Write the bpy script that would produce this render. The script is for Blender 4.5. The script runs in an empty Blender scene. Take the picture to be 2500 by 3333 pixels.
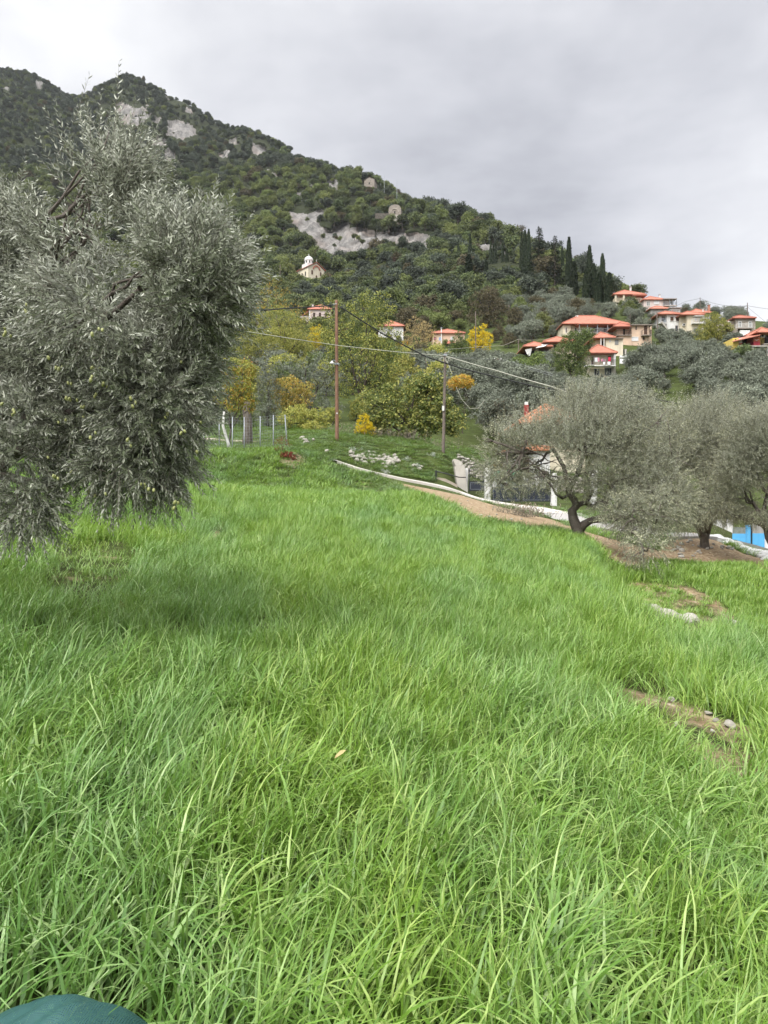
import bpy, math, random
import numpy as np
from math import radians, sin, cos, pi

# ------------------------------------------------------------------ camera, sky, sun, exposure
SC = bpy.context.scene
COL = SC.collection
F = 2311.0                       # focal length in photo pixels (photo 2500 x 3333)
CX, CY = 1250.0, 1666.5
cam_d = bpy.data.cameras.new("camera")
cam_d.sensor_fit = 'VERTICAL'
cam_d.sensor_height = 24.0
cam_d.lens = 24.0 * F / 3333.0
cam_d.clip_start = 0.05
cam_d.clip_end = 8000
cam = bpy.data.objects.new("camera", cam_d)
cam.rotation_euler = (radians(90), 0, 0)
COL.objects.link(cam)
SC.camera = cam

SUN_EL, SUN_AZ = radians(46), radians(212)      # azimuth clockwise from +y (view direction)
sun_d = bpy.data.lights.new("sun", 'SUN')
sun_d.energy = 1.5
sun_d.angle = radians(24)
sun_d.color = (1.0, 0.965, 0.90)
sun = bpy.data.objects.new("sun", sun_d)
sun.rotation_euler = (radians(90) - SUN_EL, 0, -SUN_AZ + pi)
COL.objects.link(sun)

world = bpy.data.worlds.new("World")
SC.world = world
world.use_nodes = True
nt = world.node_tree
nt.nodes.clear()


class NB:
    """tiny node-tree builder"""
    def __init__(s, tree): s.t = tree
    def n(s, kind, ins=None, **attrs):
        nd = s.t.nodes.new(kind)
        for k, v in attrs.items(): setattr(nd, k, v)
        for k, v in (ins or {}).items():
            sock = nd.inputs[k]
            if isinstance(v, bpy.types.NodeSocket): s.t.links.new(v, sock)
            else: sock.default_value = v
        return nd
    def math(s, op, a, b=0.0, c=0.0, clamp=False):
        return s.n('ShaderNodeMath', {0: a, 1: b, 2: c}, operation=op, use_clamp=clamp).outputs[0]
    def mix(s, f, a, b, mode='MIX'):
        nd = s.n('ShaderNodeMix', data_type='RGBA', blend_type=mode)
        for i, v in ((0, f), (6, a), (7, b)):
            if isinstance(v, bpy.types.NodeSocket): s.t.links.new(v, nd.inputs[i])
            else: nd.inputs[i].default_value = v if i == 0 else (*v[:3], 1)
        return nd.outputs[2]
    def noise(s, vec, scale, detail=4.0, rough=0.55, dist=0.0):
        return s.n('ShaderNodeTexNoise', {'Vector': vec, 'Scale': scale, 'Detail': detail,
                                          'Roughness': rough, 'Distortion': dist}).outputs['Fac']
    def ramp(s, fac, stops, interp='LINEAR'):
        nd = s.n('ShaderNodeValToRGB', {'Fac': fac})
        cr = nd.color_ramp
        cr.interpolation = interp
        while len(cr.elements) < len(stops): cr.elements.new(0.5)
        for e, (p, c) in zip(cr.elements, stops):
            e.position = p
            e.color = (c, c, c, 1) if not hasattr(c, '__len__') else (*c[:3], 1)
        return nd.outputs['Color']
    def maprange(s, v, a, b, c, d):
        return s.n('ShaderNodeMapRange', {0: v, 1: a, 2: b, 3: c, 4: d}).outputs[0]


def dirv(px, py):
    v = np.array([(px - CX) / F, 1.0, -(py - CY) / F])
    return tuple(v / np.linalg.norm(v))


b = NB(nt)
tc = b.n('ShaderNodeTexCoord').outputs['Generated']
sky = b.n('ShaderNodeTexSky', sky_type='NISHITA', sun_disc=False)
sky.sun_elevation = SUN_EL
sky.sun_rotation = SUN_AZ
sky.altitude = 400
sep = b.n('ShaderNodeSeparateXYZ', {0: tc})
# cloud deck: stretched noise, plus broad bright and dull parts of the overcast
mp = b.n('ShaderNodeMapping', {'Vector': tc, 'Scale': (1.0, 1.0, 2.2)}).outputs[0]
n1 = b.noise(mp, 2.1, 5, 0.55, 0.35)
n2 = b.noise(mp, 6.0, 4, 0.55, 0.2)
cl = b.math('ADD', b.math('MULTIPLY', n1, 0.75), b.math('MULTIPLY', n2, 0.25))
cl = b.math('MULTIPLY', b.math('SUBTRACT', cl, 0.5), 1.0)


def lobe(px, py, k):
    d = b.n('ShaderNodeVectorMath', {0: tc, 1: dirv(px, py)}, operation='DOT_PRODUCT').outputs['Value']
    return b.math('POWER', b.math('MAXIMUM', d, 0.0), k)


br = b.math('ADD', b.math('MULTIPLY', cl, 0.75), 0.435)
br = b.math('ADD', br, b.math('MULTIPLY', lobe(120, 260, 60), 0.17))
br = b.math('ADD', br, b.math('MULTIPLY', lobe(2700, 1010, 90), 0.30))
br = b.math('ADD', br, b.math('MULTIPLY', lobe(2250, 640, 300), 0.06))
br = b.math('SUBTRACT', br, b.math('MULTIPLY', lobe(1900, 800, 60), 0.10))
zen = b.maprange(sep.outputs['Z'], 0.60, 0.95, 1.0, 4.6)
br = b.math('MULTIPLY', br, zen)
sund = (sin(SUN_AZ) * cos(SUN_EL), cos(SUN_AZ) * cos(SUN_EL), sin(SUN_EL))       # unseen bright sky around the hidden sun, added to light the fronts
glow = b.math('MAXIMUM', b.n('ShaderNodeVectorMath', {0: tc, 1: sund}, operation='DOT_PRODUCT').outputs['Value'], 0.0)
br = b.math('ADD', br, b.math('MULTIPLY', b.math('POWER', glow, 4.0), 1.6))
tint = b.ramp(b.math('MULTIPLY', br, 1.6), [(0.0, (0.88, 0.91, 1.05)), (0.6, (0.955, 0.968, 1.045)), (0.95, (0.99, 0.995, 1.015))])
cloud = b.n('ShaderNodeVectorMath', {0: tint, 1: b.n('ShaderNodeCombineXYZ', {0: br, 1: br, 2: br}).outputs[0]},
            operation='MULTIPLY').outputs[0]
cloud10 = b.n('ShaderNodeVectorMath', {0: cloud, 1: (10, 10, 10)}, operation='MULTIPLY').outputs[0]
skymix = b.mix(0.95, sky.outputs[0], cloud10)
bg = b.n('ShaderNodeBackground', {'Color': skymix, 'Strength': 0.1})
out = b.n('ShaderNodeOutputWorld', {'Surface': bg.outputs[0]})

SC.view_settings.view_transform = 'Standard'
SC.view_settings.look = 'None'
SC.view_settings.exposure = 0.8
SC.view_settings.gamma = 1.0
SC.cycles.max_bounces = 6
SC.cycles.diffuse_bounces = 3
SC.cycles.glossy_bounces = 2
SC.cycles.transmission_bounces = 3
SC.cycles.transparent_max_bounces = 8
SC.cycles.use_denoising = True
SC.cycles.denoiser = 'OPENIMAGEDENOISE'
SC.cycles.denoising_input_passes = 'RGB_ALBEDO_NORMAL'
SC.cycles.denoising_prefilter = 'ACCURATE'
SC.cycles.caustics_reflective = False
SC.cycles.caustics_refractive = False

# ------------------------------------------------------------------ helpers: points, noise, terrain
RNG = np.random.default_rng(11)


def at(px, py, d):
    return np.array([(px - CX) / F * d, d, -(py - CY) / F * d])


def vnoise(x, y, seed=0):
    """smooth value noise, numpy arrays"""
    xi, yi = np.floor(x).astype(np.int64), np.floor(y).astype(np.int64)
    fx, fy = x - xi, y - yi
    fx, fy = fx * fx * (3 - 2 * fx), fy * fy * (3 - 2 * fy)
    def h(a, c):
        n = (a * 374761393 + c * 668265263 + seed * 974711) & 0x7fffffff
        n = ((n ^ (n >> 13)) * 1274126177) & 0x7fffffff
        return ((n ^ (n >> 16)) & 0xffff) / 65535.0
    return (h(xi, yi) * (1 - fx) + h(xi + 1, yi) * fx) * (1 - fy) + (h(xi, yi + 1) * (1 - fx) + h(xi + 1, yi + 1) * fx) * fy


def fbm(x, y, seed=0, octv=4):
    s, a = 0.0, 0.5
    for i in range(octv):
        s = s + a * (vnoise(x, y, seed + i) - 0.5)
        x, y, a = x * 2.03, y * 2.03, a * 0.5
    return s


def sstep(a, c, x):
    t = np.clip((x - a) / (c - a), 0, 1)
    return t * t * (3 - 2 * t)


CTRL = []                                         # (photo column, photo row, distance): bare ground
def plane_row(px, d):
    z = -1.5 + 0.0836 * d - 0.1325 * (px - CX) / F * d
    return CY - z / d * F
for _px in (-700, 0, 600, 1250, 1900, 2500, 3200):
    for _d in (0.5, 1, 2, 4, 8, 13, 19):
        CTRL.append((_px, plane_row(_px, _d), _d))
CTRL += [
 (-300, 1600, 24), (300, 1605, 23), (650, 1600, 24), (900, 1597, 22.5), (1250, 1622, 24), (1300, 1596, 30),
 (650, 1590, 29), (850, 1592, 29), (1050, 1592, 30.5), (1150, 1582, 33), (300, 1600, 29), (650, 1560, 30.5), (850, 1560, 30.5),
 (-300, 1480, 37), (200, 1480, 37), (650, 1484, 33.5), (800, 1484, 33.5), (650, 1470, 37.5), (800, 1470, 37.5), (950, 1484, 34.5), (1020, 1486, 36.5),
 (1100, 1502, 38), (1160, 1523, 38), (1250, 1547, 38.5), (1330, 1564, 39), (1420, 1581, 39.5), (1500, 1602, 39.5),
 (1570, 1626, 39), (1700, 1650, 38), (1800, 1674, 36), (1900, 1707, 32), (1990, 1733, 28), (2080, 1752, 26),
 (1430, 1602, 34), (1600, 1665, 29), (1750, 1700, 26), (1530, 1606, 42), (1600, 1626, 41.5), (1800, 1640, 42),
 (1550, 1562, 50), (1700, 1590, 50), (1500, 1532, 51), (1500, 1472, 58), (1500, 1432, 68), (1900, 1600, 52),
 (1096, 1432, 44), (1200, 1500, 41), (1400, 1505, 43.5), (1442, 1464, 46), (1000, 1440, 44), (980, 1404, 51),
 (1200, 1419, 50), (1350, 1440, 49), (1120, 1396, 58), (700, 1458, 41), (700, 1428, 49), (600, 1398, 56), (200, 1440, 48),
 (1870, 1736, 20.5), (2200, 1820, 22), (2450, 1836, 21.5), (2280, 1748, 27), (2180, 1785, 24.5), (2420, 1806, 25), (2450, 1795, 31),
 (2450, 1785, 37), (2800, 1850, 24), (2800, 1780, 38),
 (-300, 1380, 60), (-300, 1250, 100), (-300, 1150, 160), (-300, 1060, 240),
 (600, 1380, 62), (600, 1290, 85), (600, 1200, 120), (600, 1130, 170), (600, 1040, 250),
 (1100, 1330, 76), (1100, 1240, 105), (1100, 1150, 150), (1040, 1068, 210), (1000, 1000, 270), (1020, 915, 330),
 (1500, 1300, 92), (1500, 1220, 118), (1460, 1122, 165), (1450, 1050, 205), (1400, 990, 250), (1270, 1116, 190),
 (1740, 1500, 60), (1800, 1400, 76), (1800, 1300, 96), (1800, 1220, 118), (1790, 1168, 135), (1800, 1100, 160), (1800, 1010, 200),
 (2150, 1600, 45), (2150, 1490, 62), (2150, 1400, 80), (2150, 1310, 98), (2150, 1205, 122), (2060, 1130, 145), (1960, 1238, 130),
 (1980, 1140, 141), (1940, 1084, 152), (2180, 1082, 165), (2160, 1028, 186), (2050, 998, 202), (2060, 985, 222), (2270, 1082, 165),
 (2450, 1640, 43), (2450, 1550, 55), (2450, 1450, 70), (2450, 1350, 88), (2450, 1240, 111), (2450, 1140, 131),
 (2410, 1106, 150), (2420, 1062, 170), (2420, 1045, 200), (2400, 1090, 300),
 (2900, 1500, 60), (2900, 1250, 112), (2900, 1120, 160), (2900, 1110, 250),
 (300, 1000, 300), (300, 900, 360), (300, 700, 480), (300, 560, 620), (300, 430, 720),
 (700, 990, 290), (700, 900, 350), (700, 800, 420), (700, 610, 560), (700, 490, 640),
 (1000, 800, 390), (1000, 710, 440), (1000, 625, 500), (1250, 980, 270), (1250, 890, 330), (1250, 810, 370), (1285, 716, 398),
 (1550, 960, 240), (1550, 860, 300), (1550, 800, 335), (1850, 985, 205), (1850, 945, 225),
 (-300, 1000, 300), (-300, 700, 480), (-300, 450, 700),
]
RIDGE = [(-700, 330, 820), (-400, 265, 850), (0, 247, 850), (150, 290, 850), (250, 340, 850), (330, 308, 800), (420, 283, 780),
         (520, 328, 760), (600, 352, 740), (700, 404, 700), (800, 452, 660), (900, 494, 620), (1000, 538, 580), (1100, 590, 540),
         (1200, 618, 478), (1300, 680, 450), (1400, 700, 420), (1500, 735, 390), (1600, 775, 350), (1700, 815, 310),
         (1800, 865, 280), (1900, 915, 255), (1990, 955, 245)]
for _px, _py, _d in RIDGE:
    CTRL.append((_px, _py, _d))
    CTRL.append((_px, _py + 50, _d * 1.25))
    CTRL.append((_px, _py + (1560 - _py) * 0.45, _d * 2.2))
    CTRL.append((_px, 1600, _d * 5))
CTRL += [(2400, 1400, 900), (3200, 1400, 900), (2400, 1600, 3000), (3200, 1600, 3000), (3200, 1250, 300)]
_C = np.array(CTRL, float)


def _feat(px, d): return np.stack([px / 260.0, np.log(d) * 3.4], -1)


_X = _feat(_C[:, 0], _C[:, 2])
_S = 1.5 / _C[:, 2] - (_C[:, 1] - CY) / F
def _kern(r2): return 0.5 * r2 * np.log(r2 + 1e-9)
_n = len(_X)
_A = np.zeros((_n + 3, _n + 3))
_A[:_n, :_n] = _kern(((_X[:, None] - _X[None]) ** 2).sum(-1)) + np.eye(_n) * 0.02
_A[:_n, _n] = _A[_n, :_n] = 1
_A[:_n, _n + 1:] = _X
_A[_n + 1:, :_n] = _X.T
_W = np.linalg.solve(_A, np.concatenate([_S, np.zeros(3)]))


def slope_at(px, d):
    X = _feat(px, d)
    o = np.empty(len(X))
    for i in range(0, len(X), 20000):
        x = X[i:i + 20000]
        o[i:i + 20000] = _kern(((x[:, None] - _X[None]) ** 2).sum(-1)) @ _W[:_n] + _W[_n] + x @ _W[_n + 1:]
    return o


_EDGE_Y = [0, 7, 8.3, 8.9, 9.6, 13, 16, 20, 24, 26]
_EDGE_X = [14, 10, 6.2, 4.6, 3.6, 4.0, 4.8, 6.4, 9, 14]


def ground_z(x, y, rough=True):
    x, y = np.atleast_1d(np.asarray(x, float)), np.atleast_1d(np.asarray(y, float))
    r = np.hypot(x, y)
    th = np.arctan2(x, y)
    tcl = np.clip(th, -0.70, 0.70)
    d = np.maximum(r * np.cos(tcl), 0.5)
    px = np.tan(tcl) * F + CX
    z = slope_at(px, d) * d - 1.5
    near = plane = -1.5 + 0.0836 * y - 0.1325 * x
    wn = sstep(14, 21, d)
    z = near * (1 - wn) + z * wn
    z -= 0.18 * (1 - sstep(20, 27, d))                                     # grass stands this deep
    # the terrace step down to the lower field on the right
    z -= 0.8 * sstep(-0.35, 0.35, x - np.interp(y, _EDGE_Y, _EDGE_X)) * (1 - sstep(13, 20, d))
    if rough:
        z += fbm(x * 0.9, y * 0.9, 3) * 0.10 * (1 - sstep(25, 40, d))
        z += fbm(x * 0.25, y * 0.25, 5) * 0.5 * sstep(40, 80, d)
        z += fbm(x / 55, y / 55, 8, 5) * 26 * sstep(260, 420, d) * (1 - sstep(1200, 2000, d))
        z += fbm(x / 9, y / 9, 9, 3) * 4.0 * sstep(260, 420, d) * (1 - sstep(1200, 2000, d))
    w = 1 - sstep(0.95, 1.4, np.abs(th))
    return z * w + (-1.7) * (1 - w)


def gz(x, y): return float(ground_z(x, y)[0])
def gp(px, d):
    x = (px - CX) / F * d
    return np.array([x, d, gz(x, d)])


def rows_of(x, y, z): return (x / y) * F + CX, CY - z / y * F


def in_poly(px, py, poly):
    poly = np.asarray(poly, float)
    c = np.zeros(len(px), bool)
    j = len(poly) - 1
    for i in range(len(poly)):
        xi, yi, xj, yj = *poly[i], *poly[j]
        m = ((yi > py) != (yj > py)) & (px < (xj - xi) * (py - yi) / (yj - yi + 1e-12) + xi)
        c ^= m
        j = i
    return c


# ------------------------------------------------------------------ helpers: meshes and objects
class MB:
    """collects vertices and faces, links them as ONE mesh object"""
    def __init__(s): s.v, s.f, s.m, s.k = [], [], [], 0
    def add(s, V, Fc, mi=0):
        V = np.asarray(V, float).reshape(-1, 3)
        if isinstance(Fc, np.ndarray): Fc = [Fc]
        else:
            by = {}
            for q in Fc: by.setdefault(len(q), []).append(q)
            Fc = [np.array(q) for q in by.values()]
        for q in Fc:
            s.f.append(q + s.k)
            s.m.append(np.full(len(q), mi))
        s.v.append(V)
        s.k += len(V)
        return s
    def box(s, x0, x1, y0, y1, z0, z1, mi=0):
        V = [(x, y, z) for z in (z0, z1) for y in (y0, y1) for x in (x0, x1)]
        return s.add(V, [(0, 2, 3, 1), (4, 5, 7, 6), (0, 1, 5, 4), (2, 6, 7, 3), (0, 4, 6, 2), (1, 3, 7, 5)], mi)
    def tube(s, P, R, n=8, cap=True, mi=0, wob=0.0, rng=None):
        P = np.asarray(P, float)
        R = np.broadcast_to(np.asarray(R, float), (len(P),))
        T = np.gradient(P, axis=0)
        T /= np.linalg.norm(T, axis=1)[:, None] + 1e-12
        up = np.array([0, 0, 1.0]) if abs(T[0][2]) < 0.9 else np.array([1.0, 0, 0])
        V, u = [], None
        for i in range(len(P)):
            if u is None: u = np.cross(T[i], up)
            u = u - T[i] * (u @ T[i])
            u /= np.linalg.norm(u) + 1e-12
            w = np.cross(T[i], u)
            for k in range(n):
                a = 2 * pi * k / n
                rr = R[i] * (1 + (wob * (rng.random() - 0.5) if rng is not None else 0))
                V.append(P[i] + rr * (cos(a) * u + sin(a) * w))
        Fc = [(i * n + k, i * n + (k + 1) % n, (i + 1) * n + (k + 1) % n, (i + 1) * n + k)
              for i in range(len(P) - 1) for k in range(n)]
        if cap:
            Fc += [tuple(range(n))[::-1], tuple((len(P) - 1) * n + k for k in range(n))]
        return s.add(V, Fc, mi)
    def lathe(s, prof, n=16, c=(0, 0, 0), mi=0):
        V = [(c[0] + r * cos(2 * pi * k / n), c[1] + r * sin(2 * pi * k / n), c[2] + z) for r, z in prof for k in range(n)]
        Fc = [(i * n + k, i * n + (k + 1) % n, (i + 1) * n + (k + 1) % n, (i + 1) * n + k)
              for i in range(len(prof) - 1) for k in range(n)]
        return s.add(V, Fc, mi)
    def mesh(s, name, mats, smooth=False):
        V = np.concatenate(s.v)
        me = bpy.data.meshes.new(name)
        me.vertices.add(len(V))
        me.vertices.foreach_set("co", V.astype(np.float32).ravel())
        tot = np.concatenate([np.full(len(q), q.shape[1]) for q in s.f])
        loops = np.concatenate([q.ravel() for q in s.f])
        me.loops.add(len(loops))
        me.loops.foreach_set("vertex_index", loops.astype(np.int32))
        me.polygons.add(len(tot))
        st = np.concatenate([[0], np.cumsum(tot)[:-1]])
        me.polygons.foreach_set("loop_start", st.astype(np.int32))
        for m in (mats if isinstance(mats, (list, tuple)) else [mats]): me.materials.append(m)
        me.polygons.foreach_set("material_index", np.concatenate(s.m).astype(np.int32))
        me.update(calc_edges=True)
        me.validate()
        me.polygons.foreach_set("use_smooth", np.full(len(me.polygons), smooth))
        return me
    def build(s, name, mats, parent=None, smooth=False):
        return link(name, s.mesh(name, mats, smooth), parent)


def link(name, data, parent=None):
    o = bpy.data.objects.new(name, data)
    COL.objects.link(o)
    if parent is not None: o.parent = parent
    return o


def tag(o, label=None, cat=None, group=None, kind=None):
    for k, v in (('label', label), ('category', cat), ('group', group), ('kind', kind)):
        if v: o[k] = v
    return o


def thing(name, label, cat, loc=(0, 0, 0), rz=0.0, group=None):
    o = bpy.data.objects.new(name, None)
    o.empty_display_size = 0.2
    COL.objects.link(o)
    o.location = loc
    o.rotation_euler = (0, 0, rz)
    return tag(o, label, cat, group)


def dup(root, loc, rz=0.0, scale=1.0, label=None, group=None):
    def cp(o, parent):
        c = o.copy()
        COL.objects.link(c)
        c.parent = parent
        for ch in o.children: cp(ch, c)
        return c
    r = cp(root, None)
    r.location = loc
    r.rotation_euler = (0, 0, rz)
    r.scale = (scale,) * 3 if not hasattr(scale, '__len__') else scale
    if label: r['label'] = label
    if group: r['group'] = group
    return r


# ------------------------------------------------------------------ materials
def new_mat(name):
    m = bpy.data.materials.new(name)
    m.use_nodes = True
    m.node_tree.nodes.clear()
    return m, NB(m.node_tree)


def finish(b, shader):
    b.n('ShaderNodeOutputMaterial', {'Surface': shader})


def plain(name, c1, c2=None, scale=3.0, rough=0.8, bump=0.0, bscale=None, metal=0.0, spec=0.3, space='Object', stain=None):
    m, b = new_mat(name)
    vec = b.n('ShaderNodeTexCoord').outputs['Object'] if space == 'Object' else b.n('ShaderNodeNewGeometry').outputs['Position']
    c2 = c2 or tuple(v * 0.75 for v in c1)
    f = b.ramp(b.noise(vec, scale, 6, 0.62, 0.3), [(0.3, 0.0), (0.7, 1.0)])
    col = b.mix(f, c1, c2)
    if stain:
        sv = b.n('ShaderNodeMapping', {'Vector': vec, 'Scale': (1.0, 1.0, 0.12)}).outputs[0]
        g = b.ramp(b.noise(sv, stain[1], 5, 0.6), [(0.45, 0.0), (0.72, 1.0)])
        col = b.mix(b.math('MULTIPLY', g, stain[2]), col, stain[0])
    ins = {'Base Color': col, 'Roughness': rough, 'Metallic': metal, 'Specular IOR Level': spec}
    if bump:
        h = b.noise(vec, bscale or scale * 4, 6, 0.6)
        ins['Normal'] = b.n('ShaderNodeBump', {'Height': h, 'Strength': bump, 'Distance': 0.05}).outputs[0]
    finish(b, b.n('ShaderNodeBsdfPrincipled', ins).outputs[0])
    return m


def leaf_mat(name, cols, back=None, trans=0.25, rough=0.5, spec=0.35, objvar=0.35, tcol=None):
    """leaf colours differ leaf by leaf and tree by tree"""
    m, b = new_mat(name)
    geo = b.n('ShaderNodeNewGeometry')
    n = len(cols)
    col = b.ramp(geo.outputs['Random Per Island'], [((i + 0.5) / n, c) for i, c in enumerate(cols)])
    orr = b.n('ShaderNodeObjectInfo').outputs['Random']
    k = b.maprange(orr, 0, 1, 1 - objvar, 1 + objvar)
    hsv = b.n('ShaderNodeHueSaturation', {'Hue': b.maprange(b.math('FRACT', b.math('MULTIPLY', orr, 7.31)), 0, 1, 0.5 - 0.03 * objvar, 0.5 + 0.03 * objvar),
                                          'Saturation': 1.0, 'Value': k, 'Color': col})
    col = hsv.outputs[0]
    if back: col = b.mix(geo.outputs['Backfacing'], col, back)
    pr = b.n('ShaderNodeBsdfPrincipled', {'Base Color': col, 'Roughness': rough, 'Specular IOR Level': spec}).outputs[0]
    tcl = b.mix(0.5, col, tcol) if tcol else col
    tr = b.n('ShaderNodeBsdfTranslucent', {'Color': tcl}).outputs[0]
    finish(b, b.n('ShaderNodeMixShader', {0: trans, 1: pr, 2: tr}).outputs[0])
    return m


def grass_mat(name="grass", low=False, dim=1.0):
    m, b = new_mat(name)
    geo = b.n('ShaderNodeNewGeometry')
    pos = geo.outputs['Position']
    # broad drifts of yellow-green and blue-green crop, streaked along the sowing direction
    mp = b.n('ShaderNodeMapping', {'Vector': pos, 'Scale': (0.55, 0.22, 0.0), 'Rotation': (0, 0, radians(24))}).outputs[0]
    n = b.noise(mp, 1.0, 4, 0.6, 0.6)
    drift = b.ramp(n, [(0.42, 0.0), (0.66, 0.85)])
    rnd = geo.outputs['Random Per Island']
    yel = b.ramp(rnd, [(0.0, (0.112, 0.212, 0.024)), (0.5, (0.190, 0.322, 0.044)), (0.96, (0.36, 0.46, 0.12)), (1.0, (0.44, 0.44, 0.2))])
    blu = b.ramp(rnd, [(0.0, (0.078, 0.182, 0.042)), (0.5, (0.142, 0.280, 0.078)), (0.96, (0.31, 0.43, 0.21)), (1.0, (0.40, 0.44, 0.22))])
    col = b.mix(b.math('MULTIPLY', drift, 0.25) if low else drift, yel, blu)
    if dim < 1: col = b.n('ShaderNodeHueSaturation', {'Hue': 0.505, 'Saturation': 0.9, 'Value': b.maprange(b.noise(pos, 0.7, 4, 0.65), 0.3, 0.7, dim * 0.72, dim * 1.15), 'Color': col}).outputs[0]
    pr = b.n('ShaderNodeBsdfPrincipled', {'Base Color': col, 'Roughness': 0.38, 'Specular IOR Level': 0.5}).outputs[0]
    tr = b.n('ShaderNodeBsdfTranslucent', {'Color': b.mix(0.35, col, (0.40, 0.58, 0.07))}).outputs[0]
    finish(b, b.n('ShaderNodeMixShader', {0: 0.24, 1: pr, 2: tr}).outputs[0])
    return m


def ground_mat():
    m, b = new_mat("field_ground")
    pos = b.n('ShaderNodeNewGeometry').outputs['Position']
    soil = b.n('ShaderNodeAttribute', attribute_name='soil').outputs['Fac']
    g = b.mix(b.ramp(b.noise(pos, 0.8, 6, 0.6), [(0.35, 0.0), (0.65, 1.0)]), (0.040, 0.052, 0.016), (0.066, 0.092, 0.024))
    g = b.mix(b.ramp(b.noise(pos, 9.0, 4, 0.6), [(0.5, 0.0), (0.75, 0.6)]), g, (0.10, 0.075, 0.04))
    e = b.mix(b.ramp(b.noise(pos, 1.1, 6, 0.65), [(0.3, 0.0), (0.7, 1.0)]), (0.34, 0.25, 0.15), (0.46, 0.375, 0.25))
    e = b.mix(b.ramp(b.noise(pos, 7.0, 5, 0.7), [(0.42, 0.75), (0.62, 0.0)]), e, (0.20, 0.125, 0.072))
    vor = b.n('ShaderNodeTexVoronoi', {'Vector': pos, 'Scale': 5.0, 'Randomness': 1.0})
    e = b.mix(b.ramp(vor.outputs['Distance'], [(0.14, 0.8), (0.25, 0.0)]), e, (0.60, 0.50, 0.38))
    edge = b.math('ADD', soil, b.math('MULTIPLY', b.math('SUBTRACT', b.noise(pos, 1.6, 5, 0.7), 0.5), 0.9))
    f = b.ramp(edge, [(0.42, 0.0), (0.6, 1.0)])
    col = b.mix(f, g, e)
    h = b.math('ADD', b.noise(pos, 5.0, 8, 0.7), b.math('MULTIPLY', b.ramp(vor.outputs['Distance'], [(0.1, 1.0), (0.3, 0.0)]), 0.5))
    bmp = b.n('ShaderNodeBump', {'Height': h, 'Strength': 0.9, 'Distance': 0.12}).outputs[0]
    finish(b, b.n('ShaderNodeBsdfPrincipled', {'Base Color': col, 'Roughness': 0.95, 'Specular IOR Level': 0.1, 'Normal': bmp}).outputs[0])
    return m


def mountain_mat():
    m, b = new_mat("mountain")
    pos = b.n('ShaderNodeNewGeometry').outputs['Position']
    rock = b.n('ShaderNodeAttribute', attribute_name='rock').outputs['Fac']
    g = b.mix(b.noise(pos, 0.08, 6, 0.6), (0.022, 0.027, 0.014), (0.042, 0.048, 0.024))
    st = b.n('ShaderNodeMapping', {'Vector': pos, 'Scale': (0.35, 0.35, 0.06)}).outputs[0]
    r = b.mix(b.ramp(b.noise(st, 1.0, 8, 0.72, 0.6), [(0.34, 0.0), (0.66, 1.0)]), (0.13, 0.125, 0.12), (0.31, 0.29, 0.27))
    r = b.mix(b.ramp(b.noise(pos, 0.05, 3, 0.5), [(0.5, 0.0), (0.75, 0.55)]), r, (0.26, 0.19, 0.155))
    r = b.mix(b.ramp(b.noise(pos, 0.28, 7, 0.75), [(0.55, 0.0), (0.68, 0.8)]), r, (0.09, 0.09, 0.075))
    big = b.n('ShaderNodeMapping', {'Vector': pos, 'Scale': (0.10, 0.10, 0.035)}).outputs[0]
    r = b.mix(b.ramp(b.noise(big, 1.0, 6, 0.7, 0.8), [(0.48, 0.0), (0.62, 0.75)]), r, (0.085, 0.085, 0.08))
    edge = b.math('ADD', rock, b.math('MULTIPLY', b.math('SUBTRACT', b.noise(pos, 0.22, 6, 0.7), 0.5), 0.8))
    col = b.mix(b.ramp(edge, [(0.42, 0.0), (0.55, 1.0)]), g, r)
    h = b.noise(st, 2.0, 9, 0.75, 0.4)
    bmp = b.n('ShaderNodeBump', {'Height': h, 'Strength': 0.6, 'Distance': 1.6}).outputs[0]
    finish(b, b.n('ShaderNodeBsdfPrincipled', {'Base Color': col, 'Roughness': 0.95, 'Specular IOR Level': 0.1, 'Normal': bmp}).outputs[0])
    return m


def roof_mat(name, c1, c2, pitch=0.22):
    m, b = new_mat(name)
    uv = b.n('ShaderNodeUVMap').outputs[0]
    sx = b.n('ShaderNodeSeparateXYZ', {0: uv})
    wave = b.math('SINE', b.math('MULTIPLY', sx.outputs[0], 2 * pi / pitch))
    row = b.math('FRACT', b.math('MULTIPLY', sx.outputs[1], 1 / 0.36))
    obj = b.n('ShaderNodeTexCoord').outputs['Object']
    col = b.mix(b.ramp(b.noise(obj, 1.2, 6, 0.65), [(0.3, 0.0), (0.7, 1.0)]), c1, c2)
    col = b.mix(b.ramp(b.noise(obj, 6.0, 4, 0.7), [(0.6, 0.0), (0.72, 0.5)]), col, tuple(v * 0.45 for v in c1))
    h = b.math('ADD', b.math('MULTIPLY', wave, 0.5), b.math('MULTIPLY', row, -0.35))
    bmp = b.n('ShaderNodeBump', {'Height': h, 'Strength': 0.7, 'Distance': 0.06}).outputs[0]
    finish(b, b.n('ShaderNodeBsdfPrincipled', {'Base Color': col, 'Roughness': 0.85, 'Specular IOR Level': 0.2, 'Normal': bmp}).outputs[0])
    return m


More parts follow.
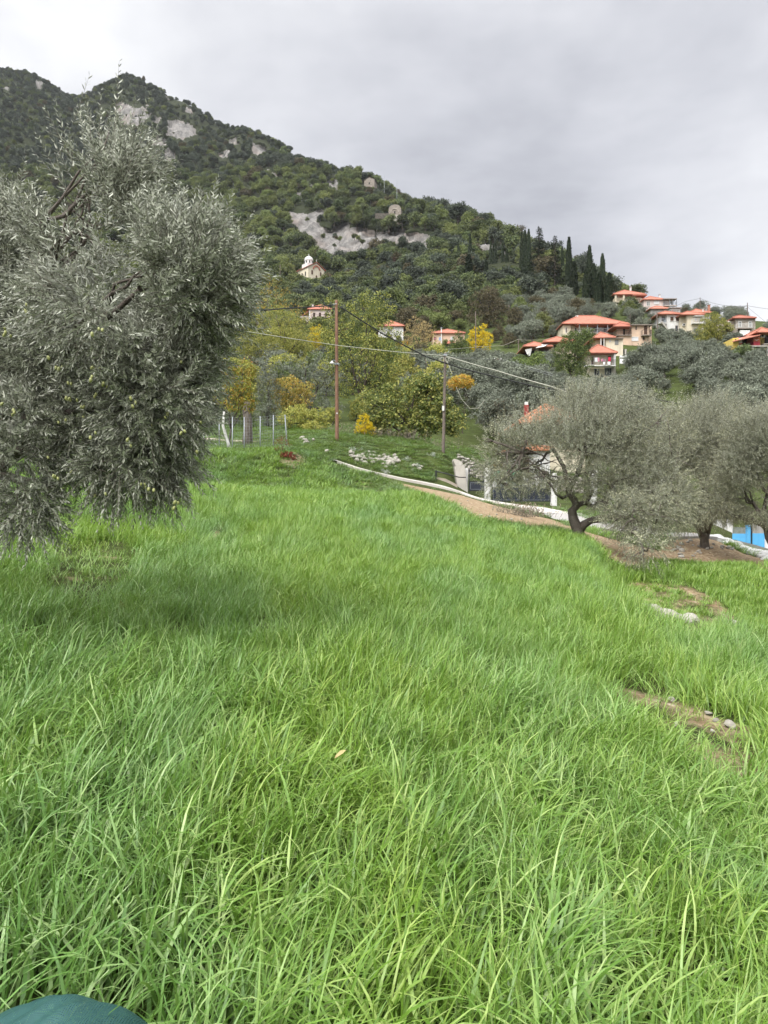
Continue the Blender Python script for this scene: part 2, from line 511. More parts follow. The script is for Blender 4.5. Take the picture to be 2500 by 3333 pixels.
def stone_mat(name, c1, c2, mortar, scale=1.6):
    m, b = new_mat(name)
    obj = b.n('ShaderNodeTexCoord').outputs['Object']
    warp = b.n('ShaderNodeVectorMath', {0: obj, 1: b.n('ShaderNodeTexNoise', {'Vector': obj, 'Scale': 2.0}).outputs['Color']}, operation='ADD').outputs[0]
    sc = b.n('ShaderNodeMapping', {'Vector': warp, 'Scale': (1, 1, 1.6)}).outputs[0]
    v1 = b.n('ShaderNodeTexVoronoi', {'Vector': sc, 'Scale': scale})
    v2 = b.n('ShaderNodeTexVoronoi', {'Vector': sc, 'Scale': scale}, feature='DISTANCE_TO_EDGE')
    rc = b.n('ShaderNodeSeparateColor', {0: v1.outputs['Color']}).outputs[0]
    col = b.mix(rc, c1, c2)
    col = b.mix(b.ramp(b.noise(obj, 9, 5, 0.7), [(0.45, 0.0), (0.75, 0.6)]), col, tuple(v * 0.5 for v in c1))
    e = b.ramp(v2.outputs['Distance'], [(0.02, 1.0), (0.08, 0.0)])
    col = b.mix(e, col, mortar)
    bmp = b.n('ShaderNodeBump', {'Height': b.ramp(v2.outputs['Distance'], [(0.0, 0.0), (0.15, 1.0)]), 'Strength': 0.8, 'Distance': 0.06}).outputs[0]
    finish(b, b.n('ShaderNodeBsdfPrincipled', {'Base Color': col, 'Roughness': 0.92, 'Specular IOR Level': 0.15, 'Normal': bmp}).outputs[0])
    return m


def glass_mat():
    return plain("window_glass", (0.03, 0.035, 0.04), (0.07, 0.08, 0.09), 1.5, 0.12, spec=0.6)


M = dict(
    ground=ground_mat(), mountain=mountain_mat(), grass=grass_mat(), grass_low=grass_mat('low_field_grass', True), grass_bank=grass_mat('bank_grass', False, 0.68),
    bark=plain("olive_bark", (0.085, 0.066, 0.052), (0.17, 0.15, 0.13), 6, 0.95, 1.0, 22, space='World'),
    bark2=plain("bark", (0.10, 0.08, 0.065), (0.055, 0.045, 0.04), 5, 0.95, 0.8, 14),
    twig=plain("twig", (0.20, 0.185, 0.145), (0.11, 0.095, 0.075), 8, 0.9),
    whitewash=plain("limewash", (0.72, 0.72, 0.70), (0.5, 0.47, 0.42), 5, 0.95, 0.5),
    olive_near=leaf_mat("olive_leaf", [(0.127, 0.139, 0.100), (0.224, 0.240, 0.181), (0.352, 0.370, 0.290), (0.561, 0.577, 0.469)], (0.33, 0.342, 0.275), 0.14, 0.42, 0.5, 0.0),
    olive_silver=leaf_mat("silver_olive_leaf", [(0.172, 0.186, 0.109), (0.273, 0.281, 0.173), (0.382, 0.386, 0.246), (0.523, 0.522, 0.346)], (0.31, 0.32, 0.24), 0.14, 0.45, 0.45, 0.08),
    olive_far=leaf_mat("grove_olive_leaf", [(0.125, 0.148, 0.106), (0.178, 0.201, 0.146), (0.231, 0.251, 0.185)], (0.17, 0.18, 0.14), 0.12, 0.55, 0.35, 0.22),
    forest=leaf_mat("oak_leaf", [(0.062, 0.085, 0.039), (0.112, 0.142, 0.056), (0.182, 0.215, 0.087)], None, 0.15, 0.6, 0.25, 0.40),
    forest_light=leaf_mat("light_oak_leaf", [(0.100, 0.126, 0.038), (0.163, 0.196, 0.066), (0.233, 0.263, 0.094)], None, 0.18, 0.6, 0.25, 0.30),
    forest_dark=leaf_mat("holm_oak_leaf", [(0.044, 0.059, 0.040), (0.080, 0.100, 0.066), (0.128, 0.148, 0.102)], None, 0.10, 0.6, 0.3, 0.30),
    cypress=leaf_mat("cypress_leaf", [(0.020, 0.032, 0.018), (0.037, 0.052, 0.028), (0.060, 0.076, 0.040)], None, 0.06, 0.7, 0.2, 0.25),
    yellowgreen=leaf_mat("turning_leaf", [(0.192, 0.227, 0.054), (0.339, 0.351, 0.093), (0.484, 0.449, 0.122)], None, 0.3, 0.55, 0.25, 0.15),
    walnut=leaf_mat("walnut_leaf", [(0.075, 0.103, 0.034), (0.135, 0.174, 0.048), (0.266, 0.294, 0.076), (0.471, 0.449, 0.114)], None, 0.28, 0.55, 0.3, 0.1),
    fig=leaf_mat("fig_leaf", [(0.081, 0.118, 0.032), (0.138, 0.176, 0.045), (0.211, 0.235, 0.063), (0.356, 0.347, 0.096)], None, 0.3, 0.5, 0.35, 0.1),
    yellow=leaf_mat("yellow_leaf", [(0.50, 0.36, 0.01), (0.66, 0.50, 0.015), (0.78, 0.62, 0.03)], None, 0.3, 0.5, 0.3, 0.05),
    orange=leaf_mat("orange_leaf", [(0.291, 0.251, 0.039), (0.555, 0.370, 0.046), (0.727, 0.356, 0.066), (0.476, 0.476, 0.118)], None, 0.28, 0.55, 0.3, 0.1),
    paleyellow=leaf_mat("pale_yellow_leaf", [(0.20, 0.21, 0.05), (0.36, 0.32, 0.08), (0.50, 0.42, 0.12), (0.52, 0.31, 0.07)], None, 0.28, 0.55, 0.3, 0.1),
    persimmon=leaf_mat("persimmon_leaf", [(0.180, 0.204, 0.024), (0.324, 0.228, 0.036), (0.396, 0.204, 0.036), (0.360, 0.384, 0.060)], None, 0.28, 0.45, 0.4, 0.1),
    beige=leaf_mat("dry_leaf", [(0.299, 0.239, 0.135), (0.478, 0.374, 0.194), (0.628, 0.478, 0.209)], None, 0.2, 0.7, 0.2, 0.1),
    reddry=leaf_mat("red_leaf", [(0.09, 0.018, 0.014), (0.17, 0.035, 0.024), (0.24, 0.07, 0.04)], None, 0.2, 0.6, 0.2, 0.1),
    darkred=leaf_mat("dry_conifer_leaf", [(0.055, 0.020, 0.020), (0.10, 0.035, 0.034), (0.15, 0.06, 0.055)], None, 0.1, 0.7, 0.2, 0.1),
    brown=leaf_mat("brown_leaf", [(0.077, 0.070, 0.039), (0.119, 0.105, 0.056), (0.168, 0.140, 0.084)], None, 0.12, 0.7, 0.2, 0.1),
    shrub=leaf_mat("shrub_leaf", [(0.068, 0.101, 0.034), (0.128, 0.173, 0.050), (0.223, 0.269, 0.073)], None, 0.2, 0.55, 0.3, 0.2),
    dryweed=leaf_mat("dry_weed", [(0.22, 0.185, 0.13), (0.34, 0.29, 0.21), (0.42, 0.37, 0.29)], None, 0.15, 0.8, 0.15, 0.1),
    silverherb=leaf_mat("silver_herb", [(0.36, 0.40, 0.33), (0.5, 0.54, 0.47)], None, 0.15, 0.7, 0.2, 0.1),
    pole=plain("pole_wood", (0.185, 0.098, 0.062), (0.26, 0.15, 0.10), 5, 0.85, 0.5, 20, stain=((0.10, 0.06, 0.045), 9, 0.7)),
    pole_grey=plain("weathered_pole", (0.13, 0.105, 0.088), (0.20, 0.165, 0.14), 5, 0.9, 0.5, 20, stain=((0.06, 0.05, 0.045), 9, 0.7)),
    metal=plain("galvanised_steel", (0.34, 0.36, 0.38), (0.24, 0.26, 0.28), 8, 0.5, metal=0.3),
    black=plain("black_iron", (0.012, 0.013, 0.016), (0.02, 0.022, 0.026), 8, 0.4, spec=0.4),
    panel=plain("dark_panel", (0.016, 0.02, 0.032), (0.025, 0.03, 0.045), 4, 0.35, spec=0.4),
    cable_w=plain("pale_cable", (0.48, 0.47, 0.39), None, 3, 0.6),
    cable_b=plain("black_cable", (0.02, 0.02, 0.02), None, 3, 0.6),
    cable_g=plain("grey_wire", (0.22, 0.23, 0.23), None, 3, 0.6),
    white=plain("white_render", (0.74, 0.73, 0.71), (0.60, 0.59, 0.57), 1.6, 0.9, 0.15, 20, stain=((0.34, 0.32, 0.29), 1.5, 0.45)),
    cream=plain("cream_render", (0.70, 0.63, 0.49), (0.61, 0.54, 0.41), 1.4, 0.9, 0.15, 20, stain=((0.34, 0.29, 0.22), 1.5, 0.4)),
    pink=plain("pink_render", (0.64, 0.54, 0.50), (0.54, 0.45, 0.42), 1.4, 0.9, 0.15, 20, stain=((0.30, 0.25, 0.22), 1.5, 0.45)),
    peach=plain("peach_render", (0.66, 0.48, 0.35), (0.58, 0.43, 0.32), 1.4, 0.9, 0.15, 20, stain=((0.34, 0.25, 0.18), 1.5, 0.4)),
    yellowwall=plain("yellow_render", (0.72, 0.55, 0.13), (0.62, 0.46, 0.12), 1.4, 0.9, 0.15, 20, stain=((0.36, 0.27, 0.12), 1.5, 0.35)),
    redwall=plain("red_render", (0.36, 0.045, 0.06), (0.28, 0.04, 0.05), 1.4, 0.9, 0.15, 20),
    rust=plain("rust_red_render", (0.42, 0.12, 0.055), (0.34, 0.10, 0.05), 1.4, 0.9),
    grey=plain("grey_render", (0.36, 0.35, 0.33), (0.28, 0.27, 0.255), 1.4, 0.9, 0.3, 12, stain=((0.15, 0.14, 0.13), 1.5, 0.5)),
    concrete=plain("concrete", (0.50, 0.47, 0.42), (0.38, 0.35, 0.31), 1.3, 0.92, 0.5, 14, stain=((0.24, 0.21, 0.18), 2.0, 0.5)),
    path=plain("path_concrete", (0.58, 0.54, 0.49), (0.44, 0.40, 0.36), 1.1, 0.92, 0.4, 10, space='World'),
    road=plain("road_surface", (0.30, 0.285, 0.27), (0.38, 0.36, 0.34), 0.9, 0.92, 0.5, 12, space='World'),
    plank=plain("board_marked_concrete", (0.44, 0.38, 0.31), (0.33, 0.28, 0.23), 1.5, 0.9, 0.6, 9),
    roof=roof_mat("terracotta_tiles", (0.50, 0.20, 0.135), (0.34, 0.135, 0.095)),
    roof_near=roof_mat("orange_tiles", (0.54, 0.235, 0.13), (0.46, 0.19, 0.105), 0.30),
    roof_old=roof_mat("old_tiles", (0.42, 0.155, 0.105), (0.33, 0.125, 0.09)),
    slab=plain("roof_slab", (0.30, 0.25, 0.215), (0.22, 0.19, 0.165), 1.5, 0.9),
    stone=stone_mat("rubble_stone", (0.30, 0.25, 0.20), (0.46, 0.41, 0.35), (0.42, 0.38, 0.33), 1.9),
    stone_dark=stone_mat("old_stone", (0.21, 0.18, 0.15), (0.36, 0.31, 0.265), (0.28, 0.25, 0.215), 1.5),
    rubble=plain("limestone", (0.42, 0.395, 0.35), (0.26, 0.235, 0.20), 3.5, 0.95, 0.8, 12, space='World'),
    wood=plain("brown_wood", (0.115, 0.062, 0.038), (0.075, 0.042, 0.027), 4, 0.7),
    greywood=plain("grey_shutter", (0.25, 0.26, 0.25), (0.2, 0.2, 0.2), 4, 0.7),
    whitewood=plain("white_frame", (0.72, 0.71, 0.68), None, 4, 0.6),
    dark=plain("dark_interior", (0.022, 0.02, 0.02), (0.035, 0.03, 0.028), 4, 0.9),
    glass=glass_mat(),
    blue=plain("blue_sheet", (0.10, 0.38, 0.66), (0.085, 0.33, 0.59), 2.0, 0.5, 0.1, 6, stain=((0.07, 0.22, 0.36), 2.5, 0.35)),
    awning=plain("awning_cloth", (0.70, 0.69, 0.66), None, 2, 0.85),
    brick=plain("brick_chimney", (0.46, 0.22, 0.15), (0.36, 0.17, 0.12), 6, 0.9),
    redpaint=plain("red_chimney", (0.28, 0.05, 0.042), (0.22, 0.042, 0.036), 3, 0.7),
    tarp=plain("green_tarpaulin", (0.09, 0.36, 0.20), (0.13, 0.42, 0.26), 1.2, 0.6),
    pinkcloth=plain("pink_cloth", (0.70, 0.30, 0.38), None, 6, 0.9),
    redcloth=plain("red_cloth", (0.62, 0.04, 0.09), None, 6, 0.9),
    whitecloth=plain("white_cloth", (0.74, 0.74, 0.75), None, 6, 0.9),
    mauvecloth=plain("mauve_cloth", (0.36, 0.22, 0.27), None, 6, 0.9),
    bluecloth=plain("blue_plastic", (0.14, 0.26, 0.58), None, 6, 0.6),
    fruit=plain("olive_fruit", (0.24, 0.26, 0.085), (0.32, 0.33, 0.13), 20, 0.4, spec=0.5),
)

# ------------------------------------------------------------------ the ground and the mountain
SOIL = [(1255, 1566), (1330, 1577), (1500, 1612), (1600, 1642), (1700, 1668), (1800, 1692), (1900, 1728), (1980, 1752), (2060, 1772),
        (2140, 1790), (2190, 1745), (2260, 1733), (2330, 1758), (2420, 1802), (2510, 1826), (2510, 1862), (2420, 1850), (2150, 1838),
        (2050, 1850), (1950, 1795), (1872, 1742), (1700, 1722), (1560, 1700), (1430, 1636), (1325, 1598)]
BARE = [([(1980, 2225), (2120, 2255), (2250, 2290), (2420, 2350), (2510, 2410), (2510, 2660), (2420, 2620), (2250, 2530), (2060, 2400)], 0.42, 0.5),
        ([(2030, 1895), (2130, 1890), (2240, 1930), (2390, 1990), (2400, 2050), (2260, 2075), (2100, 2040)], 0.36, 0.5),
        ([(2170, 1895), (2260, 1905), (2390, 1990), (2330, 2000)], 0.35, 0.6),
        ([(190, 1770), (430, 1770), (440, 1900), (300, 1985), (140, 1960)], 0.65, 0.5),
        ([(40, 2060), (140, 2065), (130, 2105), (50, 2100)], 0.15, 0.5),
        ([(745, 1645), (765, 1645), (700, 1780), (665, 1780)], 0.35, 0.6),
        ([(1160, 1560), (1290, 1585), (1260, 1620), (1100, 1600)], 0.45, 0.5),
        ([(900, 1500), (960, 1470), (1000, 1500), (960, 1525)], 0.2, 0.5)]
ROCK_A = (750, 400, 2.212, [
    [(415, 655), (500, 640), (560, 655), (640, 600), (700, 590), (680, 640), (600, 700), (640, 745), (700, 770), (740, 735), (840, 725),
     (850, 760), (960, 750), (1050, 770), (1110, 790), (1225, 765), (1440, 800), (1475, 910), (1400, 905), (1300, 850), (1190, 890),
     (1120, 850), (1040, 880), (960, 920), (850, 950), (700, 975), (590, 905), (540, 820), (480, 750), (425, 690)],
    [(270, 345), (320, 350), (332, 410), (280, 405)], [(665, 405), (775, 412), (780, 485), (725, 470)], [(430, 243), (470, 250), (462, 282), (432, 278)],
    [(0, 105), (60, 110), (95, 185), (20, 150)], [(158, 135), (200, 140), (265, 150), (272, 190), (190, 222), (155, 200)],
    [(708, 535), (738, 540), (728, 585), (708, 580)], [(490, 500), (570, 495), (560, 530), (500, 525)], [(575, 415), (650, 415), (640, 440), (580, 440)]])
ROCK_B = (0, 200, 1.952, [
    [(735, 262), (800, 262), (870, 300), (945, 275), (950, 350), (890, 395), (800, 402), (742, 350)],
    [(1055, 372), (1130, 365), (1240, 415), (1248, 472), (1150, 495), (1060, 442)], [(1050, 210), (1120, 212), (1175, 252), (1055, 238)],
    [(1155, 278), (1225, 288), (1235, 342), (1180, 322)], [(990, 455), (1075, 490), (1055, 545), (940, 520)],
    [(1375, 568), (1455, 568), (1455, 612), (1378, 608)], [(1445, 485), (1535, 498), (1530, 535), (1455, 515)],
    [(1595, 515), (1645, 518), (1645, 602), (1600, 585)], [(740, 235), (780, 238), (776, 262), (742, 258)], [(960, 345), (1020, 350), (1010, 385), (965, 380)],
    [(1040, 560), (1110, 560), (1090, 630), (1030, 610)], [(230, 130), (275, 135), (260, 170), (232, 165)], [(20, 140), (60, 150), (50, 185), (20, 180)]])
ROCK_C = (1300, 650, 2.212, [
    [(575, 212), (700, 238), (695, 258), (580, 240)], [(515, 318), (800, 345), (805, 388), (600, 375), (515, 342)],
    [(0, 212), (220, 243), (255, 350), (200, 365), (150, 292), (0, 282)], [(480, 190), (570, 195), (560, 215), (480, 210)]])
ROCKS = [[(x / k + ox, y / k + oy) for x, y in p] for ox, oy, k, ps in (ROCK_A, ROCK_B, ROCK_C) for p in ps]


def rock_mask(px, py):
    m = np.zeros(len(px), bool)
    for p in ROCKS: m |= in_poly(px, py, p)
    return m


TH = np.concatenate([np.linspace(-pi, -1.3, 14), np.linspace(-1.2, -0.62, 30), np.linspace(-0.6, 0.6, 620), np.linspace(0.62, 1.2, 30), np.linspace(1.3, pi, 14)])


def sheet(rr, name, mat, attr):
    T, R = np.meshgrid(TH, rr)
    x, y = (R * np.sin(T)).ravel(), (R * np.cos(T)).ravel()
    z = ground_z(x, y)
    front = (y > 0.3) & (np.abs(x) < 0.75 * y)
    px, py = np.full(len(x), -9e9), np.full(len(x), -9e9)
    px[front], py[front] = rows_of(x[front], y[front], z[front])
    val = np.zeros(len(x))
    if attr == 'soil':
        val[in_poly(px, py, SOIL) & (y < 45)] = 1.0
        for p, dn, h in BARE: val[in_poly(px, py, p) & (y < 45)] = 0.52 if dn < 0.45 else 0.38
    else:
        wob = 30
        mk = rock_mask(px + wob * fbm(x / 12, z / 12, 1, 5), py + wob * fbm(x / 12, z / 12, 2, 5))
        val[mk & (y > 200)] = 1.0
        # cliffs: broken, hollowed faces
        crag = fbm(x / 15, z / 26, 24, 3) * 20 + fbm(x / 6, z / 11, 21, 4) * 9 + fbm(x / 2.2, z / 5, 22, 3) * 3
        y2 = y + np.where(mk, crag + 3, 0)
        z = np.where(mk, z + fbm(x / 5, y / 5, 23, 3) * 4, z)
        y = y2
    nr, ncol = len(rr), len(TH)
    i = np.arange((nr - 1) * ncol).reshape(nr - 1, ncol)[:, :-1].ravel()
    q = np.stack([i, i + 1, i + ncol + 1, i + ncol], -1)[:, ::-1]
    mb = MB().add(np.stack([x, y, z], -1), q)
    me = mb.mesh(name, mat, True)
    a = me.attributes.new(attr, 'FLOAT', 'POINT')
    a.data.foreach_set('value', val.astype(np.float32))
    return tag(link(name, me), kind='structure')


SPLIT = 255.0
sheet(np.concatenate([np.geomspace(0.3, 14, 90), np.geomspace(14.2, 60, 200), np.geomspace(61, SPLIT, 130)]), "ground", M['ground'], 'soil')
sheet(np.concatenate([np.geomspace(SPLIT, 1000, 330), np.geomspace(1008, 1190, 14)]), "mountain", M['mountain'], 'rock')


def strip(name, pts, mat, thick=0.14, lift=0.05, sub=6):
    """a slab laid along the ground: pts = (photo column, distance, width)"""
    pts = np.array(pts, float)
    t = np.linspace(0, len(pts) - 1, (len(pts) - 1) * sub + 1)
    c = np.array([[np.interp(u, range(len(pts)), pts[:, k]) for k in range(3)] for u in t])
    x, y = (c[:, 0] - CX) / F * c[:, 1], c[:, 1]
    tx, ty = np.gradient(x), np.gradient(y)
    ln = np.hypot(tx, ty)
    nx, ny = -ty / ln, tx / ln
    rows = []
    for k in (-0.5, -0.17, 0.17, 0.5):
        xx, yy = x + nx * c[:, 2] * k, y + ny * c[:, 2] * k
        rows.append(np.stack([xx, yy, ground_z(xx, yy, False)], -1))
    zc = np.mean([r[:, 2] for r in rows], 0)
    for r in rows: r[:, 2] = 0.5 * r[:, 2] + 0.5 * zc + lift
    lo0, lo1 = rows[0] - [0, 0, thick + lift + 0.15], rows[3] - [0, 0, thick + lift + 0.15]
    R = [lo0] + rows + [lo1]
    n = len(x)
    V = np.concatenate(R)
    Fc = [(j * n + i, j * n + i + 1, (j + 1) * n + i + 1, (j + 1) * n + i) for j in range(5) for i in range(n - 1)]
    return tag(MB().add(V, [f[::-1] for f in Fc]).build(name, mat), kind='structure')


strip("path", [(1082, 37.6, .7), (1100, 37.9, .9), (1160, 38.0, 1.0), (1250, 38.6, 1.05), (1330, 39.0, 1.1), (1420, 39.4, 1.2), (1500, 39.4, 1.5), (1575, 39.0, 2.0),
               (1700, 38.0, 2.6), (1800, 36.0, 3.2)], M['path'])
strip("road", [(1790, 36.6, 3.2), (1870, 33.5, 3.4), (1960, 30, 3.6), (2050, 28.3, 3.6), (2150, 28.2, 3.6), (2300, 31, 3.6), (2400, 35, 3.8), (2520, 39, 4), (2800, 44, 4)], M['road'], 0.1, 0.03)

# ------------------------------------------------------------------ grass
PROTO = []


def proto_collection(name, meshes):
    c = bpy.data.collections.new(name)
    for i, me in enumerate(meshes):
        o = bpy.data.objects.new(f"{name}_{i:02d}", me)
        c.objects.link(o)
    PROTO.append(c)
    return c


def tuft(rng, n, rad, h0, h1, w, bend, lean=0.35):
    K = 6
    az = rng.normal(0.2, 1.15, n)
    L = rng.uniform(h0, h1, n)
    bx, by = rng.normal(0, rad, n), rng.normal(0, rad, n)
    th0 = np.abs(rng.normal(0, lean, n))
    bd = bend * (0.2 + 0.8 * rng.random(n))
    wd = w * rng.uniform(0.6, 1.15, n)
    tw = rng.normal(0, 0.7, n)
    p = np.stack([bx, by, np.full(n, -0.02)], -1)
    V = np.empty((n, K + 1, 2, 3))
    for k in range(K + 1):
        t = k / K
        th = th0 + bd * t ** 1.45
        dr = np.stack([np.sin(th) * np.cos(az), np.sin(th) * np.sin(az), np.cos(th)], -1)
        a2 = az + pi / 2 + tw * t * 0.8
        sd = np.stack([np.cos(a2), np.sin(a2), 0 * a2], -1)
        ww = wd * (0.55 + 0.45 * min(1, t * 3)) * (1 - t ** 2.6) + 0.0006
        V[:, k, 0] = p - sd * ww[:, None] / 2
        V[:, k, 1] = p + sd * ww[:, None] / 2
        p = p + dr * (L / K)[:, None]
    base = (np.arange(n) * (K + 1) * 2)[:, None]
    k = np.arange(K)[None] * 2
    q = np.stack([base + k, base + k + 1, base + k + 3, base + k + 2], -1).reshape(-1, 4)
    return MB().add(V.reshape(-1, 3), q)


def scatter_object(name, pts, rot, scl, idx, coll, label_kind='stuff'):
    me = bpy.data.meshes.new(name)
    me.vertices.add(len(pts))
    me.vertices.foreach_set("co", np.asarray(pts, np.float32).ravel())
    for nm, tp, dat, key in (('rot', 'FLOAT_VECTOR', rot, 'vector'), ('scl', 'FLOAT_VECTOR', scl, 'vector'), ('idx', 'INT', idx, 'value')):
        a = me.attributes.new(nm, tp, 'POINT')
        a.data.foreach_set(key, np.asarray(dat, np.int32 if tp == 'INT' else np.float32).ravel())
    o = link(name, me)
    g = bpy.data.node_groups.new(name, 'GeometryNodeTree')
    g.interface.new_socket('Geometry', in_out='INPUT', socket_type='NodeSocketGeometry')
    g.interface.new_socket('Geometry', in_out='OUTPUT', socket_type='NodeSocketGeometry')
    N, Lk = g.nodes, g.links
    gi, go = N.new('NodeGroupInput'), N.new('NodeGroupOutput')
    ci = N.new('GeometryNodeCollectionInfo')
    ci.inputs['Collection'].default_value = coll
    ci.inputs['Separate Children'].default_value = True
    ci.inputs['Reset Children'].default_value = True
    ip = N.new('GeometryNodeInstanceOnPoints')
    def attr(nm, tp):
        a = N.new('GeometryNodeInputNamedAttribute')
        a.data_type = tp
        a.inputs['Name'].default_value = nm
        return a.outputs['Attribute']
    Lk.new(gi.outputs[0], ip.inputs['Points'])
    Lk.new(ci.outputs[0], ip.inputs['Instance'])
    ip.inputs['Pick Instance'].default_value = True
    Lk.new(attr('idx', 'INT'), ip.inputs['Instance Index'])
    er = N.new('FunctionNodeEulerToRotation')
    Lk.new(attr('rot', 'FLOAT_VECTOR'), er.inputs[0])
    Lk.new(er.outputs[0], ip.inputs['Rotation'])
    Lk.new(attr('scl', 'FLOAT_VECTOR'), ip.inputs['Scale'])
    Lk.new(ip.outputs[0], go.inputs[0])
    md = o.modifiers.new("scatter", 'NODES')
    md.node_group = g
    tag(o, kind=label_kind)
    return o


_r = np.random.default_rng(5)
tufts = [tuft(_r, 42, 0.065, 0.20, 0.36, 0.0076, 1.9).mesh("tuft", M['grass']) for _ in range(7)]           # 0-6 tall crop
tufts += [tuft(_r, 38, 0.065, 0.18, 0.32, 0.0064, 1.1, 0.25).mesh("tuft", M['grass']) for _ in range(3)]      # 7-9 upright
tufts += [tuft(_r, 26, 0.07, 0.10, 0.22, 0.006, 0.8, 0.6).mesh("tuft", M['grass']) for _ in range(3)]      # 10-12 short turf
tufts += [tuft(_r, 44, 0.09, 0.19, 0.33, 0.0115, 1.7, 0.4).mesh("tuft", M['grass']) for _ in range(4)]     # 13-16 far, wide blades
tufts += [tuft(_r, 28, 0.068, 0.22, 0.41, 0.0120, 2.5, 0.40).mesh("tuft", M['grass']) for _ in range(6)]   # 17-22 close, broad arching blades
tufts += [tuft(_r, 48, 0.09, 0.19, 0.30, 0.0105, 0.7, 0.25).mesh("tuft", M['grass_low']) for _ in range(3)]  # 23-25 lower field
tufts += [tuft(_r, 44, 0.09, 0.16, 0.32, 0.0115, 1.4, 0.5).mesh("tuft", M['grass_bank']) for _ in range(4)]  # 26-29 rough grass of the banks
grass_coll = proto_collection("tuft", tufts)


def grass_points():
    P, R_, S_, I_ = [], [], [], []
    rng = np.random.default_rng(21)
    def ring(d0, d1, dens, lo, hi, ax=0.64):
        area = ax * 2 * (d1 * d1 - d0 * d0) / 2
        n = int(area * dens)
        y = np.sqrt(rng.uniform(d0 * d0, d1 * d1, n))
        x = rng.uniform(-ax, ax, n) * y
        return x, y
    for d0, d1, dens, bands in ((0.9, 5, 112, 'near'), (5, 10, 62, 'near'), (10, 17, 40, 'near'), (17, 27, 26, 'far'), (27, 42, 12, 'bank'), (42, 62, 7, 'bank')):
        x, y = ring(d0, d1, dens, 0, 0)
        z = ground_z(x, y)
        zt = z + 0.18 * (1 - sstep(20, 27, y))                 # photo rows were read at the blade tops
        px, py = rows_of(x, y, zt)
        px2, py2 = rows_of(x, y, z)
        keep = np.ones(len(x), bool)
        hs = np.ones(len(x))
        keep &= ~in_poly(px2, py2, SOIL)
        for p, dn, h in BARE:
            m = in_poly(px2, py2, p) & (y < 45)
            keep &= ~(m & (rng.random(len(x)) > dn))
            hs[m] *= h
        e = np.interp(y, _EDGE_Y, _EDGE_X)
        low = (x > e + 0.2) & (y < 24)
        hs[low] *= 0.8
        keep &= ~((np.abs(x - NETX) < .27) & (y > NETY - .5) & (y < NETY + .22))
        # leave path and road free
        if d1 > 27:
            for pts in PATHS:
                pc = np.interp(px, pts[:, 0], pts[:, 1], left=-99, right=-99)
                w = np.interp(px, pts[:, 0], pts[:, 2])
                keep &= ~(np.abs(y - pc) < w * 0.62 + 0.1)
                keep &= ~((px > 1235) & (y > pc - w * .5 - 1.3) & (y < pc))
            keep &= ~((px > 1500) & (y > 39) & (y < 52) & (px < 2000))
            keep &= ~((px > 2180) & (y > 26))
            keep &= ~((px > 1410) & (px < 1530) & (y > 39) & (y < 42.2))
        drift = fbm(x * 0.33, y * 0.2, 31, 3)
        hs *= 1.0 + drift * 0.9
        hs *= rng.uniform(0.75, 1.2, len(x))
        if bands == 'near':
            idx = np.where(drift + rng.normal(0, 0.12, len(x)) > -0.04, rng.integers(0, 7, len(x)), rng.integers(7, 10, len(x)))
            if d1 <= 5: idx = np.where(rng.random(len(x)) < .55, rng.integers(17, 23, len(x)), idx)
            elif d1 <= 10: idx = np.where(rng.random(len(x)) < .10, rng.integers(17, 23, len(x)), idx)
            idx = np.where(hs < 0.62, rng.integers(10, 13, len(x)), idx)
            idx = np.where(low, rng.integers(23, 26, len(x)), idx)
            hs = np.where((idx >= 10) & (idx < 13), np.maximum(hs, 0.55) * 1.2, hs)
            sc = np.stack([np.ones_like(hs), np.ones_like(hs), hs], -1)
        elif bands == 'far':
            idx = np.where(rng.random(len(x)) < 0.5, rng.integers(13, 17, len(x)), rng.integers(0, 7, len(x)))
            idx = np.where(low, rng.integers(23, 26, len(x)), idx)
            sc = np.stack([np.full_like(hs, 1.35), np.full_like(hs, 1.35), hs * 0.95], -1)
        else:
            fresh = (y < 37) & (px < 1180) & (rng.random(len(x)) < .75 - (y - 27) * .04)
            idx = np.where(fresh, rng.integers(13, 17, len(x)), rng.integers(26, 30, len(x)))
            sc = np.stack([np.full_like(hs, 1.9), np.full_like(hs, 1.9), hs * 0.85], -1)
            hs2 = np.where(y > 37.5, 0.7, 1.0)
            sc[:, 2] *= hs2
        sc *= rng.uniform(0.85, 1.15, len(x))[:, None]
        rot = np.stack([rng.normal(0, 0.12, len(x)), rng.normal(0.10, 0.12, len(x)), rng.normal(0, 1.2, len(x))], -1)
        P.append(np.stack([x, y, z], -1)[keep]); R_.append(rot[keep]); S_.append(sc[keep]); I_.append(idx[keep])
    return [np.concatenate(a) for a in (P, R_, S_, I_)]


NETX, NETY = at(140, 3300, 1.66)[:2]
PATHS = [np.array([(1082, 37.6, .7), (1100, 37.9, .9), (1160, 38.0, 1.0), (1250, 38.6, 1.05), (1330, 39.0, 1.1), (1420, 39.4, 1.2), (1500, 39.4, 1.5),
                   (1575, 39.0, 2.0), (1700, 38.0, 2.6), (1800, 36.0, 3.2), (1870, 33.5, 3.4), (1960, 30, 3.6), (2050, 28.3, 3.6), (2150, 28.2, 3.6)])]
_gp = grass_points()
scatter_object("grass", *_gp, grass_coll)

# ------------------------------------------------------------------ trees: builders
def unit(v): return v / (np.linalg.norm(v, axis=-1, keepdims=True) + 1e-12)


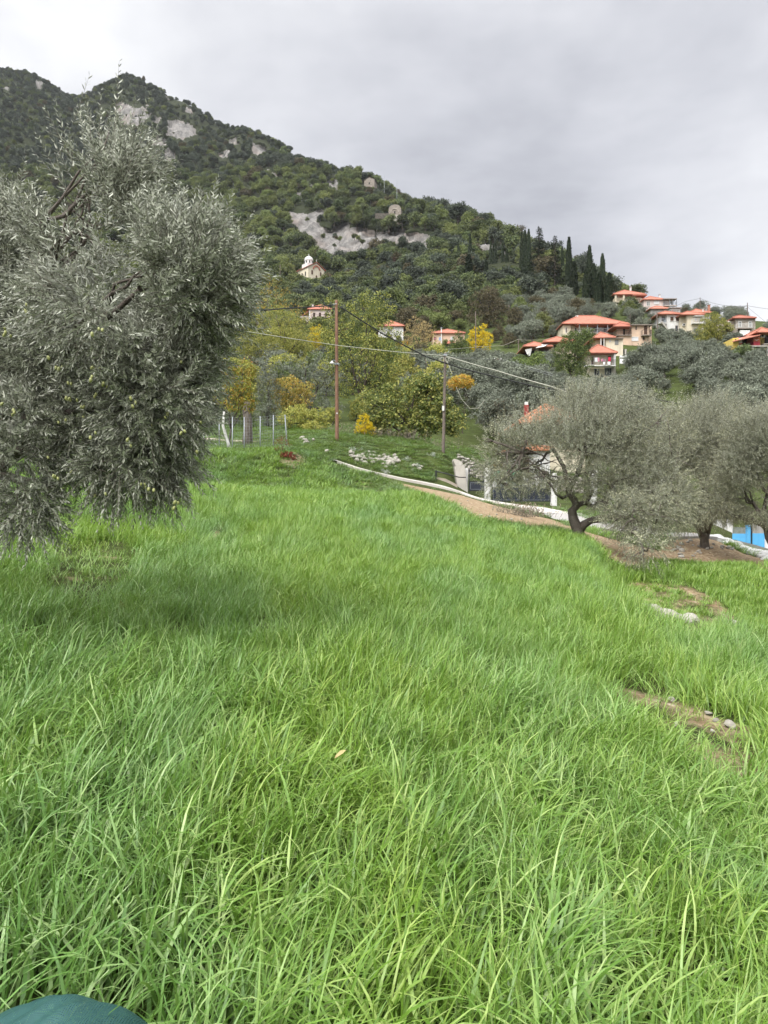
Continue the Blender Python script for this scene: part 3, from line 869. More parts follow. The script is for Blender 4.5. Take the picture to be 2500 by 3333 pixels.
def leaf_quads(mb, B, D, N, L, W, fold=0.25, fine=False, mi=0):
    """one small face group per leaf: B base, D direction, N normal"""
    D = unit(D)
    S = unit(np.cross(D, N))
    N = np.cross(S, D)
    L, W = np.broadcast_to(L, len(B))[:, None], np.broadcast_to(W, len(B))[:, None]
    n = len(B)
    if fine:
        a, c = B + D * L * 0.3, B + D * L * 0.72 - N * L * 0.05
        V = np.stack([B, a + S * W * .46 + N * W * fold, a - S * W * .46 + N * W * fold, c + S * W * .42 + N * W * fold, c - S * W * .42 + N * W * fold,
                      B + D * L - N * L * 0.12], 1)
        k = (np.arange(n) * 6)[:, None]
        mb.add(V.reshape(-1, 3), np.concatenate([k + [[1, 0, 2, 2]]], 0)[:, :3] if False else (k + np.array([[0, 2, 1]])), mi)
        mb.f.append((k + np.array([[1, 2, 4, 3]])) + mb.k - n * 6); mb.m.append(np.full(n, mi))
        mb.f.append((k + np.array([[3, 4, 5]])) + mb.k - n * 6); mb.m.append(np.full(n, mi))
    else:
        m = B + D * L * 0.45
        V = np.stack([B, m + S * W * .5 + N * W * fold, B + D * L, m - S * W * .5 + N * W * fold], 1)
        mb.add(V.reshape(-1, 3), (np.arange(n) * 4)[:, None] + np.array([[0, 1, 2, 3]]), mi)


def rand_unit(rng, n): return unit(rng.normal(size=(n, 3)))


def n3(p, s, seed):
    return 0.5 * (vnoise(p[:, 0] * s + p[:, 2] * s * .71, p[:, 1] * s - p[:, 2] * s * .53, seed) + vnoise(p[:, 0] * s * .6 - p[:, 1] * s * .8, p[:, 2] * s, seed + 7))


def lobe_points(rng, lobes, n, shell=0.65, gap=0.0, gseed=0, gscale=1.0, below=1.0):
    lobes = np.asarray(lobes, float)
    w = (lobes[:, 3] * lobes[:, 5] + lobes[:, 4] * lobes[:, 5] + lobes[:, 3] * lobes[:, 4])
    P, Nn = [], []
    got = 0
    while got < n:
        m = n * 2
        i = rng.choice(len(lobes), m, p=w / w.sum())
        u = rand_unit(rng, m)
        fr = np.where(rng.random(m) < shell, rng.uniform(0.78, 1.0, m), rng.uniform(0.25, 0.8, m))
        c, r = lobes[i, :3], lobes[i, 3:]
        p = c + u * r * fr[:, None]
        nn = unit(u / r)
        ok = (rng.random(m) < np.where(u[:, 2] < -0.35, below, 1.0))
        if gap: ok &= n3(p, gscale, gseed) > gap
        P.append(p[ok]); Nn.append(nn[ok])
        got += ok.sum()
    return np.concatenate(P)[:n], np.concatenate(Nn)[:n]


def shoot_crown(rng, lobes, nshoot, slen, leaf, lw, gapl, gap=0.3, gscale=1.2, droop=0.5, up=0.8, upz=None, fine=False, twig_r=0.0018, shell=0.6):
    """olive foliage: shoots carrying leaf pairs; returns (leaf MB, twig MB, tips)"""
    P, Nn = lobe_points(rng, lobes, nshoot, shell, gap, 3, gscale)
    z0, z1 = upz if upz else (P[:, 2].min(), P[:, 2].max())
    h = np.clip((P[:, 2] - z0) / (z1 - z0 + 1e-9), 0, 1)
    vert = (h ** 0.8)[:, None] * up - ((1 - h) ** 1.6)[:, None] * droop
    D = unit(Nn * 0.75 + vert * np.array([0, 0, 1.0]) + rng.normal(0, 0.33, P.shape))
    L = slen * rng.uniform(0.6, 1.25, nshoot) * (0.75 + 0.5 * h)
    k = int(round(slen / gapl))
    t = np.linspace(0.05, 1.0, k)
    sag = (-(1 - h) * 0.28 + h * 0.08) * L
    bendv = np.stack([0 * sag, 0 * sag, sag], -1)
    C = P[:, None] + D[:, None] * (L[:, None] * t)[..., None] + bendv[:, None] * (t ** 2)[None, :, None]
    T = unit(D[:, None] * L[:, None, None] + bendv[:, None] * (2 * t)[None, :, None])
    side0 = unit(np.cross(D, rand_unit(rng, nshoot)))
    side1 = np.cross(D, side0)
    lm = MB()
    for s in (1, -1):
        alt = (np.arange(k) % 2 == 0)[None, :, None]
        sd = np.where(alt, side0[:, None], side1[:, None]) * s + rng.normal(0, 0.22, C.shape)
        dirs = unit(T * 0.75 + sd * 0.8)
        nrm = unit(T * -0.6 + sd * 0.55 + np.array([0, 0, 0.75]) + rng.normal(0, 0.25, C.shape))
        sz = (leaf * rng.uniform(0.65, 1.15, C.shape[:2]) * (1.0 - 0.45 * t ** 3)[None])
        keep = rng.random(sz.shape) < 0.92
        leaf_quads(lm, C[keep], dirs[keep], nrm[keep], sz[keep], lw * sz[keep] / leaf, 0.12, fine)
    tm = MB()
    if twig_r:
        # twigs: three-sided slivers
        kk = [0, k // 2, k - 1]
        Q = np.stack([P] + [C[:, j] for j in kk[1:]], 1)
        o = [side0, -0.5 * side0 + 0.87 * side1, -0.5 * side0 - 0.87 * side1]
        rr = np.array([1.0, 0.75, 0.3]) * twig_r
        V = np.stack([Q[:, a] + o[c] * rr[a] for a in range(3) for c in range(3)], 1)
        base = (np.arange(nshoot) * 9)[:, None]
        qs = np.concatenate([base + np.array([[a * 3 + c, a * 3 + (c + 1) % 3, a * 3 + 3 + (c + 1) % 3, a * 3 + 3 + c]]) for a in range(2) for c in range(3)])
        tm.add(V.reshape(-1, 3), qs)
    return lm, tm, C[:, -1]


def clump_crown(rng, lobes, ncl, nl, rc, leaf, lw, up=0.4, gap=0.0, gscale=0.6, shell=0.8, below=0.7, fold=0.2, hang=0.0, fine=False, nout=0.5):
    """broadleaf foliage: leaf clumps over the lobes, loose leaves inside them"""
    P, Nn = lobe_points(rng, lobes, ncl, shell, gap, 5, gscale, below)
    P = np.repeat(P, nl, 0)
    N2 = np.repeat(Nn, nl, 0)
    o = rand_unit(rng, len(P)) * (rng.random(len(P)) ** 0.5)[:, None] * np.repeat(rc * rng.uniform(0.6, 1.3, ncl), nl)[:, None] * np.array([1, 1, 0.75])
    D = unit(rand_unit(rng, len(P)) + N2 * 0.6 + np.array([0, 0, -hang]))
    N = unit(rand_unit(rng, len(P)) * 0.8 + N2 * nout + np.array([0, 0, up]) + unit(o) * 0.4)
    mb = MB()
    sz = leaf * rng.uniform(0.6, 1.25, len(P))
    leaf_quads(mb, P + o, D, N, sz, sz * lw, fold, fine)
    return mb


def limb(p0, p1, rng, wob=0.12, n=6):
    p0, p1 = np.asarray(p0, float), np.asarray(p1, float)
    t = np.linspace(0, 1, n)[:, None]
    L = np.linalg.norm(p1 - p0)
    j = rng.normal(0, wob * L / 3, (n, 3)) * np.sin(t * pi)
    return p0 + (p1 - p0) * t + j + np.array([0, 0, 0.12 * L]) * np.sin(t * pi) * 0.5


def skeleton(rng, lobes, base, r0, fork_h, n_max=9, wob=0.16, sides=8):
    """trunk and limbs reaching into the crown"""
    mb = MB()
    base = np.asarray(base, float)
    lobes = np.asarray(lobes, float)
    fork = base + np.array([rng.normal(0, 0.08), rng.normal(0, 0.08), 1]) * fork_h
    mb.tube([base - [0, 0, 0.4], base, base + (fork - base) * .15, base + (fork - base) * .55 + rng.normal(0, r0 * .25, 3), fork],
            [r0 * 1.5, r0 * 1.35, r0 * 1.05, r0 * .92, r0 * .85], sides + 2, wob=0.12, rng=rng)
    idx = np.argsort(-lobes[:, 3] * lobes[:, 5])[:n_max]
    for i in idx:
        c = lobes[i, :3] + lobes[i, 3:] * rng.uniform(-0.2, 0.35, 3)
        P = limb(fork - [0, 0, 0.1 * fork_h], c, rng, wob, 7)
        mb.tube(P, np.linspace(r0 * .62, r0 * .12, 7), sides, wob=0.1, rng=rng)
        for _ in range(3):
            s = P[rng.integers(3, 6)]
            q = lobes[i, :3] + rand_unit(rng, 1)[0] * lobes[i, 3:] * 0.85
            mb.tube(limb(s, q, rng, wob, 5), np.linspace(r0 * .22, r0 * .03, 5), 5)
    return mb


def px_lobes(d, L):
    """(column, row, rx, ry[, depth shift in m[, depth radius factor]]) -> metric ellipsoids"""
    o = []
    for q in L:
        cx, cy, rx, ry = q[:4]
        dd = q[4] if len(q) > 4 else 0.0
        fy = q[5] if len(q) > 5 else 0.85
        c = at(cx, cy, d)
        k = d / F
        o.append((c[0] * (d + dd) / d, d + dd, c[2], rx * k, rx * k * fy, ry * k))
    return o


def shift(lobes, base):
    lobes = np.asarray(lobes, float).copy()
    lobes[:, :3] -= base
    return lobes


def plant(name, label, cat, base, crown, trunk, crown_mat, bark, group=None, part=('trunk', 'crown')):
    root = thing(name, label, cat, tuple(base), 0, group)
    if trunk is not None and trunk.k: trunk.build(part[0], bark, root, True)
    crown.build(part[1], crown_mat, root)
    return root


# ------------------------------------------------------------------ the big olive on the left
rng = np.random.default_rng(101)
OL = [(335, 535, 135, 205, .2), (390, 410, 68, 85, .2), (205, 385, 36, 90, .1), (420, 575, 70, 110, .3), (290, 520, 120, 180, .5), (240, 720, 150, 150, 0.2), (600, 930, 180, 180, -.2),
      (690, 960, 90, 115, .0), (360, 1000, 240, 240, -.3), (640, 800, 28, 50, 0), (735, 890, 36, 46, 0), (550, 830, 60, 70, .1), (640, 1080, 80, 120, .1),
      (500, 1300, 155, 210, -.2), (430, 1530, 165, 95, -.1), (550, 1480, 80, 120, -.1), (270, 1400, 120, 160, .0), (30, 1000, 160, 230, .3), (10, 720, 105, 125, .5),
      (60, 615, 40, 60, .5), (50, 1470, 120, 180, -.2), (100, 1650, 75, 80, -.3), (190, 1180, 170, 150, .2), (600, 1180, 80, 160, 0), (-150, 1100, 200, 350, .3),
      (430, 830, 130, 120, 0.1), (550, 1100, 150, 150, .3), (430, 1350, 160, 190, .5), (300, 880, 180, 180, .6), (120, 1250, 140, 140, .5), (60, 820, 110, 120, .6)]
d = 5.0
OL = [(q[0], q[1], q[2] * .94, q[3] * .94, *q[4:]) for q in OL]
lob = px_lobes(d, OL)
base = gp(-230, 5.7)
lob = shift(lob, base)
lm, tm, tips = shoot_crown(rng, lob, 7600, 0.27, 0.056, 0.0115, 0.0175, gap=0.40, gscale=2.0, droop=0.45, up=1.0, fine=True, twig_r=0.0020, shell=0.7)
def extra_shoots(rng, lob, n, slen, leaf, lw, gapl, fine, zmin, lm, tm, up=1.5):
    l2, t2, _ = shoot_crown(rng, [q for q in lob if q[2] > zmin], n, slen, leaf, lw, gapl, gap=0.0, droop=0.0, up=up, fine=fine, twig_r=.002, shell=1.0)
    for m2, m1 in ((l2, lm), (t2, tm)):
        off = m1.k
        for v in m2.v: m1.v.append(v); m1.k += len(v)
        for f in m2.f: m1.f.append(f + off)
        m1.m += m2.m
extra_shoots(rng, lob, 230, .29, .056, .0115, .021, True, at(0, 1150, d)[2] - base[2], lm, tm)
root = thing('olive_tree', 'large near olive tree with hanging green olives at the left edge of the grass field', 'tree', tuple(base))
lm.build('crown', M['olive_near'], root)
tm.build('twigs', M['twig'], root)
sk = MB()
fork = np.array([0.05, 0.0, 0.75])
sk.tube([[0, 0, -.4], [0, 0, 0], [.03, 0, .3], fork * [1, 1, .8], fork + [0, 0, .1]], [.26, .22, .17, .16, .14], 12, wob=.2, rng=rng)
for i in (0, 4, 5, 6, 8, 13, 17, 16, 22, 14):
    c = np.asarray(lob[i][:3])
    P = limb(fork, c, rng, 0.18, 8)
    sk.tube(P, np.linspace(.05, .010, 8), 8, wob=.12, rng=rng)
    for _ in range(5):
        q = c + rand_unit(rng, 1)[0] * np.asarray(lob[i][3:]) * .8
        sk.tube(limb(P[rng.integers(4, 8)], q, rng, .15, 5), np.linspace(.014, .003, 5), 5)
sk.build('trunk', M['bark'], root, True)
fm = MB().lathe([(0.0, -.0115), (.004, -.0105), (.0068, -.005), (.0075, 0), (.0066, .005), (.004, .009), (.0, .011)], 8).mesh('olive_fruit', M['fruit'], True)
front = np.percentile(tips[:, 1], 14)
low = tips[(tips[:, 2] < at(0, 1080, d)[2] - base[2]) & (tips[:, 2] > at(0, 1650, d)[2] - base[2]) & (tips[:, 1] < front)]
pick = rng.choice(len(low), 44, replace=False)
for i in pick:
    for _ in range(rng.integers(1, 4)):
        o = link('olive_fruit', fm, root)
        o.location = low[i] + rng.normal(0, .016, 3) - [0, .012, .012]
        o.rotation_euler = (rng.normal(0, .3), rng.normal(0, .3), 0)
        s = rng.uniform(1.0, 1.45)
        o.scale = (s, s, s)

# ------------------------------------------------------------------ the silver olives on the right
rng = np.random.default_rng(102)
d = 20.0
base = at(1885, 1742, d)
base[2] = gz(base[0], base[1])
OL = [(1940, 1375, 200, 105), (2070, 1430, 190, 140, .3), (1745, 1478, 130, 75, -.2), (1650, 1475, 100, 78, -.4), (1640, 1510, 90, 60, -.2), (1690, 1530, 120, 75, -.5), (1890, 1470, 200, 120, -.3),
      (2110, 1580, 120, 110, -.6), (2085, 1700, 85, 85, -.9), (2190, 1490, 80, 140), (1990, 1580, 100, 75, -.6), (1905, 1300, 75, 45), (2050, 1335, 105, 65, .3), (1870, 1335, 45, 60),
      (1630, 1570, 70, 50, -.5), (1605, 1440, 38, 45, -.3), (2190, 1620, 75, 75, -.3), (1790, 1550, 90, 50, -.4), (2140, 1370, 70, 60, .3), (1880, 1550, 90, 50, -.5), (1880, 1400, 120, 90, .6),
      (2000, 1450, 170, 120, .9), (2060, 1640, 90, 80, -.7), (1740, 1515, 120, 60, .5), (2055, 1690, 80, 75, -2.0), (2140, 1680, 80, 85, -2.0), (1720, 1420, 90, 60, -.2), (2030, 1670, 70, 60, -1.5), (2095, 1770, 60, 42, -3.4), (2180, 1560, 100, 110, .2), (2210, 1650, 70, 70, -1.0), (1980, 1640, 60, 45, -.8)]
lob = shift(px_lobes(d, OL), base)
lm, tm, tips = shoot_crown(rng, lob, 9500, 0.38, 0.078, 0.018, 0.038, gap=0.38, gscale=0.9, droop=0.6, up=0.8, twig_r=0.003, shell=0.62)
extra_shoots(rng, lob, 420, .62, .085, .018, .046, False, at(0, 1500, d)[2] - base[2], lm, tm)
root = thing('olive_tree', 'silver olive tree with a forked dark trunk beside the bare soil and the road', 'tree', tuple(base))
lm.build('crown', M['olive_silver'], root)
tm.build('twigs', M['twig'], root)
sk = MB()
k = d / F
def sp(px, py, dd=0.0):
    return at(px, py, d) - base + np.array([0, dd, 0])
KN = []
for pts, r0, r1 in (([(1888, 1760), (1885, 1738), (1876, 1712), (1866, 1688), (1862, 1662), (1872, 1648, -.1), (1868, 1630, -.1), (1850, 1606, -.1), (1846, 1570), (1835, 1520), (1800, 1460)], .17, .05),
                    ([(1884, 1730), (1900, 1708), (1925, 1693), (1955, 1688, -.3), (2000, 1676, -.5), (2060, 1640, -.7), (2090, 1600, -.7)], .14, .04),
                    ([(1868, 1655), (1890, 1640, .1), (1912, 1636, .2), (1945, 1648, .4), (1990, 1620, .5), (2030, 1560, .4), (2060, 1460, .3)], .09, .03),
                    ([(1850, 1612), (1825, 1622, -.2), (1800, 1610, -.4), (1785, 1588, -.5), (1740, 1540, -.6)], .05, .02),
                    ([(1846, 1575), (1820, 1558), (1795, 1572, -.2), (1760, 1540, -.3), (1690, 1480, -.4)], .05, .02),
                    ([(1850, 1600), (1880, 1540), (1910, 1450), (1930, 1350), (1920, 1270)], .08, .02),
                    ([(1910, 1636), (1940, 1600, .3), (1925, 1560, .3), (1960, 1480, .2)], .05, .02)):
    P = np.array([sp(*q) for q in pts])
    sk.tube(P, np.linspace(r0, r1, len(P)), 9, wob=.22, rng=rng)
    KN.append(P[2:])
KN = np.concatenate(KN)
for q in lob:
    c = np.asarray(q[:3])
    s0 = KN[np.argmin(((KN - c) ** 2).sum(1))]
    sk.tube(limb(s0, c, rng, .12, 6), np.linspace(.045, .025, 6), 6)
    for _ in range(4):
        sk.tube(limb(c, c + rand_unit(rng, 1)[0] * np.asarray(q[3:]) * .9, rng, .15, 5), np.linspace(.025, .006, 5), 5)
sk.build('trunk', M['bark'], root, True)

for nm, d, bpx, brow, OL, seed, lab, nsh in (
        ('olive_tree', 25.0, 2292, 1748, [(2300, 1440, 130, 100), (2230, 1390, 70, 70), (2370, 1480, 100, 120), (2280, 1560, 110, 80), (2210, 1620, 60, 60), (2360, 1600, 70, 70), (2250, 1500, 100, 110), (2320, 1340, 90, 50), (2190, 1430, 90, 90), (2200, 1550, 110, 110), (2400, 1420, 70, 60), (2300, 1650, 110, 50, -.5), (2220, 1680, 70, 50, -.4), (2390, 1650, 70, 50, -.4), (2150, 1600, 70, 80)], 103,
         'olive tree with a thick dark V-shaped trunk on the bank between two other olives', 7500),
        ('olive_tree', 22.5, 2515, 1760, [(2480, 1440, 110, 90), (2560, 1420, 120, 120), (2440, 1530, 90, 100), (2530, 1570, 110, 100), (2400, 1600, 70, 70), (2390, 1500, 50, 60), (2650, 1500, 130, 130), (2350, 1660, 50, 50), (2440, 1660, 50, 40), (2500, 1650, 90, 55, -.4), (2430, 1400, 80, 60), (2380, 1560, 80, 90)], 104,
         'olive tree cut by the right edge, leaning over the blue gate', 6800)):
    rng = np.random.default_rng(seed)
    base = at(bpx, brow, d)
    base[2] = gz(base[0], base[1])
    lob = shift(px_lobes(d, OL), base)
    lm, tm, tips = shoot_crown(rng, lob, nsh, 0.36, 0.08, 0.018, 0.042, gap=0.36, gscale=0.9, droop=0.6, up=0.8, twig_r=0.003)
    extra_shoots(rng, lob, 240, .62, .085, .018, .046, False, at(0, 1500, d)[2] - base[2], lm, tm)
    root = thing(nm, lab, 'tree', tuple(base))
    lm.build('crown', M['olive_silver'], root)
    tm.build('twigs', M['twig'], root)
    sk = skeleton(rng, lob, (0, 0, 0), .15, .5, 7)
    k = d / F
    if bpx > 2400:
        sk.tube([at(*q, d) - base for q in ((2500, 1720), (2480, 1705), (2440, 1690), (2390, 1680), (2350, 1660))], [.12, .10, .08, .06, .03], 9, wob=.2, rng=rng)
    else:
        sk.tube([at(*q, d) - base for q in ((2292, 1750), (2275, 1715), (2255, 1690), (2230, 1650))], [.15, .12, .10, .06], 9, wob=.2, rng=rng)
        sk.tube([at(*q, d) - base for q in ((2292, 1750), (2305, 1710), (2325, 1680), (2350, 1640))], [.15, .12, .10, .05], 9, wob=.2, rng=rng)
    sk.build('trunk', M['bark'], root, True)

# ------------------------------------------------------------------ trees of the middle distance, one by one
def photo_tree(name, label, cat, d, bpx, OL, mat, leaf, lw, ncl, nl, rc, seed, r0=.14, fork=1.0, bark='bark2', gap=.3, gscale=.7, hang=0.0, up=.4, row=None, group=None, nlimb=8, trunk=True, below=.7, fold=.2, shell=.75, nout=.5):
    rng = np.random.default_rng(seed)
    base = gp(bpx, d) if row is None else at(bpx, row, d)
    lob = shift(px_lobes(d, OL), base)
    cr = clump_crown(rng, lob, ncl, nl, rc, leaf, lw, up, gap, gscale, shell, below, fold, hang, nout=nout)
    sk = skeleton(rng, lob, (0, 0, 0), r0, fork, nlimb) if trunk else None
    return plant(name, label, cat, base, cr, sk, M[mat], M[bark], group)


photo_tree('walnut_tree', 'tall green tree turning yellow at its tips, behind the brown utility pole', 'tree', 74, 1180,
           [(1070, 985, 40, 50), (1100, 1080, 60, 70), (1190, 1010, 65, 60), (1250, 1000, 40, 50), (1165, 1130, 110, 110), (1240, 1110, 60, 80), (1170, 1230, 110, 70), (1260, 1200, 50, 60), (1110, 1200, 50, 60), (1230, 1270, 50, 50)],
           'walnut', .22, .5, 620, 26, .42, 201, .22, 1.6, gap=.34, gscale=.8)
photo_tree('turning_tree', 'wide yellow-green tree left of the utility pole, above the grey olives', 'tree', 108, 900,
           [(820, 1080, 70, 65), (900, 1070, 80, 70), (980, 1095, 70, 60), (860, 1140, 90, 45), (960, 1150, 60, 40), (790, 1130, 50, 50), (900, 1030, 50, 30)],
           'yellowgreen', .22, .5, 640, 24, .5, 202, .2, 1.5, gap=.3)
photo_tree('bare_tree', 'half-bare tree with a pale bent trunk and thin yellow leaves', 'tree', 150, 880,
           [(860, 925, 35, 30), (905, 950, 40, 35), (880, 985, 60, 35), (945, 1000, 40, 30), (840, 1010, 40, 30), (980, 1020, 40, 25)],
           'orange', .2, .5, 150, 12, .7, 203, .16, 2.5, 'twig', gap=.36)
photo_tree('olive_tree', 'big round grey olive directly left of the brown pole, behind the orange tree', 'tree', 65, 1010,
           [(1000, 1195, 85, 55), (930, 1215, 60, 50), (1060, 1225, 60, 60), (1000, 1265, 95, 60), (1060, 1320, 55, 60), (960, 1310, 60, 50)], 'olive_far', .17, .3, 620, 20, .28, 250, .2, .9, gap=.32, nout=1.0)
photo_tree('olive_tree', 'slender grey olive behind the wire fence, right of the small whitewashed tree', 'tree', 57, 872,
           [(865, 1230, 38, 50), (875, 1290, 42, 55), (860, 1340, 40, 45), (890, 1370, 30, 30)], 'olive_far', .15, .3, 330, 20, .24, 251, .12, .8, gap=.32, nout=1.0)
photo_tree('olive_tree', 'grey olive crown behind the fence at the edge of the near olive', 'tree', 59, 690,
           [(690, 1290, 60, 60), (640, 1320, 60, 60), (720, 1360, 40, 35), (780, 1370, 45, 30)], 'olive_far', .15, .3, 380, 20, .26, 252, .14, .8, gap=.32, nout=1.0)
photo_tree('small_yellow_tree', 'bright yellow sapling just left of the utility pole, below the stone house', 'tree', 112, 1028,
           [(1030, 1075, 18, 22), (1025, 1100, 22, 22), (1035, 1125, 18, 18)], 'yellow', .2, .5, 90, 18, .3, 204, .05, .8)
photo_tree('orange_tree_leaves', 'orange and yellow tree standing over the fence beside grey olives', 'tree', 58, 945,
           [(935, 1260, 50, 40), (975, 1300, 45, 35), (910, 1310, 35, 45), (1000, 1270, 25, 30), (950, 1340, 40, 30)], 'paleyellow', .13, .55, 330, 22, .25, 205, .09, .9, gap=.35)
photo_tree('yellow_bush', 'loose yellow-green bush at the end of the meadow left of the pole', 'bush', 54, 975,
           [(960, 1365, 50, 45), (1015, 1375, 50, 42), (1050, 1365, 28, 38), (930, 1380, 30, 34), (990, 1345, 40, 30)], 'yellowgreen', .13, .5, 330, 22, .22, 206, .05, .4)
photo_tree('yellow_bush', 'lemon yellow low bush at the foot of the orange tree', 'bush', 52.5, 1025,
           [(1020, 1392, 28, 22), (1000, 1398, 22, 18)], 'yellowgreen', .11, .5, 90, 20, .16, 207, .03, .3)
photo_tree('yellow_bush', 'brilliant yellow bush in front of the fig tree', 'bush', 50.5, 1188,
           [(1186, 1385, 28, 26), (1180, 1405, 30, 20), (1200, 1400, 22, 26), (1186, 1362, 16, 14)], 'yellow', .075, .5, 190, 24, .13, 208, .04, .3)
photo_tree('fig_tree', 'broad fig tree with big yellow-green leaves beside the grey pole', 'tree', 52, 1330,
           [(1200, 1330, 45, 60), (1260, 1310, 50, 60), (1330, 1300, 60, 70), (1400, 1290, 45, 60), (1440, 1350, 60, 60), (1300, 1370, 70, 50), (1380, 1370, 60, 50), (1480, 1380, 35, 40), (1370, 1250, 30, 30), (1420, 1250, 25, 40), (1230, 1390, 40, 35)],
           'fig', .20, .75, 640, 17, .36, 209, .16, .7, gap=.33, gscale=.9, hang=.5, nlimb=11)
photo_tree('persimmon_tree', 'small tree with brown and green leaves and a leaning whitewashed trunk', 'tree', 37.5, 744,
           [(745, 1210, 32, 40), (800, 1205, 28, 40), (770, 1265, 50, 40), (730, 1290, 35, 35), (800, 1290, 35, 35), (815, 1320, 18, 20), (760, 1320, 35, 18)],
           'persimmon', .115, .6, 190, 13, .2, 210, .05, 1.2, 'bark2', gap=.3, gscale=1.6, hang=.5)
_t = [o for o in bpy.data.objects if o.name == 'persimmon_tree'][0]
_o = np.array(_t.location)
MB().tube([at(748, 1462, 37.4) - _o, at(742, 1440, 37.4) - _o, at(734, 1415, 37.4) - _o, at(726, 1385, 37.4) - _o, at(730, 1340, 37.5) - _o], [.10, .085, .08, .07, .055], 10).build('limewashed_trunk', M['whitewash'], _t, True)
photo_tree('beige_tree', 'thin beige-leaved tree beside the white house with the red roof', 'tree', 158, 1365,
           [(1350, 1060, 30, 30), (1385, 1080, 35, 35), (1340, 1100, 30, 30), (1400, 1110, 25, 22), (1360, 1120, 30, 20)], 'beige', .22, .5, 260, 16, .5, 211, .16, 1.5, gap=.32)
photo_tree('orange_tree_leaves', 'small orange tree at the foot of the white house', 'tree', 150, 1296,
           [(1290, 1135, 22, 18), (1315, 1125, 16, 16)], 'orange', .22, .5, 90, 16, .4, 212, .08, 1.0)
photo_tree('golden_tree', 'golden yellow tree in front of the orange house', 'tree', 140, 1562,
           [(1555, 1085, 28, 22), (1580, 1105, 26, 26), (1545, 1112, 26, 24), (1562, 1130, 34, 24), (1575, 1065, 12, 12), (1540, 1090, 14, 16)], 'yellow', .22, .5, 330, 18, .35, 213, .1, 1.2)
photo_tree('green_tree', 'round green tree between the orange house and the golden tree', 'tree', 139, 1495,
           [(1490, 1115, 26, 22), (1510, 1135, 26, 24), (1480, 1140, 22, 20), (1495, 1090, 10, 14)], 'shrub', .22, .5, 300, 18, .4, 214, .1, 1.2)
photo_tree('orange_bush', 'round orange bush among grey olives beside the grey pole', 'bush', 72, 1505,
           [(1505, 1240, 32, 20), (1480, 1250, 22, 16), (1525, 1250, 20, 14)], 'orange', .15, .5, 200, 20, .25, 215, .05, .5)
photo_tree('oak_tree', 'big brown-green round tree below the cypresses', 'tree', 185, 1590,
           [(1570, 985, 45, 35), (1610, 1005, 40, 40), (1560, 1035, 45, 40), (1605, 1060, 40, 40), (1580, 960, 25, 20), (1625, 1040, 22, 40)], 'brown', .33, .55, 620, 20, .7, 216, .3, 2.5)
photo_tree('plane_tree', 'dark green tree in front of the house with laundry', 'tree', 118, 1855,
           [(1850, 1150, 50, 40), (1890, 1110, 40, 35), (1830, 1190, 45, 40), (1885, 1180, 45, 45), (1910, 1085, 28, 20), (1855, 1110, 30, 30)], 'shrub', .22, .5, 760, 22, .45, 217, .25, 1.5)
photo_tree('lime_tree', 'yellow-green round tree in front of the cream house on the ridge', 'tree', 148, 2330,
           [(2320, 1050, 40, 30), (2345, 1075, 36, 30), (2295, 1085, 40, 30), (2330, 1105, 40, 28), (2370, 1065, 18, 22), (2285, 1115, 30, 22)], 'yellowgreen', .24, .55, 560, 22, .45, 218, .2, 1.5, below=.5)
photo_tree('green_tree', 'dark bluish-green tree in front of the cream villa', 'tree', 193, 2053,
           [(2050, 985, 22, 18), (2040, 1002, 20, 16), (2066, 1000, 20, 20), (2052, 1015, 24, 14)], 'forest', .3, .6, 320, 20, .5, 219, .18, 1.5)
photo_tree('bush', 'dark round bush left of the yellow house stilts', 'bush', 126, 2425,
           [(2420, 1140, 26, 18), (2440, 1150, 24, 16), (2400, 1155, 20, 16)], 'forest', .24, .55, 260, 18, .4, 220, .08, .5)
photo_tree('bush', 'grey-green ivy bush against the stone house wall', 'bush', 146, 2372,
           [(2372, 1100, 18, 16), (2362, 1112, 14, 12), (2380, 1115, 14, 12)], 'olive_far', .22, .5, 140, 18, .35, 221, .06, .5)
photo_tree('bush', 'dark clipped round bush behind the garden gate', 'bush', 45.5, 1590, [(1590, 1520, 13, 16), (1592, 1535, 13, 14)], 'forest_dark', .09, .6, 90, 22, .1, 222, .03, .2, row=1555)
photo_tree('yellow_bush', 'ochre bush behind the garden gate pillar', 'bush', 46.5, 1620, [(1618, 1518, 12, 14), (1630, 1520, 8, 14)], 'orange', .09, .5, 70, 20, .1, 223, .03, .2, row=1552)
photo_tree('garden_bush', 'low red-brown oak sprout with dry crimson leaves on the grass bank', 'bush', 34.0, 943, [(938, 1487, 22, 14), (945, 1497, 18, 10), (925, 1490, 14, 10)], 'reddry', .085, .55, 70, 16, .09, 224, .02, .15, row=1508)
photo_tree('sapling', 'thin sapling with rusty leaves standing above the crimson bush', 'sapling', 35.0, 922, [(905, 1440, 12, 10), (925, 1435, 12, 14), (935, 1450, 8, 8), (908, 1462, 14, 7), (915, 1425, 7, 6)], 'reddry', .06, .5, 46, 7, .12, 225, .015, .35, row=1492)
photo_tree('orange_bush', 'rust coloured bush below the laundry house', 'bush', 104, 2075, [(2072, 1230, 18, 11), (2085, 1236, 12, 8)], 'orange', .2, .5, 70, 16, .3, 226, .04, .3)
photo_tree('yellow_tree', 'bright yellow tree seen beyond the left olive', 'tree', 60, 30, [(30, 850, 60, 50), (60, 900, 40, 40), (-10, 900, 50, 50), (20, 950, 60, 40)], 'yellow', .16, .5, 240, 20, .35, 227, .15, 3.0)

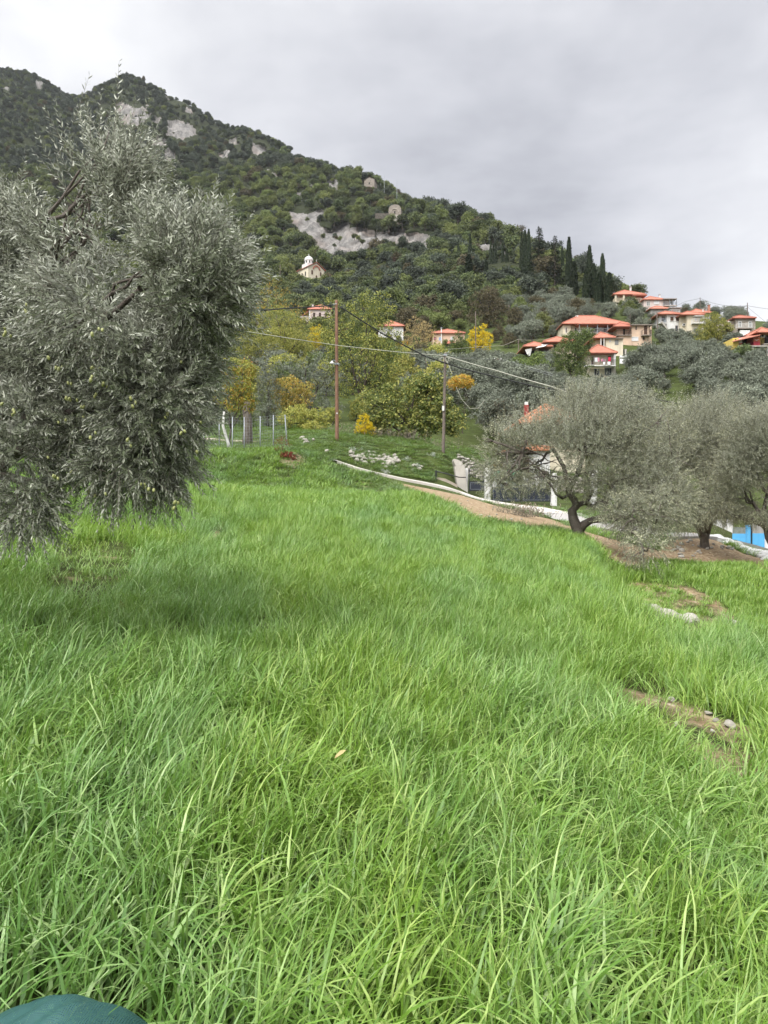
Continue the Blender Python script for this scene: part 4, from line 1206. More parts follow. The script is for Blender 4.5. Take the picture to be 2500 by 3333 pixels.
# ------------------------------------------------------------------ prototype trees
def generic_lobes(rng, R, H, n, flat=.8, z0=.35):
    L = [(0, 0, H * (z0 + 1) / 2, R * .62, R * .62, H * (1 - z0) * .42)]
    for i in range(n):
        a = 2 * pi * (i + rng.random() * .8) / n
        r = R * rng.uniform(.35, .62)
        s = R * rng.uniform(.32, .5)
        L.append((r * cos(a), r * sin(a), H * rng.uniform(z0 + .12, .86), s, s, s * flat))
    for i in range(max(2, n // 3)):
        L.append((rng.normal(0, R * .22), rng.normal(0, R * .22), H * .86, R * .36, R * .36, H * .13))
    return L


def proto(kind, seed):
    rng = np.random.default_rng(seed)
    if kind == 'olive':
        R, H = rng.uniform(2.5, 3.0), rng.uniform(4.3, 5.0)
        lob = generic_lobes(rng, R, H, 7, .8, .22)
        lm = clump_crown(rng, lob, 360, 17, .42, .30, .34, up=.45, gap=.3, gscale=.8, shell=.85, below=.6, nout=1.1)
        return lm, skeleton(rng, lob, (0, 0, 0), .2, .9, 5, sides=6)
    if kind == 'shrub':
        R, H = rng.uniform(2.2, 2.8), rng.uniform(4.5, 6)
        lob = generic_lobes(rng, R, H, 7, .9, .15)
        return clump_crown(rng, lob, 320, 15, .5, .30, .5, gap=.3, gscale=.7, nout=.9), skeleton(rng, lob, (0, 0, 0), .14, 1.0, 4, sides=6)
    if kind == 'forest':
        R, H = rng.uniform(3.2, 4.0), rng.uniform(6.5, 8)
        lob = generic_lobes(rng, R, H, 8, .75, .3)
        return clump_crown(rng, lob, 230, 11, .75, .55, .6, up=.6, gap=.25, gscale=.5, below=.3, nout=1.1), skeleton(rng, lob, (0, 0, 0), .22, 2.0, 4, sides=5)
    if kind == 'cypress':
        H, R, n = 17.0, rng.uniform(1.15, 1.45), 5200
        t = rng.random(n) ** .9
        prof = np.minimum(1, t / .12) * (1 - t ** 2.2) ** .75 * .92 + .03
        a = rng.uniform(0, 2 * pi, n)
        lump = 1 + .22 * np.sin(a * 3 + t * 21) + rng.normal(0, .1, n)
        rr = R * prof * lump * np.sqrt(rng.uniform(.45, 1, n))
        B = np.stack([rr * np.cos(a), rr * np.sin(a), .6 + t * (H - .6)], -1)
        out = np.stack([np.cos(a), np.sin(a), 0 * a], -1)
        D = unit(np.array([0, 0, 1.0]) + out * .35 + rng.normal(0, .25, B.shape))
        mb = MB()
        sz = rng.uniform(.35, .8, n)
        leaf_quads(mb, B, D, unit(out + rng.normal(0, .4, B.shape)), sz, sz * .38, .1)
        tr = MB().tube([(0, 0, -1), (0, 0, 2), (0, 0, H * .8)], [.28, .22, .05], 6)
        return mb, tr
    if kind == 'fir':
        H, R = 17.0, 3.1
        mb, tr = MB(), MB().tube([(0, 0, -1), (0, 0, 2), (0, 0, H * .97)], [.32, .26, .03], 7)
        for i in range(150):
            t = (i + rng.random()) / 150
            z = H * (.10 + .88 * t)
            a = rng.uniform(0, 2 * pi)
            L = R * (1 - t) ** .8 * rng.uniform(.6, 1.12) + .25
            n = max(7, int(L * 15))
            s = rng.random(n) ** .7
            o = np.array([cos(a), sin(a), 0])
            B = np.array([0, 0, z]) + o * (L * s)[:, None] + np.array([0, 0, 1]) * (-.28 * L * s + .22 * L * s ** 2)[:, None] + rng.normal(0, .10, (n, 3))
            D = unit(o + rng.normal(0, .6, (n, 3)) + np.array([0, 0, -.15]))
            leaf_quads(mb, B, D, unit(np.array([0, 0, 1.0]) + rng.normal(0, .35, (n, 3))), rng.uniform(.3, .6, n), .17, .1)
            tr.tube([(0, 0, z), np.array([0, 0, z - .1 * L]) + o * L * .8], [.04, .012], 4)
        return mb, tr


def merged(kind, seed, mat):
    cr, tr = proto(kind, seed)
    mb = MB()
    for V, Fs, Ms in ((cr, None, 0), (tr, None, 1)):
        off = mb.k
        for v in V.v: mb.v.append(v); mb.k += len(v)
        for f in V.f: mb.f.append(f + off); mb.m.append(np.full(len(f), Ms))
    return mb.mesh(kind + '_tree', [M[mat], M['bark2']])


OLIVE_P = [tuple(m.mesh(n_, mt, sm) for m, n_, mt, sm in zip(proto('olive', 300 + i), ('crown', 'trunk'), (M['olive_far'], M['bark2']), (False, True))) for i in range(5)]
SHRUB_P = {m: [tuple(q.mesh(n_, mt, sm) for q, n_, mt, sm in zip(proto('shrub', 320 + i), ('crown', 'trunk'), (M[m], M['bark2']), (False, True))) for i in range(3)] for m in ('shrub', 'yellowgreen', 'forest_light', 'brown')}
FOREST_P = {m: [merged('forest', 340 + i + 10 * k, m) for i in range(4)] for k, m in enumerate(('forest', 'forest_light', 'forest_dark', 'brown'))}
CYP_P = [tuple(q.mesh(n_, mt) for q, n_, mt in zip(proto('cypress', 380 + i), ('crown', 'trunk'), (M['cypress'], M['bark2']))) for i in range(3)]
FIR_P = [tuple(q.mesh(n_, mt) for q, n_, mt in zip(proto('fir', 390 + i), ('crown', 'trunk'), (M['cypress'], M['bark2']))) for i in range(2)]
FIRRED_P = [tuple(q.mesh(n_, mt) for q, n_, mt in zip(proto('fir', 395), ('crown', 'trunk'), (M['darkred'], M['bark2'])))]


def put(name, label, cat, meshes, loc, rz, sc, group):
    r = thing(name, label, cat, tuple(loc), rz, group)
    r.scale = sc if hasattr(sc, '__len__') else (sc, sc, sc)
    for n_, me in zip(('crown', 'trunk'), meshes): link(n_, me, r)
    return r


# cypresses and firs: (column, top row, base row, distance, width factor, kind, label)
CYP = [(1698, 758, 905, 255, .75, 'c', 'leftmost thin cypress of the dense cluster on the slope'),
       (1709, 752, 905, 252, .95, 'c', 'middle cypress of the dense cluster on the slope'),
       (1721, 749, 905, 250, .9, 'c', 'rightmost and tallest cypress of the dense cluster on the slope'),
       (1755, 736, 880, 245, 1.35, 'f', 'open-branched conifer breaking the skyline right of the cypress cluster'),
       (1806, 763, 970, 222, 1.0, 'f', 'tall dense fir between the open conifer and the row of cypresses'),
       (1852, 776, 980, 212, 1.1, 'c', 'tallest cypress in the row above the big orange-roofed house'),
       (1868, 853, 975, 210, 1.25, 'c', 'short wide cypress leaning against the tallest cypress'),
       (1919, 803, 990, 208, 1.05, 'c', 'slim pointed cypress in the middle of the row'),
       (1908, 880, 1000, 206, 1.2, 'c', 'low dark cypress at the left foot of the slim pointed one'),
       (1933, 860, 1000, 207, 1.1, 'c', 'half-height cypress at the right foot of the slim pointed one'),
       (1961, 829, 1005, 204, .95, 'c', 'knobbly narrow cypress second from the right end of the row'),
       (1950, 890, 1005, 203, 1.2, 'c', 'short cypress hidden behind the knobbly narrow one'),
       (1984, 890, 1012, 201, 1.45, 'c', 'broad cone-shaped cypress at the right end of the row beside the cream villa'),
       (1530, 762, 880, 300, .8, 'c', 'thin solitary cypress on the wooded slope below the skyline'),
       (1526, 830, 950, 262, 1.9, 'c', 'wide bushy cypress standing alone in the wood'),
       (1492, 780, 880, 305, .7, 'c', 'very thin cypress left of the solitary one'),
       (1597, 790, 900, 290, .7, 'c', 'thin cypress left of a close pair in the wood'),
       (1606, 795, 905, 288, .8, 'c', 'right-hand cypress of a close pair in the wood'),
       (1614, 786, 905, 286, .7, 'c', 'slender cypress just right of a close pair in the wood'),
       (1636, 790, 900, 284, .7, 'c', 'spindly cypress between the pair and the dense cluster'),
       (1583, 845, 930, 270, 1.0, 'c', 'low cypress below the close pair in the wood'),
       (1830, 803, 900, 240, .6, 'c', 'tiny cypress tip between the fir and the tallest cypress'),
       (1650, 812, 905, 280, .8, 'c', 'dull cypress half sunk in the wood left of the dense cluster')]
rng = np.random.default_rng(40)
for i, (px, t, bs, d, wf, kd, lab) in enumerate(CYP):
    z = at(px, bs, d)
    z[2] = min(z[2], gz(z[0], z[1]) + 1.0)
    Hh = at(px, t, d)[2] - z[2]
    s = Hh / 17.0
    pr = CYP_P[i % 3] if kd == 'c' else FIR_P[i % 2]
    put('cypress_tree' if kd == 'c' else 'fir_tree', lab, 'tree', pr, z, rng.uniform(0, 6), (wf * (.8 if kd == 'c' else s * .95), wf * (.8 if kd == 'c' else s * .95), s), 'cypresses above the village' if kd == 'c' else 'firs above the village')
for px, t, bs, d, lab in ((823, 588, 640, 540, 'dark red withered conifer high in the oak wood'), (1284, 835, 890, 318, 'dark red withered conifer below the rock scar')):
    z = at(px, bs, d)
    s = (at(px, t, d)[2] - z[2]) / 17
    put('withered_conifer', lab, 'tree', FIRRED_P[0], z, 1.0, (s * 1.6, s * 1.6, s), None)
z = at(1223, 805, 372)
put('fir_tree', 'single green conifer standing before the pale rock scar', 'tree', FIR_P[0], z, 2.0, (.45, .45, .52), None)

# ------------------------------------------------------------------ houses
# photo rectangles (x0, top row, x1, bottom row, distance) that nearer trees must leave open
CLEAR = [(1995, 925, 2110, 975, 200), (2095, 950, 2210, 1000, 195), (2110, 990, 2220, 1020, 185), (2138, 1010, 2225, 1075, 165), (2212, 1010, 2295, 1060, 165),
         (2240, 985, 2322, 1030, 176), (2358, 1020, 2465, 1090, 150), (2380, 1060, 2510, 1150, 130), (1825, 1028, 2055, 1085, 150), (1980, 1050, 2130, 1125, 144),
         (1928, 1080, 2032, 1135, 140), (1908, 1120, 2012, 1236, 130), (1700, 1098, 1800, 1150, 135), (1400, 1066, 1520, 1105, 165), (1235, 1040, 1322, 1100, 190),
         (998, 985, 1085, 1050, 212), (968, 830, 1080, 900, 330), (1180, 570, 1225, 606, 470), (1258, 655, 1310, 705, 398), (1085, 970, 1106, 1436, 44), (1690, 1300, 1800, 1400, 58),
         (1525, 1030, 1605, 1145, 140), (1300, 1030, 1410, 1130, 158), (800, 1010, 1035, 1170, 108), (1060, 940, 1290, 1260, 74), (1815, 1080, 1935, 1215, 118), (2285, 1025, 2380, 1110, 148),
         (2180, 1330, 2235, 1352, 95), (1535, 945, 1640, 1080, 185), (840, 905, 985, 1025, 150), (850, 1140, 1115, 1350, 65), (880, 1220, 1030, 1370, 58), (1150, 1240, 1510, 1420, 52), (835, 1180, 905, 1380, 57), (1845, 780, 1870, 960, 212), (1915, 810, 1935, 985, 208), (1955, 835, 1995, 1000, 204),
         (1690, 755, 1730, 890, 252), (1740, 740, 1770, 850, 245), (1790, 770, 1825, 940, 222), (1475, 1240, 1535, 1262, 72), (1030, 1060, 1045, 1130, 110), (1470, 1090, 1520, 1155, 139)]
CLEAR += [(c_[0] - 10, c_[1], c_[0] + 10, c_[1] + (c_[2] - c_[1]) * (.8 if c_[0] > 1840 else .5), c_[3]) for c_ in CYP]
CLEAR_A = np.array(CLEAR, float)


def roof_faces(mb, x0, x1, y0, y1, z, rise, kind='hip', th=.14, ridge=None, mi=0):
    """tiled roof over the rectangle; its eaves start at height z"""
    w, dp = x1 - x0, y1 - y0
    zt = z + th
    b4 = [(x0, y0), (x1, y0), (x1, y1), (x0, y1)]
    V = [(x, y, z) for x, y in b4] + [(x, y, zt) for x, y in b4]
    Fc = [(3, 2, 1, 0)] + [(i, (i + 1) % 4, 4 + (i + 1) % 4, 4 + i) for i in range(4)]
    xm, ym = (x0 + x1) / 2, (y0 + y1) / 2
    if kind == 'hip':
        run = ridge if ridge is not None else min(w, dp) / 2
        if w >= dp: a, c = (x0 + run, ym), (x1 - run, ym)
        else: a, c = (xm, y0 + run), (xm, y1 - run)
        if abs(a[0] - c[0]) + abs(a[1] - c[1]) < .05:
            V += [(xm, ym, zt + rise)]
            Fc += [(4, 5, 8), (5, 6, 8), (6, 7, 8), (7, 4, 8)]
        else:
            V += [(*a, zt + rise), (*c, zt + rise)]
            Fc += [(4, 5, 9, 8), (6, 7, 8, 9), (5, 6, 9), (7, 4, 8)] if w >= dp else [(5, 6, 9, 8), (7, 4, 8, 9), (4, 5, 8), (6, 7, 9)]
    elif kind == 'gable_x':                     # ridge runs along x
        V += [(x0, ym, zt + rise), (x1, ym, zt + rise)]
        Fc += [(4, 5, 9, 8), (6, 7, 8, 9), (5, 6, 9), (7, 4, 8)]
    elif kind == 'gable_y':
        V += [(xm, y0, zt + rise), (xm, y1, zt + rise)]
        Fc += [(5, 6, 9, 8), (7, 4, 8, 9), (4, 5, 8), (6, 7, 9)]
    elif kind == 'shed_left':                   # high at x1
        V += [(x1, y0, zt + rise), (x1, y1, zt + rise)]
        Fc += [(4, 8, 9, 7), (4, 5, 8), (6, 7, 9), (5, 6, 9, 8)]
    elif kind == 'shed_right':                  # high at x0
        V += [(x0, y0, zt + rise), (x0, y1, zt + rise)]
        Fc += [(5, 6, 9, 8), (4, 5, 8), (6, 7, 9), (7, 4, 8, 9)]
    elif kind == 'shed_back':                   # high at the back
        V += [(x1, y1, zt + rise), (x0, y1, zt + rise)]
        Fc += [(4, 5, 8, 9), (5, 6, 8), (7, 4, 9), (6, 7, 9, 8)]
    mb.add(V, Fc, mi)
    if kind == 'hip' and len(V) > 8:                # ridge and hip tiles
        a, c = np.array(V[8]), np.array(V[-1])
        ends = ([(4, a), (7, a), (5, c), (6, c)] if w >= dp else [(4, a), (5, a), (7, c), (6, c)])
        for i, q in ends: mb.tube([np.array(V[i]) + [0, 0, .02], q + [0, 0, .03]], .11, 6, True, mi)
        if len(V) > 9: mb.tube([a + [0, 0, .03], c + [0, 0, .03]], .11, 6, True, mi)
    return mb


def roof_object(mb, name, mat, parent):
    me = mb.mesh(name, mat)
    uv = me.uv_layers.new(name="UVMap")
    for p in me.polygons:
        n = p.normal
        e = np.array([-n.y, n.x, 0]) if abs(n.z) < .999 else np.array([1.0, 0, 0])
        e /= np.linalg.norm(e) + 1e-9
        s = np.cross(np.array(n), e)
        for li in p.loop_indices:
            c = np.array(me.vertices[me.loops[li].vertex_index].co)
            uv.data[li].uv = (c @ e, c @ s)
    return link(name, me, parent)


class House:
    """built around its front wall: photo columns and rows are turned to metres on that wall"""
    def __init__(s, name, label, x0, x1, ytop, ybase, d, depth, wall, found=4.0, base_wall=None, cat='house'):
        s.k = d / F
        s.xc, s.yb = (x0 + x1) / 2, ybase
        loc = at(s.xc, ybase, d)
        s.d, s.bx, s.bz = d, loc[0], loc[2]
        s.root = thing(name, label, cat, tuple(loc))
        s.x0, s.x1, s.h, s.dp = s.X(x0), s.X(x1), s.Z(ytop), depth
        s.walls = MB().box(s.x0, s.x1, 0, depth, -found if base_wall is None else 0, s.h)
        s.wmat = M[wall]
        if base_wall: MB().box(s.x0 + .02, s.x1 - .02, .02, depth - .02, -found, 0).build('foundation', M[base_wall], s.root)
    def X(s, px, y=0.0): return (px - CX) / F * (s.d + y) - s.bx
    def Z(s, py, y=0.0): return -(py - CY) / F * (s.d + y) - s.bz
    def box(s, px0, px1, y0, y1, py0, py1, mb=None):
        return (mb or MB()).box(s.X(px0, y0), s.X(px1, y0), y0, y1, s.Z(py1, y0), s.Z(py0, y0))
    def part(s, name, mat, px0, px1, y0, y1, py0, py1, parent=None):
        return s.box(px0, px1, y0, y1, py0, py1).build(name, M[mat], parent or s.root)
    def extra_wall(s, px0, px1, y0, y1, py0, py1): s.box(px0, px1, y0, y1, py0, py1, s.walls)
    def roof(s, rise, over=.5, kind='hip', mat='roof', px=None, py=None, y=None, ridge=None, name='roof', th=.14):
        y0, y1 = y if y else (-over, s.dp + over)
        x0, x1 = (s.X(px[0], y0), s.X(px[1], y0)) if px else (s.x0 - over, s.x1 + over)
        if py is None: py = CY - (s.h + s.bz) / (s.d + y0) * F
        z = s.Z(py, y0)
        run = ridge if ridge is not None else min(x1 - x0, y1 - y0) / 2
        yr = y1 if kind == 'shed_back' else ((y0 + y1) / 2 if (x1 - x0) >= (y1 - y0) else y0 + run)
        up = s.Z(py - rise, yr) - z - th
        return roof_object(roof_faces(MB(), x0, x1, y0, y1, z + .003, up, kind, th, ridge), name, M[mat], s.root)
    def window(s, px0, px1, py0, py1, frame='wood', fill='glass', y=0.0, side=None, name='window', cols=2, fw=.09, sill=False):
        """frame ring with mullions, pane behind it; side='L': on the left wall, px0/px1 are then metres from the front"""
        yy = 0.0 if side == 'L' else y
        z0, z1 = s.Z(py1, yy), s.Z(py0, yy)
        def bx(mb, a0, a1, d0, d1, c0, c1):
            if side == 'L': mb.box(s.x0 - d1, s.x0 - d0, a0, a1, c0, c1)
            else: mb.box(a0, a1, y - d1, y - d0, c0, c1)
        a0, a1 = (px0, px1) if side == 'L' else (s.X(px0, yy), s.X(px1, yy))
        fr, pn = MB(), MB()
        bx(fr, a0, a0 + fw, .004, .08, z0, z1); bx(fr, a1 - fw, a1, .004, .08, z0, z1)
        bx(fr, a0 + fw, a1 - fw, .004, .08, z1 - fw, z1); bx(fr, a0 + fw, a1 - fw, .004, .08, z0, z0 + fw)
        for c in range(1, cols):
            m = a0 + (a1 - a0) * c / cols
            bx(fr, m - fw * .4, m + fw * .4, .004, .06, z0 + fw, z1 - fw)
        bx(pn, a0 + fw, a1 - fw, .002, .02, z0 + fw, z1 - fw)
        w = fr.build(name, M[frame], s.root)
        pn.build('pane' if name == 'window' else 'leaf', M[fill], w)
        if sill:
            sm = MB(); bx(sm, a0 - .08, a1 + .08, .004, .16, z0 - .07, z0 - .003); sm.build('sill', M['whitewood'], w)
        return w
    def door(s, px0, px1, py0, py1, frame='whitewood', fill='wood', y=0.0): return s.window(px0, px1, py0, py1, frame, fill, y, name='door', cols=1, fw=.07)
    def balcony(s, px0, px1, py, out, hrail, mat='white', rail='black', y=0.0, step=.14, thick=.16):
        z = s.Z(py, y - out)
        a, c = s.X(px0, y - out), s.X(px1, y - out)
        bl = MB().box(a, c, y - out, y - .003, z - thick, z).build('balcony', M[mat], s.root)
        s.rail(a, c, y - out + .04, y - .02, z, hrail, rail, bl, step)
        return bl
    def rail(s, x0, x1, yf, yb, z, h, mat, parent, step=.14):
        mb = MB()
        for (ax, ay, bx_, by) in ((x0 + .03, yf, x1 - .03, yf), (x0 + .03, yf, x0 + .03, yb), (x1 - .03, yf, x1 - .03, yb)):
            L = math.hypot(bx_ - ax, by - ay)
            n = max(2, int(L / step))
            for i in range(n + 1):
                t = i / n
                x, y_ = ax + (bx_ - ax) * t, ay + (by - ay) * t
                mb.box(x - .014, x + .014, y_ - .014, y_ + .014, z, z + h - .03)
            mb.box(min(ax, bx_) - .025, max(ax, bx_) + .025, min(ay, by) - .025, max(ay, by) + .025, z + h - .03, z + h + .02)
        return mb.build('railing', M[mat], parent)
    def chimney(s, px, py0, py1, wpx, mat='white', y=2.5, cap=True):
        c = s.part('chimney', mat, px - wpx / 2, px + wpx / 2, y, y + wpx * s.k, py0, py1)
        if cap: s.part('chimney_cap', 'grey', px - wpx * .75, px + wpx * .75, y - wpx * s.k * .25, y + wpx * s.k * 1.25, py0 - 2.2, py0 - .05, c)
        return c
    def ac(s, px, py, y=0.0):
        X_, Z_ = s.X(px, y), s.Z(py, y)
        o = MB().box(X_ - .4, X_ + .4, y - .36, y - .004, Z_ - .3, Z_ + .3).build('air_conditioner', M['whitewood'], s.root)
        f = MB().tube([(X_ - .1, y - .37, Z_), (X_ - .1, y - .362, Z_)], .22, 14).build('fan_grille', M['dark'], o)
    def post(s, px, py0, py1, y, w=.2, mat=None, name='post'):
        return MB().box(s.X(px, y) - w / 2, s.X(px, y) + w / 2, y - w / 2, y + w / 2, s.Z(py1, y), s.Z(py0, y)).build(name, M[mat] if mat else s.wmat, s.root)
    def done(s): s.walls.build('wall', s.wmat, s.root)


# cream villa at the top
h = House('house', 'cream villa with orange hip roof and corner veranda at the village top', 2003, 2090, 958, 1000, 200, 8, 'cream')
h.roof(14, px=(1996, 2102), py=958, y=(-2.0, 9)); h.roof(7, px=(2060, 2107), py=961, y=(-2.2, 5), name='lower_roof')
for p in (2004, 2030): h.post(p, 958, 1000, -1.5, .45)
h.balcony(2000, 2092, 982, 1.8, .95, 'cream', 'cream')
h.window(2033, 2044, 963, 981, 'whitewood', 'greywood'); h.window(2055, 2066, 966, 981, 'whitewood', 'greywood'); h.window(2074, 2084, 966, 981, 'whitewood', 'glass')
h.ac(2057, 962); h.ac(2080, 967); h.ac(2007, 968, -.2); h.chimney(2053, 934, 952, 5)
h.part('annex', 'white', 2080, 2106, -3.0, -.005, 988, 1006)
h.part('terrace_slab', 'white', 2076, 2110, -3.4, -.01, 985.5, 987.9); h.done()

h = House('house', 'pale pink house with a covered dark-roofed veranda, right of the cream villa', 2096, 2162, 975, 1004, 195, 8, 'pink')
h.roof(10, px=(2092, 2166), py=975); h.chimney(2148, 960, 976, 4)
h.roof(-14, px=(2163, 2206), py=968, y=(-1.0, 7), kind='shed_right', mat='slab', name='veranda_roof', th=.12) if False else h.part('veranda_roof', 'slab', 2160, 2204, -1.2, 7, 971, 973)
for p in (2180, 2190, 2202): h.post(p, 973, 1002, -.9, .12, 'metal')
h.extra_wall(2163, 2180, .3, 6, 975, 1004)
h.window(2128, 2146, 980, 990, 'whitewood', 'whitecloth', cols=3); h.window(2104, 2116, 981, 996, 'whitewood', 'greywood')
h.balcony(2163, 2204, 993, 1.0, .95, 'pink', 'metal'); h.door(2184, 2192, 978, 993, y=.3); h.done()

h = House('house', 'low grey house with orange roof and small square window below the pink house', 2118, 2178, 1006, 1022, 185, 7, 'grey')
h.roof(9, px=(2114, 2186), py=1005); h.window(2161, 2166, 1004.5, 1010, 'whitewood', 'glass', cols=1)
h.extra_wall(2180, 2214, -.5, 6, 1003, 1024); h.part('porch_roof', 'slab', 2178, 2219, -1.6, 6, 1000, 1002.6)
h.window(2186, 2192, 1007, 1018, 'whitewood', 'redcloth', -.5); h.window(2196, 2202, 1007, 1018, 'whitewood', 'glass', -.5); h.balcony(2180, 2214, 1018.5, 1.1, .9, 'white', 'white', -.5); h.done()

h = House('house', 'white two-storey house with brown shutters and an outside staircase', 2170, 2218, 1022, 1082, 165, 7, 'white')
h.extra_wall(2146, 2169.9, .8, 6, 1024, 1082)
h.roof(9, px=(2140, 2221), py=1022, y=(-.7, 7.5))
for a, c in ((2182, 2192), (2200, 2210)): h.window(a, c, 1031, 1045, 'wood', 'wood', sill=True)
h.window(2154, 2164, 1031, 1045, 'wood', 'glass', .8); h.door(2198, 2206, 1060, 1081, 'wood', 'glass')
h.balcony(2143, 2170, 1050, 1.6, .95, 'white', 'metal', .8)
mb = MB()
for i in range(9): mb.box(h.X(2146 + i * 2.4), h.X(2148.6 + i * 2.4), -1.4, -.4, h.Z(1056 + i * 2.8 + 1.4), h.Z(1051.5 + i * 2.8))
mb.build('staircase', M['concrete'], h.root); h.done()

h = House('house', 'cream two-storey house left of the lime-yellow tree, awning over its balcony', 2236, 2290, 1024, 1082, 163, 9, 'cream')
h.roof(11, px=(2214, 2296), py=1024, y=(-.7, 9.5))
h.extra_wall(2214, 2235.9, 1.2, 8, 1025, 1082)
h.window(2262, 2268, 1032, 1046, 'whitewood', 'wood', cols=2); h.window(2274, 2280, 1032, 1049, 'whitewood', 'wood'); h.ac(2226, 1058, 1.2)
h.balcony(2256, 2292, 1050, 1.2, .95, 'white', 'white'); h.part('awning', 'awning', 2262, 2292, -1.2, -.01, 1026.5, 1028.5)
h.window(2258, 2272, 1068, 1082, 'white', 'dark', cols=1); h.done()

h = House('house', 'red-tiled house with several tall chimneys behind the cream house', 2250, 2312, 1018, 1040, 178, 8, 'grey')
h.roof(12, px=(2244, 2319), py=1018); h.chimney(2309, 992, 1018, 6, 'brick', 3); h.chimney(2299, 1003, 1020, 6, 'grey', .5); h.chimney(2289, 1006, 1024, 3.5, 'white', .2); h.done()

h = House('house', 'stone house with two white balcony doors alone on the right crest', 2395, 2459, 1036, 1104, 150, 7, 'stone')
h.roof(9, px=(2384, 2463), py=1035.5, y=(-.6, 7.6), mat='roof_old')
h.part('plaster_wing', 'pink', 2362, 2394.9, .9, 6, 1044, 1068)
h.window(2372, 2379, 1047, 1055, 'whitewood', 'glass', .9, cols=1)
for a, c in ((2402, 2414), (2436, 2447)): h.window(a, c, 1045, 1066, 'whitewood', 'glass', name='door', fw=.14)
h.balcony(2400, 2452, 1067, .9, .9, 'slab', 'whitewood')
h.window(2420, 2427, 1070, 1078, 'wood', 'dark', cols=1)
h.part('lower_wall', 'stone_dark', 2352, 2401, -1.2, -.02, 1069, 1108); h.part('buttress', 'stone_dark', 2330, 2351.9, -1.6, 2, 1092, 1125)
h.done()
t = thing('solar_heater', 'solar water heater tilted against the stone house wall', 'water heater', tuple(at(2426, 1092, 148)))
MB().add([(-1.1, -.6, -.2), (1.1, -.6, -.2), (1.1, .1, .7), (-1.1, .1, .7), (-1.1, -.52, -.26), (1.1, -.52, -.26), (1.1, .18, .64), (-1.1, .18, .64)],
         [(0, 1, 2, 3), (7, 6, 5, 4), (0, 4, 5, 1), (1, 5, 6, 2), (2, 6, 7, 3), (3, 7, 4, 0)]).build('panel', M['whitewood'], t)
MB().tube([(-1.0, .25, .85), (1.0, .25, .85)], .26, 12).build('tank', M['whitewood'], t)
MB().box(-1, -.94, .1, .2, -.8, .7).box(.94, 1, .1, .2, -.8, .7).build('stand', M['metal'], t)

h = House('house', 'yellow and red house on concrete stilts at the right edge', 2398, 2502, 1098, 1128, 128, 8, 'dark', 0.0)
h.walls = MB()
h.box(2386, 2404, -1.2, 6, 1100, 1136, h.walls); h.wmat = M['yellowwall']
h.box(2474, 2510, .2, 6, 1074, 1140, h.walls)
h.part('red_wall', 'redwall', 2405, 2416, -1.15, 6, 1116, 1132); h.part('red_upper', 'pink', 2405, 2416, -1.1, 6, 1100, 1115.9)
h.part('porch_back', 'dark', 2416.1, 2453, 1.2, 6, 1092, 1124)
h.part('red_panel', 'redwall', 2453.1, 2473.9, -1.2, 6, 1112, 1124); h.part('rust_panel', 'rust', 2453.1, 2473.9, -1.2, 6, 1092, 1111.9)
mb = MB().add([(h.X(2455, -1.23), -1.23, h.Z(1104, -1.23)), (h.X(2463, -1.23), -1.23, h.Z(1109, -1.23)), (h.X(2472, -1.23), -1.23, h.Z(1103, -1.23)), (h.X(2463, -1.23), -1.23, h.Z(1106.5, -1.23))], [(0, 1, 2, 3)])
mb.add([(h.X(2455, -1.202), -1.202, h.Z(1104, -1.202)), (h.X(2463, -1.202), -1.202, h.Z(1109, -1.202)), (h.X(2472, -1.202), -1.202, h.Z(1103, -1.202)), (h.X(2463, -1.202), -1.202, h.Z(1106.5, -1.202))], [(3, 2, 1, 0)]).build('wall_emblem', M['whitewood'], h.root)
h.roof(16, px=(2462, 2530), py=1082, y=(-1.8, 8), mat='roof')
rm = MB().add([(h.X(2383, -2.2), -2.2, h.Z(1111, -2.2)), (h.X(2474, -2.2), -2.2, h.Z(1090, -2.2)), (h.X(2500, 5), 5, h.Z(1070, 5)), (h.X(2400, 5), 5, h.Z(1098, 5)),
               (h.X(2383, -2.2), -2.2, h.Z(1113, -2.2)), (h.X(2474, -2.2), -2.2, h.Z(1092, -2.2)), (h.X(2500, 5), 5, h.Z(1072, 5)), (h.X(2400, 5), 5, h.Z(1100, 5))],
              [(0, 1, 2, 3), (7, 6, 5, 4), (0, 4, 5, 1), (1, 5, 6, 2), (2, 6, 7, 3), (3, 7, 4, 0)])
roof_object(rm, 'lean_to_roof', M['roof'], h.root)
h.part('floor_slab', 'concrete', 2404.5, 2500, -1.6, 6, 1124.3, 1128)
h.door(2420, 2428, 1098, 1124, 'wood', 'dark', 1.19); h.window(2434, 2440, 1100, 1114, 'wood', 'glass', 1.19)
h.post(2448, 1128, 1180, -1.2, .45, 'concrete', 'stilt'); h.post(2500, 1128, 1180, -1.2, .45, 'concrete', 'stilt'); h.post(2412, 1128, 1170, 3, .45, 'concrete', 'stilt')
h.window(2392, 2396, 1104, 1109, 'wood', 'dark', -1.2, cols=1); h.window(2488, 2500, 1092, 1118, 'wood', 'dark', .19); h.ac(2481, 1094, .2)
h.balcony(2486, 2506, 1118, 1.0, .95, 'concrete', 'black', .19); h.done()

